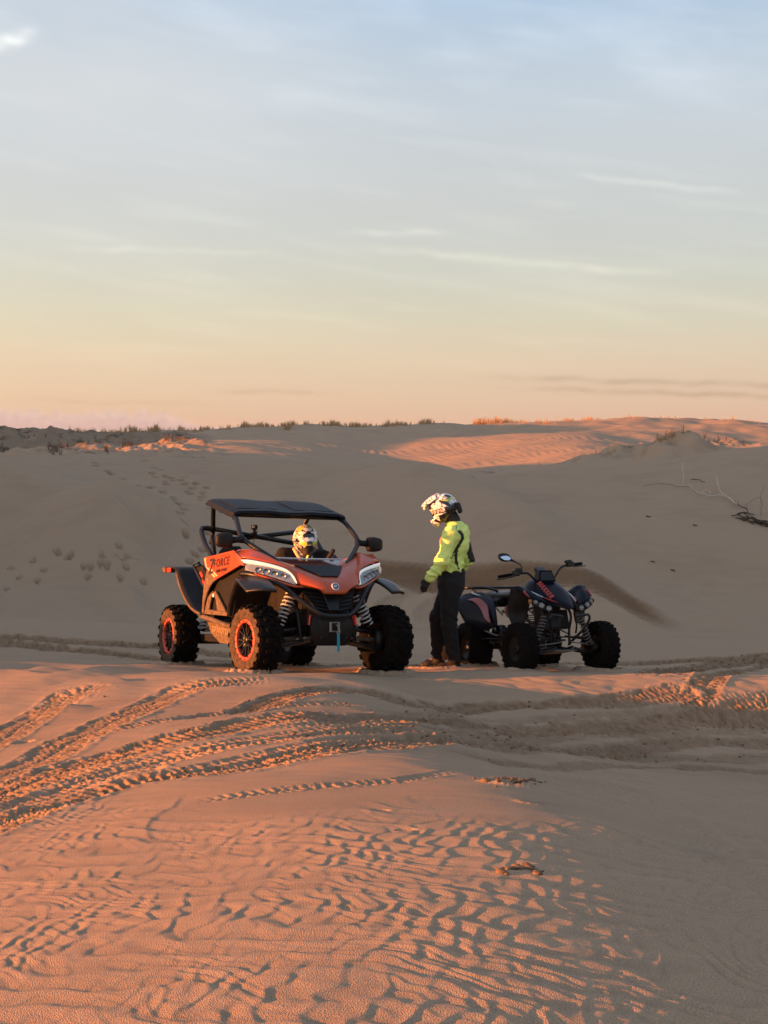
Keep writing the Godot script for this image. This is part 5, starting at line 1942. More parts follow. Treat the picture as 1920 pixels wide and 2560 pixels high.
		tube(st, flip_pts([Vector3(0.37, 0.20, 0.61), Vector3(0.395, 0.28, 0.61), Vector3(0.375, 0.36, 0.61)], s), 0.024, 8)
		tube(st, flip_pts([Vector3(0.385, 0.27, 0.61), Vector3(0.44, 0.27, 0.61)], s), 0.05, 12)
		part("knuckle", st, M.dark_metal, q)
		shock("front_shock", Vector3(0.195 * s, 0.61, 0.665), Vector3(0.335 * s, 0.27, 0.645), q, 0.033, 9.0, 0.0065, "spring_grey")
		st = mb(true)
		tube(st, smooth_path(flip_pts([Vector3(0.10, 0.30, 0.62), Vector3(0.11, 0.45, 0.60), Vector3(0.12, 0.62, 0.62), Vector3(0.11, 0.78, 0.40), Vector3(0.12, 0.72, 0.0), Vector3(0.13, 0.66, -0.45)], s), 4), 0.014, 8)
		part("frame_tube", st, M.satin_black, q)
		st = mb(true)
		tube(st, smooth_path(flip_pts([Vector3(0.10, 0.28, 0.68), Vector3(0.13, 0.235, 0.30), Vector3(0.13, 0.235, -0.25), Vector3(0.12, 0.45, -0.50)], s), 4), 0.014, 8)
		part("frame_tube", st, M.satin_black, q)
		# foot well, heel guard, rear mudguard
		st = mb()
		bar(st, Vector3(0.16 * s, 0.335, -0.12), Vector3(0.44 * s, 0.335, -0.12), 0.07, 0.022)
		part("foot_peg", st, M.dark_metal, q)
		st = mb(true)
		tube(st, smooth_path(flip_pts([Vector3(0.44, 0.465, -0.50), Vector3(0.455, 0.500, -0.44), Vector3(0.452, 0.485, -0.38), Vector3(0.435, 0.42, -0.08), Vector3(0.42, 0.40, 0.02)], s), 4), 0.0095, 8)
		part("heel_guard", st, M.grey_metal, q)
		st = mb()
		bar(st, Vector3(0.40 * s, 0.37, -0.42), Vector3(0.40 * s, 0.37, 0.05), 0.10, 0.012)
		part("foot_board", st, M.black_plastic, q)
		st = mb(true)
		rows = [[Vector3(0.20, 0.860, -1.02), Vector3(0.36, 0.845, -1.04), Vector3(0.50, 0.770, -1.02)], [Vector3(0.22, 0.872, -0.82), Vector3(0.38, 0.845, -0.82), Vector3(0.515, 0.745, -0.84)], [Vector3(0.24, 0.835, -0.55), Vector3(0.40, 0.760, -0.58), Vector3(0.520, 0.640, -0.70)], [Vector3(0.30, 0.740, -0.30), Vector3(0.43, 0.640, -0.38), Vector3(0.510, 0.530, -0.58)], [Vector3(0.385, 0.590, -0.08), Vector3(0.445, 0.530, -0.22), Vector3(0.480, 0.455, -0.50)], [Vector3(0.420, 0.505, 0.0), Vector3(0.440, 0.460, -0.20), Vector3(0.455, 0.405, -0.44)]]
		rows.reverse()
		sheet(st, rows if s > 0 else mirror_x(rows), 0.016, 4)
		var rg := part("rear_mudguard", st, M.navy_paint, q)
		st = mb(true)
		rows = [[Vector3(0.415, 0.788, -0.70), Vector3(0.425, 0.786, -0.70)], [Vector3(0.37, 0.800, -0.53), Vector3(0.415, 0.762, -0.57)], [Vector3(0.365, 0.722, -0.335), Vector3(0.415, 0.678, -0.395)], [Vector3(0.425, 0.600, -0.16), Vector3(0.452, 0.575, -0.22)], [Vector3(0.444, 0.535, -0.09), Vector3(0.448, 0.530, -0.10)]]
		rows.reverse()
		for r in rows:
			for k in r.size():
				r[k] += Vector3(0.010, 0.008, 0.006)
		sheet(st, rows if s > 0 else mirror_x(rows), 0.006, 4)
		part("red_flash", st, M.navy_red, rg)
		st = mb(true)
		tube(st, smooth_path(flip_pts([Vector3(0.31, 0.882, -0.85), Vector3(0.35, 0.862, -0.72), Vector3(0.33, 0.838, -0.58)], s), 4), [0.002, 0.004, 0.006, 0.008, 0.008, 0.008, 0.006, 0.004, 0.002], 6)
		part("white_flash", st, M.badge_white, rg)
		# small red side cover under the seat
		st = mb()
		var rc := [Vector3(0.17, 0.64, -0.36), Vector3(0.175, 0.63, -0.16), Vector3(0.175, 0.675, -0.14), Vector3(0.17, 0.72, -0.24)]
		if s > 0:
			rc.reverse()
		plate(st, rc if s > 0 else flip_pts(rc, -1), Vector3(0.02 * s, 0, 0), 0.006)
		part("side_cover", st, M.navy_red, q)
		st = mb()
		bx(st, Vector3(0.197 * s, 0.672, -0.255), Vector3(0.004, 0.028, 0.014), Basis(Vector3.RIGHT, 0.5), 0.0005)
		part("cover_mark", st, M.badge_white, q)
		st = mb(true)
		tube(st, flip_pts([Vector3(0.17, 0.745, -0.62), Vector3(0.19, 0.62, -0.33)], s), 0.008, 6)
		part("seat_strut", st, M.grey_metal, q)
	# engine, case, pipe
	st = mb()
	bx(st, Vector3(0, 0.36, -0.10), Vector3(0.24, 0.24, 0.42), Basis(), 0.03)
	var engine := part("engine", st, M.dark_metal, q)
	for k in 6:
		st = mb()
		bx(st, Vector3(0, 0.50 + k * 0.022, 0.04 + k * 0.006), Vector3(0.20 - k * 0.006, 0.010, 0.18))
		part("cooling_fin", st, M.dark_metal, engine)
	st = mb(true)
	tube(st, [Vector3(-0.20, 0.40, -0.30), Vector3(-0.29, 0.40, -0.30)], 0.115, 18)
	part("belt_case", st, M.satin_black, engine)
	st = mb(true)
	tube(st, smooth_path([Vector3(0.08, 0.50, 0.14), Vector3(0.16, 0.44, 0.22), Vector3(0.21, 0.40, 0.0), Vector3(0.22, 0.50, -0.4), Vector3(0.22, 0.60, -0.62)], 4), 0.02, 8)
	tube(st, [Vector3(0.22, 0.60, -0.62), Vector3(0.22, 0.64, -0.98)], 0.055, 12)
	part("exhaust", st, M.grey_metal, engine)
	st = mb(true)
	tube(st, [Vector3(-0.40, 0.275, -0.61), Vector3(0.40, 0.275, -0.61)], 0.028, 10)
	tube(st, [Vector3(-0.06, 0.275, -0.61), Vector3(0.02, 0.275, -0.61)], 0.10, 18)
	part("rear_axle", st, M.dark_metal, q)
	st = mb()
	bar(st, Vector3(-0.10, 0.30, -0.20), Vector3(-0.10, 0.275, -0.62), 0.05, 0.07)
	bar(st, Vector3(0.10, 0.30, -0.20), Vector3(0.10, 0.275, -0.62), 0.05, 0.07)
	bx(st, Vector3(0, 0.29, -0.42), Vector3(0.22, 0.05, 0.06))
	part("swing_arm", st, M.dark_metal, q)
	shock("rear_shock", Vector3(0, 0.66, -0.30), Vector3(0, 0.34, -0.48), q, 0.04, 7.0, 0.008)
	st = mb()
	bx(st, Vector3(0, 0.56, 0.50), Vector3(0.30, 0.20, 0.06), Basis(Vector3.RIGHT, -0.25))
	part("radiator", st, M.dark_metal, q)
	st = mb()
	bx(st, Vector3(0, 0.58, 0.34), Vector3(0.24, 0.32, 0.2))
	part("air_box", st, M.black_plastic, q)
	st = mb()
	bar(st, Vector3(0, 0.245, 0.72), Vector3(0, 0.205, 0.30), 0.26, 0.012)
	part("skid_plate", st, M.grey_metal, q)
	# seat
	st = mb(true)
	var rings := []
	for r in [[-0.08, 0.80, 0.06, 0.05], [-0.14, 0.83, 0.10, 0.06], [-0.30, 0.83, 0.125, 0.065], [-0.55, 0.825, 0.145, 0.06], [-0.80, 0.835, 0.15, 0.058], [-0.92, 0.84, 0.13, 0.05], [-0.97, 0.84, 0.08, 0.03]]:
		var ring := []
		for k in 16:
			var a := TAU * k / 16.0
			ring.append(Vector3(-cos(a) * r[2], r[1] + signf(sin(a)) * pow(absf(sin(a)), 0.7) * r[3], r[0]))
		rings.append(ring)
	for r in rings:
		r.reverse()
	skin(st, rings, true)
	part("seat", st, M.seat_vinyl, q)
	st = mb()
	bx(st, Vector3(0, 0.76, -0.72), Vector3(0.36, 0.10, 0.58), Basis(), 0.03)
	part("tail_cover", st, M.navy_paint, q)
	# rack
	st = mb(true)
	tube(st, smooth_path([Vector3(-0.10, 0.885, -0.62), Vector3(-0.19, 0.925, -0.74), Vector3(-0.34, 0.93, -0.92), Vector3(-0.36, 0.93, -1.04), Vector3(-0.28, 0.93, -1.10), Vector3(0.28, 0.93, -1.10), Vector3(0.36, 0.93, -1.04), Vector3(0.34, 0.93, -0.92), Vector3(0.19, 0.925, -0.74), Vector3(0.10, 0.885, -0.62)], 4), 0.0155, 8)
	var rack := part("rack", st, M.satin_black, q)
	for z in [-0.88, -0.99]:
		st = mb(true)
		tube(st, [Vector3(-0.34, 0.93, z), Vector3(0.34, 0.93, z)], 0.011, 8)
		part("rack_bar", st, M.satin_black, rack)
	for s in [-1.0, 1.0]:
		st = mb(true)
		tube(st, flip_pts([Vector3(0.24, 0.925, -0.99), Vector3(0.19, 0.84, -0.90)], s), 0.012, 8)
		part("rack_stay", st, M.satin_black, rack)
	# handlebar with its pod, levers, switches, mirror
	st = mb()
	hull_box(st, [Vector3(-0.105, 0.955, 0.36), Vector3(0.105, 0.955, 0.36), Vector3(0.10, 0.965, 0.24), Vector3(-0.10, 0.965, 0.24), Vector3(-0.070, 1.078, 0.325), Vector3(0.070, 1.078, 0.325), Vector3(0.065, 1.085, 0.235), Vector3(-0.065, 1.085, 0.235)])
	var pod := part("handlebar_pod", st, M.navy_paint, q)
	st = mb()
	hull_box(st, [Vector3(-0.085, 0.972, 0.368), Vector3(0.085, 0.972, 0.368), Vector3(0.08, 0.975, 0.35), Vector3(-0.08, 0.975, 0.35), Vector3(-0.06, 1.062, 0.342), Vector3(0.06, 1.062, 0.342), Vector3(0.06, 1.062, 0.325), Vector3(-0.06, 1.062, 0.325)])
	part("pod_face", st, M.satin_black, pod)
	st = mb()
	bx(st, Vector3(0, 1.075, 0.21), Vector3(0.11, 0.05, 0.09), Basis(Vector3.RIGHT, 0.5))
	part("gauge", st, M.satin_black, pod)
	st = mb(true)
	tube(st, smooth_path([Vector3(-0.50, 1.015, 0.225), Vector3(-0.34, 1.040, 0.275), Vector3(-0.255, 1.050, 0.300), Vector3(-0.19, 1.045, 0.305), Vector3(-0.10, 0.970, 0.300), Vector3(0, 0.955, 0.295), Vector3(0.10, 0.985, 0.300), Vector3(0.19, 1.095, 0.290), Vector3(0.255, 1.125, 0.275), Vector3(0.34, 1.135, 0.250), Vector3(0.50, 1.150, 0.195)], 4), 0.0125, 8)
	var hbar := part("handlebar", st, M.satin_black, q)
	for h in [[-1.0, Vector3(-0.505, 1.014, 0.223), Vector3(-0.37, 1.036, 0.266)], [1.0, Vector3(0.505, 1.150, 0.194), Vector3(0.37, 1.138, 0.240)]]:
		var g0: Vector3 = h[1]
		var g1: Vector3 = h[2]
		var u := (g1 - g0).normalized()
		st = mb(true)
		tube(st, [g0, g0 + u * 0.006, g1 - u * 0.004, g1], [0.017, 0.0185, 0.0175, 0.022], 10)
		part("grip", st, M.rubber, hbar)
		st = mb()
		bx(st, g1 + u * 0.045 + Vector3(0, 0.008, 0.01), Vector3(0.075, 0.055, 0.06), Basis.looking_at(Vector3(0, 0, -1).slerp(Vector3.FORWARD, 0.5), Vector3.UP) * Basis(Vector3.BACK, 0.15 * -h[0] * -1.0))
		part("switch_box", st, M.satin_black, hbar)
		st = mb()
		bx(st, g1 + u * 0.075 + Vector3(0, 0.038, 0.01), Vector3(0.065, 0.035, 0.05), Basis(Vector3.BACK, 0.12 * h[0]))
		part("fluid_box", st, M.satin_black, hbar)
		st = mb(true)
		tube(st, smooth_path([g1 + u * 0.05 + Vector3(0, -0.01, 0.035), g1 + Vector3(0, -0.020, 0.055), g0 + Vector3(0, -0.026, 0.050), g0 - u * 0.03 + Vector3(0, -0.024, 0.040)], 4), 0.0065, 6)
		part("brake_lever", st, M.dark_metal, hbar)
	st = mb(true)
	tube(st, smooth_path([Vector3(-0.262, 1.06, 0.295), Vector3(-0.262, 1.115, 0.290), Vector3(-0.285, 1.145, 0.288), Vector3(-0.355, 1.180, 0.285), Vector3(-0.385, 1.190, 0.285)], 4), [0.008, 0.008, 0.008, 0.007, 0.007, 0.007, 0.007, 0.007, 0.007, 0.007, 0.008, 0.009, 0.011, 0.014, 0.016, 0.016, 0.012], 8)
	var mirror := part("mirror", st, M.satin_black, q)
	# housing: a flattened drop, glass on the side turned to the camera and down
	st = mb(true)
	var look := Basis(Vector3.BACK, -0.12) * Basis(Vector3.UP, -0.35) * Basis(Vector3.RIGHT, -0.22)
	var mc := Vector3(-0.440, 1.207, 0.288)
	var outline := [Vector2(-0.085, 0.012), Vector2(-0.078, 0.036), Vector2(-0.045, 0.050), Vector2(0.0, 0.050), Vector2(0.030, 0.038), Vector2(0.055, 0.008), Vector2(0.060, -0.016), Vector2(0.030, -0.034), Vector2(-0.015, -0.040), Vector2(-0.055, -0.032), Vector2(-0.078, -0.012)]
	rings = []
	for f in [[0.35, -0.022], [0.8, -0.016], [1.0, 0.0], [1.0, 0.010], [0.94, 0.016]]:
		var ring := []
		for p in outline:
			ring.append(mc + look * Vector3(p.x * f[0], p.y * f[0], f[1]))
		ring.reverse()
		rings.append(ring)
	skin(st, rings, true)
	part("mirror_housing", st, M.satin_black, mirror)
	st = mb()
	var glass := []
	for p in [Vector2(-0.062, 0.002), Vector2(-0.028, 0.018), Vector2(0.012, 0.022), Vector2(0.044, 0.010), Vector2(0.050, -0.012), Vector2(0.026, -0.026), Vector2(-0.020, -0.026)]:
		glass.append(mc + look * Vector3(p.x, p.y, 0.0155))
	glass.reverse()
	plate(st, glass, look * Vector3(0, 0, 0.003), 0.0006)
	part("mirror_glass", st, M.mirror_glass, mirror)

# ---------------------------------------------------------------- people
const NEON := Color(0.78, 0.92, 0.24)
const INK := Color(0.012, 0.012, 0.014)

func cloth_materials():
	for key in ["jacket_cloth", "helmet_shell"]:
		var m := mat(key, Color.WHITE, 0.75 if key == "jacket_cloth" else 0.28)
		m.vertex_color_use_as_albedo = true
	M.helmet_shell.clearcoat_enabled = true
	M.helmet_shell.clearcoat = 0.6
	M.helmet_shell.clearcoat_roughness = 0.1
	var t := mat("trouser_cloth", Color.WHITE, 0.95)
	dusty(t, 41, lin(0.004, 0.004, 0.005), lin(0.020, 0.018, 0.016), 3.0)
	var g := mat("glove_leather", Color.WHITE, 0.7)
	dusty(g, 42, lin(0.010, 0.010, 0.011), lin(0.03, 0.03, 0.03), 9.0)
	var bt := mat("boot_leather", Color.WHITE, 0.6)
	dusty(bt, 43, lin(0.005, 0.004, 0.0035), lin(0.020, 0.013, 0.009), 6.0)
	mat("boot_sole", lin(0.012, 0.011, 0.010), 0.9)
	mat("skin_tone", lin(0.38, 0.21, 0.14), 0.6)
	mat("goggle_lens", lin(0.02, 0.015, 0.02), 0.08, 0.3)
	mat("strap_black", lin(0.014, 0.012, 0.013), 0.7)
	mat("strap_letters", lin(0.78, 0.66, 0.58), 0.5)
	mat("tan_cloth", lin(0.36, 0.18, 0.06), 0.8)

func near_line(p: Vector2, pts: Array) -> float:
	var best := 9.0
	for k in pts.size() - 1:
		var a: Vector2 = pts[k]
		var b: Vector2 = pts[k + 1]
		var t := clampf((p - a).dot(b - a) / (b - a).length_squared(), 0, 1)
		best = minf(best, p.distance_to(a.lerp(b, t)))
	return best

func helmet(parent: Node3D, t: Transform3D, accent: int):
	# own axes: +z is where the face looks
	var f := Field.new(Vector3(-0.16, -0.20, -0.18), Vector3(0.16, 0.17, 0.20), 0.0055)
	f.bone(Vector3(0, 0.018, -0.020), Vector3(0, 0.012, 0.030), 0.126, 0.120, 0.03)
	for s in [-1.0, 1.0]:
		f.bone(Vector3(0.070 * s, -0.03, -0.02), Vector3(0.066 * s, -0.085, 0.03), 0.056, 0.050, 0.05)
		f.bone(Vector3(0.076 * s, -0.070, 0.045), Vector3(0.040 * s, -0.105, 0.115), 0.044, 0.040, 0.03)
		f.bone(Vector3(0.066 * s, -0.090, 0.035), Vector3(0.030 * s, -0.135, 0.110), 0.034, 0.030, 0.03)
	f.bone(Vector3(-0.035, -0.105, 0.118), Vector3(0.035, -0.105, 0.118), 0.040, 0.040, 0.03)
	f.bone(Vector3(0, -0.10, 0.132), Vector3(0, -0.145, 0.118), 0.030, 0.026, 0.03)
	f.carve(Vector3(0, -0.030, 0.150), Vector3(0.088, 0.046, 0.085))
	f.carve(Vector3(0, -0.165, -0.015), Vector3(0.072, 0.085, 0.095))
	f.carve(Vector3(0, -0.08, 0.035), Vector3(0.060, 0.085, 0.070))
	var cells := FastNoiseLite.new()
	cells.seed = 4 + accent
	cells.noise_type = FastNoiseLite.TYPE_CELLULAR
	cells.cellular_return_type = FastNoiseLite.RETURN_CELL_VALUE
	cells.cellular_jitter = 0.9
	cells.frequency = 1.0
	cells.fractal_type = FastNoiseLite.FRACTAL_NONE
	var edge := FastNoiseLite.new()
	edge.seed = 4 + accent
	edge.noise_type = FastNoiseLite.TYPE_CELLULAR
	edge.cellular_return_type = FastNoiseLite.RETURN_DISTANCE2_SUB
	edge.cellular_jitter = 0.9
	edge.frequency = 1.0
	edge.fractal_type = FastNoiseLite.FRACTAL_NONE
	var paint := func(p: Vector3, _n: Vector3) -> Color:
		# slanted shards of black and yellow-green over white
		var u := (p.z * 0.85 + p.y * 0.55) * 13.0
		var v := (p.y * 0.85 - p.z * 0.55) * 30.0
		var w := absf(p.x) * 15.0
		var c := cells.get_noise_3d(u, v, w)
		var e := edge.get_noise_3d(u, v, w)
		var col := Color(0.84, 0.83, 0.80)
		if c > 0.80:
			col = INK
		elif c < -0.80:
			col = Color(0.55, 0.66, 0.06)
		elif e < -0.90:
			col = Color(0.05, 0.05, 0.06)
		if p.y < -0.055 and p.z < 0.06:
			col = INK
		if p.y < -0.01 - p.z * 0.25 and p.z < -0.02:
			col = INK
		return col
	var shell := part_mesh("helmet", f.net(paint), M.helmet_shell, parent)
	shell.transform = t
	# peak
	var st := mb(true)
	var rows := []
	for r in [[0.070, 0.150, 0.000], [0.098, 0.141, 0.070], [0.096, 0.120, 0.130], [0.082, 0.094, 0.178], [0.052, 0.070, 0.205]]:
		rows.append([Vector3(-r[0], r[1] - 0.036, r[2] - 0.012), Vector3(-r[0] * 0.6, r[1], r[2]), Vector3(0, r[1] + 0.010, r[2] + 0.008), Vector3(r[0] * 0.6, r[1], r[2]), Vector3(r[0], r[1] - 0.036, r[2] - 0.012)])
	rows.reverse()
	sheet(st, rows, 0.007, 8)
	st.generate_normals()
	st.index()
	var pa := st.commit_to_arrays()
	var pc := PackedColorArray()
	for p in pa[Mesh.ARRAY_VERTEX]:
		pc.append(paint.call(p * Vector3(1, 0.8, 1) + Vector3(0, 0.05, 0), Vector3.UP))
	pa[Mesh.ARRAY_COLOR] = pc
	var pmesh := ArrayMesh.new()
	pmesh.add_surface_from_arrays(Mesh.PRIMITIVE_TRIANGLES, pa)
	part_mesh("visor_peak", pmesh, M.helmet_shell, shell)
	# goggles: lens in the opening and a band round the shell
	st = mb(true)
	sheet(st, [[Vector3(-0.082, -0.058, 0.085), Vector3(-0.04, -0.066, 0.118), Vector3(0, -0.056, 0.126), Vector3(0.04, -0.066, 0.118), Vector3(0.082, -0.058, 0.085)], [Vector3(-0.086, -0.025, 0.090), Vector3(-0.045, -0.025, 0.124), Vector3(0, -0.025, 0.132), Vector3(0.045, -0.025, 0.124), Vector3(0.086, -0.025, 0.090)], [Vector3(-0.082, 0.010, 0.088), Vector3(-0.04, 0.014, 0.118), Vector3(0, 0.015, 0.126), Vector3(0.04, 0.014, 0.118), Vector3(0.082, 0.010, 0.088)]], 0.01, 3)
	part("goggles", st, M.goggle_lens, shell)
	st = mb(true)
	var rings := []
	for k in 25:
		var a := lerpf(-2.55, 2.55, k / 24.0) + PI
		var dir := Vector3(sin(a), 0, cos(a))
		var c := Vector3(dir.x * 0.127, -0.022 + dir.z * 0.010, -0.002 + dir.z * 0.148 + (0.004 if dir.z < 0 else 0.0))
		var o := Vector3(dir.x, 0, dir.z * 0.86).normalized()
		rings.append([c - o * 0.004 - Vector3(0, 0.024, 0), c + o * 0.006 - Vector3(0, 0.022, 0), c + o * 0.006 + Vector3(0, 0.022, 0), c - o * 0.004 + Vector3(0, 0.024, 0)])
	for r in rings:
		r.reverse()
	skin(st, rings, true)
	var strap := part("goggle_strap", st, M.strap_black, shell)
	for s in [-1.0, 1.0]:
		var text := "100%"
		for k in 4:
			# along the band from front to back on the left side, back to front on the right
			var a: float = (0.60 + k * 0.27) if s > 0 else -(0.60 + (3 - k) * 0.27)
			a += 0.06 * s
			var dir := Vector3(sin(a), 0, cos(a))
			var c := Vector3(dir.x * 0.127, -0.022 + dir.z * 0.010, -0.002 + dir.z * 0.148)
			var o := Vector3(dir.x, 0, dir.z * 0.86).normalized()
			var lt := part_mesh("lettering", word(text[k], 0.048, 0.002), M.strap_letters, strap)
			lt.transform = Transform3D(Basis(Vector3.UP.cross(o), Vector3.UP, o) * Basis(Vector3(1.15, 0, 0), Vector3(0.22, 1, 0), Vector3(0, 0, 1)), c + o * 0.0068)
	# padded neck roll and the box clipped on behind
	st = mb(true)
	bx(st, Vector3(0, -0.045, -0.155), Vector3(0.12, 0.115, 0.045), Basis(), 0.014)
	part("rear_pad", st, M.strap_black, shell)
	return shell

func hand(f: Field, wrist: Vector3, dir: Vector3, palm: Vector3, curl: float, thumb_side: float):
	# palm, four fingers of different lengths bent at the knuckles, and a thumb from the side of the palm
	var across := dir.cross(palm).normalized() * thumb_side
	f.bone(wrist, wrist + dir * 0.03, 0.030, 0.030, 0.02)
	for k in 4:
		var off := (k - 1.5) * 0.019
		var root := wrist + dir * 0.035 + across * off * 0.8
		var kn := wrist + dir * (0.098 - 0.006 * absf(k - 1.2)) + across * off
		f.bone(root, kn, 0.016, 0.013, 0.012)
		var l: float = [0.040, 0.045, 0.042, 0.033][k]
		var d1 := (dir * cos(curl) + palm * sin(curl)).normalized()
		var p1 := kn + d1 * l
		var d2 := (dir * cos(curl * 2.1) + palm * sin(curl * 2.1)).normalized()
		var p2 := p1 + d2 * l * 0.68
		var d3 := (dir * cos(curl * 2.8) + palm * sin(curl * 2.8)).normalized()
		f.bone(kn, p1, 0.0115, 0.0105, 0.006)
		f.bone(p1, p2, 0.0105, 0.0098, 0.006)
		f.bone(p2, p2 + d3 * l * 0.5, 0.0098, 0.0088, 0.006)
	var tb := wrist + dir * 0.035 - across * 0.030
	var t1 := tb + (dir * 0.75 - across * 0.55 + palm * 0.35).normalized() * 0.042
	var t2 := t1 + (dir * 0.80 - across * 0.05 + palm * 0.6).normalized() * 0.034
	f.bone(wrist + dir * 0.02 - across * 0.01, tb, 0.020, 0.016, 0.014)
	f.bone(tb, t1, 0.0145, 0.012, 0.010)
	f.bone(t1, t2, 0.012, 0.0105, 0.008)

func standing_rider():
	cloth_materials()
	var at := Vector3(0.652, 0.0, -16.2)
	at.y = base_y(at.x, 16.2) - 0.005
	var man := thing("person", "rider in neon yellow jacket, black trousers and white-black helmet standing between both vehicles", "person", Transform3D(Basis(), at))
	var hipL := Vector3(0.045, 0.90, 0.10)
	var hipR := Vector3(0.075, 0.90, -0.09)
	var kneeL := Vector3(0.030, 0.50, 0.12)
	var kneeR := Vector3(-0.085, 0.53, -0.10)
	var ankL := Vector3(0.085, 0.09, 0.12)
	var ankR := Vector3(-0.075, 0.10, -0.13)
	var pel := Vector3(0.055, 0.96, 0.0)
	var bel := Vector3(0.045, 1.12, 0.0)
	var chest := Vector3(0.075, 1.34, 0.0)
	var shC := Vector3(0.105, 1.46, 0.0)
	var shL := Vector3(0.045, 1.445, 0.175)
	var shR := Vector3(0.165, 1.445, -0.175)
	var elL := Vector3(-0.035, 1.175, 0.235)
	var wrL := Vector3(-0.180, 0.985, 0.215)
	var elR := Vector3(0.235, 1.165, -0.215)
	var wrR := Vector3(0.130, 0.985, -0.30)
	var neck := Vector3(0.065, 1.55, 0.0)
	var head := Vector3(-0.020, 1.70, 0.0)
	# the body itself, one continuous figure
	var f := Field.new(Vector3(-0.42, -0.02, -0.45), Vector3(0.42, 1.92, 0.42), 0.013)
	f.bone(pel, bel, 0.120, 0.115, 0.05)
	f.bone(bel, chest, 0.115, 0.13, 0.06)
	f.bone(chest, shC, 0.13, 0.095, 0.06)
	f.bone(shL, shR, 0.062, 0.062, 0.06)
	f.bone(shC, neck, 0.065, 0.052, 0.04)
	f.bone(neck, head, 0.052, 0.082, 0.04)
	f.bone(head + Vector3(-0.015, 0.03, 0), head + Vector3(0.01, 0.03, 0), 0.090, 0.088, 0.03)
	f.bone(head + Vector3(-0.085, -0.02, 0), head + Vector3(-0.105, -0.035, 0), 0.014, 0.012, 0.02)
	for q in [[hipL, kneeL, ankL, -0.125], [hipR, kneeR, ankR, -0.135]]:
		f.bone(q[0], q[1], 0.085, 0.055, 0.05)
		f.bone(q[1], q[2], 0.055, 0.036, 0.03)
		f.bone(q[2], Vector3(q[2].x + q[3], 0.045, q[2].z), 0.036, 0.028, 0.03)
	for q in [[shL, elL, wrL], [shR, elR, wrR]]:
		f.bone(q[0], q[1], 0.048, 0.038, 0.04)
		f.bone(q[1], q[2], 0.038, 0.027, 0.03)
		var d: Vector3 = (q[2] - q[1]).normalized()
		f.bone(q[2], q[2] + d * 0.03, 0.026, 0.022, 0.02)
	part_mesh("body", f.net(), M.skin_tone, man)
	# trousers
	f = Field.new(Vector3(-0.34, 0.05, -0.34), Vector3(0.34, 1.10, 0.34), 0.012)
	f.bone(pel + Vector3(0, 0.05, 0), pel - Vector3(0, 0.05, 0), 0.150, 0.150, 0.05, Vector3(1.0, 1, 0.95))
	for q in [[hipL, kneeL, ankL], [hipR, kneeR, ankR]]:
		f.bone(q[0], q[1], 0.118, 0.082, 0.06)
		f.bone(q[1], q[2] + Vector3(0.0, 0.03, 0), 0.082, 0.070, 0.04)
	f.cut_below(Vector3(0, 0.085, 0), Vector3(-0.0, 1, 0))
	var fold := func(p: Vector3, _n: Vector3) -> float:
		var k := exp(-pow((p.y - 0.52) / 0.10, 2.0)) + exp(-pow((p.y - 0.16) / 0.08, 2.0)) * 1.2 + 0.4
		return 0.011 * k * n2.get_noise_3d(p.x * 6.0, p.y * 15.0 + p.x * 6.0, p.z * 6.0)
	part_mesh("trousers", f.net(null, fold), M.trouser_cloth, man)
	# jacket
	f = Field.new(Vector3(-0.36, 0.86, -0.46), Vector3(0.42, 1.68, 0.42), 0.0095)
	f.bone(pel + Vector3(0, 0.02, 0), bel, 0.143, 0.136, 0.05, Vector3(1.0, 1, 0.95))
	f.bone(bel, chest + Vector3(0.01, 0, 0), 0.136, 0.142, 0.05, Vector3(1.0, 1, 0.92))
	f.bone(chest + Vector3(0.03, 0, 0), shC + Vector3(0.015, 0, 0), 0.138, 0.104, 0.05, Vector3(1.0, 1, 0.85))
	f.bone(shL, shR, 0.092, 0.092, 0.05)
	f.bone(shC, neck + Vector3(0.0, 0.045, 0), 0.10, 0.076, 0.03)
	for q in [[shL, elL, wrL], [shR, elR, wrR]]:
		f.bone(q[0], q[1], 0.082, 0.070, 0.03)
		f.bone(q[1], q[2] - (q[2] - q[1]).normalized() * 0.01, 0.070, 0.054, 0.04)
	f.cut_below(Vector3(0.05, 0.945, 0), Vector3(-0.06, 1, 0.0).normalized())
	var crease := func(p: Vector3, n: Vector3) -> float:
		var arm := p.distance_to(elL)
		var a := 0.008 * n2.get_noise_3d(p.x * 5.0 + p.y * 4.0, p.y * 13.0 - p.x * 7.0, p.z * 5.0)
		var b := 0.004 * n2.get_noise_3d(p.x * 14.0, p.y * 24.0 + p.x * 12.0, p.z * 12.0) * (0.5 + 1.5 * exp(-arm * arm / 0.02))
		var hem := 0.008 * exp(-pow((p.y - 0.97) / 0.02, 2.0))
		var ridge := 0.012 * (1.0 - absf(n2.get_noise_3d(p.x * 4.0 - p.y * 3.0 + 8.0, p.y * 9.0 + p.x * 4.0, p.z * 4.0)) * 4.0) * exp(-pow((p.y - 1.05) / 0.10, 2.0))
		return (a + b + maxf(ridge, -0.004)) * smoothstep(0.97, 1.01, p.y) + hem * 0.5
	var back_strip := [Vector2(0.105, 1.535), Vector2(0.125, 1.490), Vector2(0.165, 1.435), Vector2(0.168, 1.395), Vector2(0.130, 1.335), Vector2(0.105, 1.290), Vector2(0.098, 1.22), Vector2(0.105, 1.14), Vector2(0.125, 1.095), Vector2(0.133, 1.075)]
	var piping := [Vector2(0.125, 1.335), Vector2(0.085, 1.27), Vector2(0.045, 1.195)]
	var yoke := [Vector2(0.105, 1.535), Vector2(0.098, 1.50)]
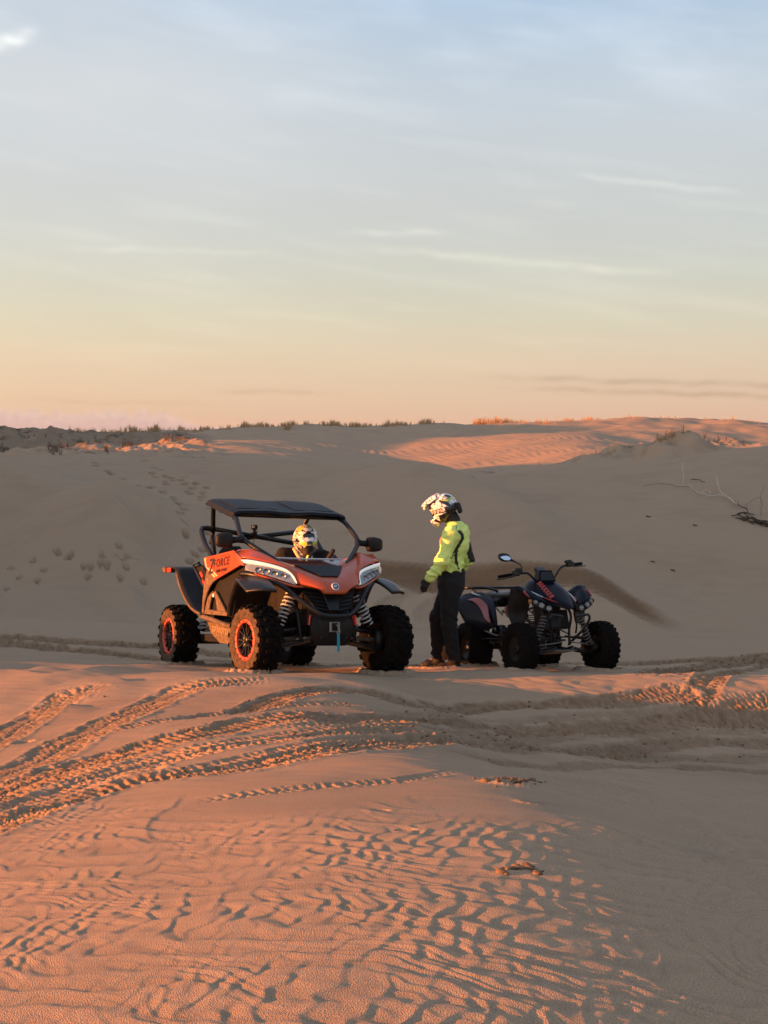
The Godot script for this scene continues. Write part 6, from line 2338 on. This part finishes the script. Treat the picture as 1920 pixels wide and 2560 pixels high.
	var colours := func(p: Vector3, n: Vector3) -> Color:
		var q := Vector2(p.x, p.y)
		if p.z > 0.0:
			var w := 0.017 if p.y < 1.50 and p.y > 1.13 else 0.008
			if near_line(q, back_strip) < w and p.y < 1.49:
				return INK
			if near_line(q, piping) < 0.0065 or near_line(q, yoke) < 0.004:
				return INK
			if p.distance_to(Vector3(-0.075, 1.36, 0.11)) < 0.045 and absf(p.x + 0.06 + (p.y - 1.36) * 0.18) < 0.014:
				return INK
			if absf(p.x + 0.020) < 0.006 and p.y > 0.995 and p.y < 1.035 and p.z < 0.20:
				return INK
		if p.z < -0.08 and p.x > 0.20 and p.y < 1.34 and p.y > 1.12 and n.x > 0.1:
			return INK
		if p.y > 1.575 and p.x > 0.02:
			return INK
		return NEON * (1.0 + 0.10 * n2.get_noise_3d(p.x * 9.0, p.y * 9.0, p.z * 9.0))
	part_mesh("jacket", f.net(colours, crease), M.jacket_cloth, man)
	# gloves
	for q in [[elL, wrL, Vector3(0.25, -0.20, -0.85), 1.0, 0.42], [elR, wrR, Vector3(0.2, -0.1, 0.9), -1.0, 0.5]]:
		var d: Vector3 = ((q[1] - q[0]).normalized() + Vector3(-0.10, -0.35, 0)).normalized()
		var palm: Vector3 = (q[2] - d * q[2].dot(d)).normalized()
		var w: Vector3 = q[1]
		f = Field.new(w - Vector3.ONE * 0.20, w + Vector3.ONE * 0.20, 0.0045)
		f.bone(w - (w - q[0]).normalized() * 0.055, w, 0.040, 0.036, 0.02)
		hand(f, w, d, palm, q[4], q[3])
		var glove := part_mesh("glove", f.net(), M.glove_leather, man)
		var st := mb()
		bx(st, w + Vector3(-0.008, 0.018, 0.040 * signf(w.z)), Vector3(0.035, 0.010, 0.006), Basis(Vector3.BACK, -0.5))
		part("wrist_tab", st, M.badge_white, glove)
	# boots
	for q in [[ankL, -0.20, 0.0], [ankR, -0.175, 0.0]]:
		var a: Vector3 = q[0]
		f = Field.new(Vector3(a.x - 0.30, -0.03, a.z - 0.12), Vector3(a.x + 0.14, 0.32, a.z + 0.12), 0.007)
		f.bone(a + Vector3(0.0, 0.14, 0), a + Vector3(0.004, 0.0, 0), 0.058, 0.052, 0.03)
		f.bone(Vector3(a.x + 0.030, 0.045, a.z), Vector3(a.x + 0.0, 0.05, a.z), 0.046, 0.046, 0.03)
		f.bone(Vector3(a.x, 0.06, a.z), Vector3(a.x + q[1] * 0.62, 0.040, a.z), 0.050, 0.044, 0.04)
		f.bone(Vector3(a.x + q[1] * 0.62, 0.036, a.z), Vector3(a.x + q[1] * 0.90, 0.028, a.z + 0.005), 0.044, 0.032, 0.03)
		f.cut_below(Vector3(0, 0.006, 0), Vector3.UP)
		var boot := part_mesh("boot", f.net(), M.boot_leather if a.z < 0 else M.trouser_cloth, man)
		var st := mb(true)
		var ring0 := []
		var ring1 := []
		for k in 20:
			var ang := TAU * k / 20.0
			var p := Vector3(a.x + q[1] * 0.36 - cos(ang) * (absf(q[1]) * 0.5 + 0.068), 0.0, a.z + sin(ang) * (0.050 - 0.006 * cos(ang)))
			ring0.append(p + Vector3(0, -0.018, 0))
			ring1.append(p + Vector3(0, 0.014, 0))
		skin(st, [ring0, ring1], true)
		part("sole", st, M.boot_sole, boot)
	# the tan lining that shows above the far boot
	var st := mb(true)
	tube(st, [Vector3(0.005, 0.24, -0.10), Vector3(-0.010, 0.16, -0.115), Vector3(-0.012, 0.09, -0.12)], [0.050, 0.055, 0.045], 10)
	part("boot_gaiter", st, M.tan_cloth, man)
	# head gear, looking left and a little down
	var face := Basis.from_euler(Vector3(deg_to_rad(17.0), deg_to_rad(-97.0), 0.0))
	helmet(man, Transform3D(face * 1.02, head + Vector3(-0.005, 0.012, 0.0)), 0)
	f = Field.new(Vector3(-0.12, 1.46, -0.16), Vector3(0.24, 1.70, 0.16), 0.009)
	f.bone(neck + Vector3(0.01, 0.03, 0), head + Vector3(0.05, -0.06, 0), 0.078, 0.085, 0.03)
	part_mesh("neck_warmer", f.net(), M.strap_black, man)

func driver():
	var man := thing("person", "driver in black jacket and white-yellow helmet bent over the buggy's steering wheel", "person", pose(BUGGY_AT[0], BUGGY_AT[1], BUGGY_AT[2], BUGGY_AT[3]))
	var pel := Vector3(0.33, 0.66, -0.24)
	var chest := Vector3(0.32, 0.98, -0.20)
	var shC := Vector3(0.31, 1.14, -0.12)
	var shL := Vector3(0.51, 1.185, -0.08)
	var shR := Vector3(0.10, 1.185, -0.08)
	var elL := Vector3(0.60, 0.98, 0.14)
	var elR := Vector3(0.10, 0.95, 0.14)
	var wrL := Vector3(0.50, 1.12, 0.30)
	var wrR := Vector3(0.20, 1.08, 0.30)
	var neck := Vector3(0.30, 1.22, -0.04)
	var head := Vector3(0.285, 1.345, 0.06)
	var f := Field.new(Vector3(-0.06, 0.28, -0.45), Vector3(0.78, 1.50, 0.85), 0.015)
	f.bone(pel, chest, 0.13, 0.13, 0.05)
	f.bone(chest, shC, 0.13, 0.10, 0.05)
	f.bone(shL, shR, 0.065, 0.065, 0.05)
	f.bone(shC, neck, 0.06, 0.055, 0.03)
	f.bone(neck, head, 0.055, 0.08, 0.03)
	f.bone(head, head + Vector3(0, 0.02, 0.02), 0.09, 0.088, 0.03)
	for s in [-1.0, 1.0]:
		var hip := pel + Vector3(0.09 * s, 0, 0.02)
		var knee := Vector3(0.33 + 0.12 * s, 0.80, 0.22)
		var ank := Vector3(0.33 + 0.10 * s, 0.45, 0.50)
		f.bone(hip, knee, 0.085, 0.058, 0.04)
		f.bone(knee, ank, 0.055, 0.038, 0.03)
		f.bone(ank, ank + Vector3(0, -0.03, 0.14), 0.036, 0.030, 0.03)
	for q in [[shL, elL, wrL], [shR, elR, wrR]]:
		f.bone(q[0], q[1], 0.050, 0.042, 0.03)
		f.bone(q[1], q[2], 0.040, 0.028, 0.03)
	part_mesh("body", f.net(), M.skin_tone, man)
	f = Field.new(Vector3(-0.08, 0.52, -0.48), Vector3(0.80, 1.36, 0.50), 0.012)
	f.bone(pel, chest, 0.165, 0.165, 0.05)
	f.bone(chest, shC + Vector3(0, 0.0, 0), 0.165, 0.12, 0.05)
	f.bone(shL, shR, 0.092, 0.092, 0.05)
	f.bone(shC, neck, 0.095, 0.075, 0.03)
	for q in [[shL, elL, wrL], [shR, elR, wrR]]:
		f.bone(q[0], q[1], 0.082, 0.070, 0.03)
		f.bone(q[1], q[2], 0.070, 0.052, 0.03)
	var crease := func(p: Vector3, _n: Vector3) -> float:
		return 0.010 * n2.get_noise_3d(p.x * 8.0 + p.y * 4.0, p.y * 14.0, p.z * 8.0)
	part_mesh("jacket", f.net(null, crease), M.trouser_cloth, man)
	f = Field.new(Vector3(0.0, 0.36, -0.40), Vector3(0.66, 0.95, 0.72), 0.014)
	for s in [-1.0, 1.0]:
		var hip := pel + Vector3(0.09 * s, 0, 0.02)
		var knee := Vector3(0.33 + 0.12 * s, 0.80, 0.22)
		var ank := Vector3(0.33 + 0.10 * s, 0.45, 0.50)
		f.bone(hip, knee, 0.105, 0.080, 0.04)
		f.bone(knee, ank, 0.080, 0.060, 0.03)
	part_mesh("trousers", f.net(), M.trouser_cloth, man)
	for q in [[wrL, Vector3(-0.10, 0.35, 0.55), Vector3(-0.55, -0.3, -0.2), -1.0], [wrR, Vector3(0.10, 0.35, 0.55), Vector3(0.55, -0.3, -0.2), 1.0]]:
		var w: Vector3 = q[0]
		f = Field.new(w - Vector3.ONE * 0.18, w + Vector3.ONE * 0.18, 0.005)
		var d: Vector3 = q[1].normalized()
		var palm: Vector3 = (q[2] - d * q[2].dot(d)).normalized()
		f.bone(w - d * 0.05, w, 0.038, 0.034, 0.02)
		hand(f, w, d, palm, 0.85, q[3])
		part_mesh("glove", f.net(), M.glove_leather, man)
	# pale lining of the open collar, and a yellow patch on the chest
	var st := mb(true)
	tube(st, smooth_path([Vector3(0.17, 1.27, 0.02), Vector3(0.185, 1.21, 0.07), Vector3(0.215, 1.15, 0.10), Vector3(0.245, 1.09, 0.11)], 4), 0.020, 8)
	part("collar_edge", st, M.decal_cream, man)
	st = mb(true)
	tube(st, [Vector3(0.285, 1.195, 0.165), Vector3(0.28, 1.15, 0.16), Vector3(0.275, 1.10, 0.13)], [0.030, 0.036, 0.03], 10)
	var m := mat("neon_plain", NEON.linear_to_srgb(), 0.7)
	part("chest_patch", st, m, man)
	# looking down at the dash, chin on the chest, so the crown shows
	helmet(man, Transform3D(Basis.from_euler(Vector3(deg_to_rad(42.0), deg_to_rad(-8.0), deg_to_rad(4.0))) * 0.96, head + Vector3(-0.005, 0.03, 0.0)), 9)
	f = Field.new(Vector3(0.12, 1.05, -0.20), Vector3(0.48, 1.40, 0.22), 0.010)
	f.bone(neck, head + Vector3(0, -0.06, 0.0), 0.085, 0.090, 0.03)
	f.bone(head + Vector3(0, -0.08, 0.05), head + Vector3(0, -0.12, 0.06), 0.07, 0.06, 0.03)
	part_mesh("neck_warmer", f.net(), M.strap_black, man)

# ---------------------------------------------------------------- plants, dead wood, small things
func blade_mesh() -> ArrayMesh:
	# a small fan of bent grass blades, a metre high
	var st := mb(true)
	var r := RandomNumberGenerator.new()
	r.seed = 77
	for k in 9:
		var a := r.randf() * TAU
		var lean := r.randf_range(0.05, 0.55)
		var d := Vector3(cos(a), 0, sin(a))
		var side := Vector3(-d.z, 0, d.x)
		var root := d * r.randf_range(0.0, 0.12)
		var h := r.randf_range(0.55, 1.0)
		var p0 := root
		var p1 := root + d * lean * 0.35 * h + Vector3.UP * h * 0.6
		var p2 := root + d * lean * h + Vector3.UP * h * (1.0 - lean * 0.25)
		var w := 0.022
		quad4(st, p0 - side * w, p0 + side * w, p1 + side * w * 0.7, p1 - side * w * 0.7)
		tri(st, p1 - side * w * 0.7, p1 + side * w * 0.7, p2)
	st.generate_normals()
	return st.commit()

func grass_patch(called: String, label: String, spots: Array, m: Material, kind := "stuff", group := ""):
	var mm := MultiMesh.new()
	mm.transform_format = MultiMesh.TRANSFORM_3D
	mm.mesh = blade_mesh()
	mm.instance_count = spots.size()
	for k in spots.size():
		var s = spots[k]
		var b := Basis(Vector3.UP, rng.randf() * TAU) * Basis(Vector3.RIGHT, rng.randf_range(-0.25, 0.25))
		b = b.scaled(Vector3(s[2] * 0.8, s[2], s[2] * 0.8))
		mm.set_instance_transform(k, Transform3D(b, Vector3(s[0], ground_y(s[0], s[1]) - 0.04, -s[1])))
	var o := MultiMeshInstance3D.new()
	o.name = numbered(called, self)
	o.multimesh = mm
	o.material_override = m
	tag(o, label, "grass", group, kind)
	add_child(o, true)

func tuft_thing(label: String, spots: Array, m: Material, group := "grass tufts on the root mounds"):
	var st := SurfaceTool.new()
	st.begin(Mesh.PRIMITIVE_TRIANGLES)
	var bm := blade_mesh()
	for s in spots:
		var b := Basis(Vector3.UP, rng.randf() * TAU) * Basis(Vector3.RIGHT, rng.randf_range(-0.25, 0.25))
		st.append_from(bm, 0, Transform3D(b.scaled(Vector3(s[2] * 0.8, s[2], s[2] * 0.8)), Vector3(s[0], ground_y(s[0], s[1]) - 0.04, -s[1])))
	var o := part_mesh("grass_tuft", st.commit(), m, self, label)
	tag(o, "", "grass", group, "stuff")

func crest_of(u: float, d0: float, d1: float) -> float:
	# distance at which the ground along a bearing stands highest against the sky
	var best := -9.0
	var at := d0
	var d := d0
	while d < d1:
		var e := (ground_y(u * d, d) - EYE) / d
		if e > best:
			best = e
			at = d
		d += 0.5
	return at

func ridge_spots(px0: float, px1: float, n: int, d0: float, d1: float, hgt: float, clump: float) -> Array:
	var out := []
	for k in n:
		var px := rng.randf_range(px0, px1)
		var dens := n2.get_noise_2d(px * 0.022 + 31.0, clump * 10.0) + 0.45 * n2.get_noise_2d(px * 0.09, 7.0)
		if dens < rng.randf_range(-0.9, 0.3):
			continue
		var u := (px - 960.0) / FOCAL
		var d := crest_of(u, d0, d1) + rng.randf_range(-2.5, 0.6)
		out.append([u * d, d, hgt * rng.randf_range(0.45, 1.1) * (0.75 + 0.6 * maxf(0.0, dens))])
	return out

func branch(called: String, label: String, pts: Array, r0: float, r1: float, m: Material, lift := 0.03, group := "dead branches on the right slope"):
	var line := []
	for p in pts:
		var g := on_ground(p[0], p[1])
		line.append(Vector3(g.x, ground_y(g.x, -g.z) + lift + (p[2] if p.size() > 2 else 0.0), g.z))
	line = smooth_path(line, 5)
	var rr := []
	for k in line.size():
		rr.append(0.45 * lerpf(r0, r1, k / float(line.size() - 1)) * (1.0 + 0.25 * n2.get_noise_1d(k * 2.3)))
	for k in range(1, line.size() - 1):
		line[k] += Vector3(n2.get_noise_1d(k * 1.7) * 0.03, n2.get_noise_1d(k * 1.3 + 40.0) * 0.03, 0)
	var st := mb(true)
	tube(st, line, rr, 7)
	var o := part(called, st, m, self, label)
	tag(o, "", "driftwood", group)

func hill_plants():
	var gm := mat("dry_grass", lin(0.44, 0.28, 0.14), 0.9)
	gm.backlight_enabled = true
	gm.backlight = Color(0.25, 0.18, 0.08)
	var dk := mat("dark_grass", lin(0.13, 0.090, 0.056), 0.95)
	mat("grey_wood", lin(0.52, 0.44, 0.36), 0.85)
	mat("chip_wood", lin(0.12, 0.09, 0.065), 0.9)
	mat("dark_wood", lin(0.055, 0.040, 0.030), 0.9)
	grass_patch("dune_grass", "dry dune grass along the skyline of the far left hill", ridge_spots(165, 560, 520, 84.0, 150.0, 0.62, 1.0), gm)
	grass_patch("dune_grass", "dune grass fringe on the skyline ridge behind the buggy", ridge_spots(560, 1112, 900, 84.0, 150.0, 0.58, 2.0), gm)
	var right := ridge_spots(1180, 1500, 330, 100.0, 150.0, 0.5, 3.0)
	for k in 60:
		var px := 1182.0 + rng.randf() * 75.0
		var u := (px - 960.0) / FOCAL
		var d := crest_of(u, 100.0, 150.0) + rng.randf_range(-1.5, 0.5)
		right.append([u * d, d, rng.randf_range(0.45, 0.9)])
	grass_patch("dune_grass", "dune grass on the skyline of the sunlit ridge right of the gap", right, gm)
	grass_patch("dune_grass", "thin scattered grass on the skyline at the far right", ridge_spots(1500, 1915, 70, 100.0, 150.0, 0.45, 4.0), gm)
	# dark scrub on the far left hill
	var scrub := []
	for q in [[205, 1112, 16], [240, 1108, 12], [330, 1118, 14], [150, 1120, 20], [265, 1128, 10], [0, 1122, 26], [85, 1105, 8], [420, 1108, 8], [130, 1135, 14]]:
		for k in q[2]:
			var g := on_ground(q[0] + rng.randfn(0, 14), q[1] + rng.randfn(0, 3.5))
			scrub.append([g.x, -g.z, rng.randf_range(0.3, 0.6)])
	grass_patch("low_scrub", "dark low scrub scattered on the shaded far left hill", scrub, dk)
	# tufts one can tell apart
	var tuft := []
	for k in 16:
		tuft.append([HUMMOCKS[0][0] + rng.randfn(-0.1, 0.25), HUMMOCKS[0][1] + rng.randfn(0, 0.25), rng.randf_range(0.25, 0.55)])
	tuft_thing("sunlit dry grass tuft on top of the root mound at right", tuft, gm)
	tuft = []
	for k in 26:
		tuft.append([HUMMOCKS[2][0] + rng.randfn(0, 0.8), HUMMOCKS[2][1] + rng.randfn(0, 0.5), rng.randf_range(0.25, 0.6)])
	tuft_thing("wispy grass tuft on the highest mound near the right edge", tuft, dk)
	tuft = []
	for k in 14:
		tuft.append([HUMMOCKS[1][0] + rng.randfn(-0.9, 0.7), HUMMOCKS[1][1] + rng.randfn(0, 0.4), rng.randf_range(0.12, 0.28)])
	tuft_thing("short dry tufts on the broken sunlit bank behind the root mound", tuft, gm)
	# roots and branches on the slope at right
	branch("branch", "long bleached branch lying on the sand below the root mound", [[1722, 1222, 0.05], [1738, 1236, 0.02], [1757, 1246, 0.06], [1772, 1251, 0.04], [1806, 1251, 0.05], [1824, 1256, 0.06], [1842, 1268, 0.04]], 0.022, 0.040, M.grey_wood)
	branch("branch", "forked bleached stick crossing the long branch near the right edge", [[1791, 1226, 0.25], [1796, 1238, 0.15], [1810, 1249, 0.06], [1826, 1258, 0.05]], 0.018, 0.03, M.grey_wood)
	branch("branch", "curled pale root looping beside the long branch", [[1752, 1246, 0.02], [1762, 1241, 0.12], [1775, 1244, 0.10], [1770, 1252, 0.02], [1756, 1250, 0.03]], 0.014, 0.012, M.grey_wood)
	branch("branch", "dark twisted branch running down to the root heap at the right edge", [[1838, 1262, 0.06], [1852, 1272, 0.05], [1864, 1278, 0.08], [1870, 1286, 0.03]], 0.022, 0.03, M.dark_wood)
	branch("branch", "thin dark root creeping left across the slope from the branches", [[1606, 1217, 0.0], [1640, 1211, 0.02], [1672, 1214, 0.02], [1695, 1224, 0.02], [1725, 1227, 0.03]], 0.010, 0.016, M.dark_wood)
	branch("branch", "short dark root under the sunlit mound", [[1728, 1201, 0.03], [1746, 1204, 0.05], [1762, 1214, 0.03]], 0.03, 0.02, M.dark_wood)
	branch("branch", "small forked twig standing up near the right edge", [[1903, 1288, 0.0], [1902, 1280, 0.25], [1905, 1272, 0.48], [1911, 1267, 0.6]], 0.012, 0.006, M.dark_wood)
	branch("branch", "arched thin twig bowing over the root heap at the right edge", [[1862, 1276, 0.1], [1880, 1270, 0.22], [1900, 1271, 0.3], [1906, 1279, 0.15]], 0.010, 0.006, M.dark_wood)
	branch("branch", "pale upright stick below the sunlit mound", [[1709, 1209, 0.0], [1708, 1200, 0.22], [1708, 1192, 0.42]], 0.018, 0.015, M.grey_wood, 0.0)
	var heap := thing("root_heap", "dark tangle of dead roots half buried at the right edge", "roots")
	for k in 26:
		var t := k / 25.0
		var g := on_ground(lerpf(1850, 1932, t) + rng.randfn(0, 3), lerpf(1289, 1318, t) + rng.randfn(0, 2.5))
		var st := mb(true)
		var a := Vector3(g.x, ground_y(g.x, -g.z) + 0.02, g.z)
		var d := Vector3(rng.randf_range(0.2, 0.5), rng.randf_range(-0.12, 0.06), rng.randf_range(0.1, 0.4))
		tube(st, smooth_path([a - d * 0.6, a + Vector3(0, rng.randf_range(0.03, 0.14), 0), a + d * 0.7 - Vector3(0, 0.04, 0)], 4), rng.randf_range(0.008, 0.017), 6)
		part("root", st, M.dark_wood, heap)
	for q in [[1622, 1294, "small dark wood scrap with a pale end on the slope above the quad", 0.16], [1632, 1408, "lone flat wood chip low on the right slope", 0.12], [1682, 1428, "wood chip lowest on the right slope", 0.12], [1738, 1318, "short dark stick lying flat under the branches", 0.14], [1180, 1222, "dark scrap of root on the slope right of the rider's helmet", 0.16]]:
		var g := on_ground(q[0], q[1])
		var st := mb()
		bx(st, Vector3(g.x, ground_y(g.x, -g.z) + 0.012, g.z), Vector3(q[3] * 0.9, 0.035, 0.05), Basis.from_euler(Vector3(0.2, rng.randf_range(-0.6, 0.4), -0.25)))
		var o := part("wood_chip", st, M.chip_wood, self, q[2])
		tag(o, "", "wood chip", "wood chips on the slope")

func small_things():
	# the action camera clamped to the brace behind the seats
	var b := pose(BUGGY_AT[0], BUGGY_AT[1], BUGGY_AT[2], BUGGY_AT[3])
	var cam := thing("action_camera", "small black action camera clamped to the bar behind the buggy seats", "camera", b * Transform3D(Basis(Vector3.UP, 0.1), Vector3(-0.035, 1.43, -0.60)))
	var st := mb()
	bx(st, Vector3(0, 0.085, 0.0), Vector3(0.068, 0.052, 0.036), Basis(), 0.006)
	var body := part("camera_body", st, M.satin_black, cam)
	st = mb()
	bx(st, Vector3(0.016, 0.092, 0.021), Vector3(0.026, 0.028, 0.012), Basis(), 0.004)
	part("lens", st, M.goggle_lens, body)
	st = mb()
	bx(st, Vector3(-0.017, 0.088, 0.0185), Vector3(0.026, 0.026, 0.002), Basis(), 0.0005)
	part("front_screen", st, M.badge_white, body)
	st = mb()
	bx(st, Vector3(0, 0.045, 0), Vector3(0.030, 0.034, 0.022))
	bar(st, Vector3(-0.005, 0.045, 0), Vector3(0.045, 0.042, 0), 0.010, 0.010)
	part("mount", st, M.satin_black, cam)
	st = mb()
	bx(st, Vector3(0, 0.012, 0), Vector3(0.05, 0.04, 0.06))
	part("clamp", st, M.black_plastic, cam)
	st = mb(true)
	tube(st, smooth_path([Vector3(-0.005, 0.01, 0.03), Vector3(-0.018, -0.04, 0.04), Vector3(-0.022, -0.09, 0.03)], 4), 0.0035, 6)
	part("tether", st, M.black_plastic, cam)
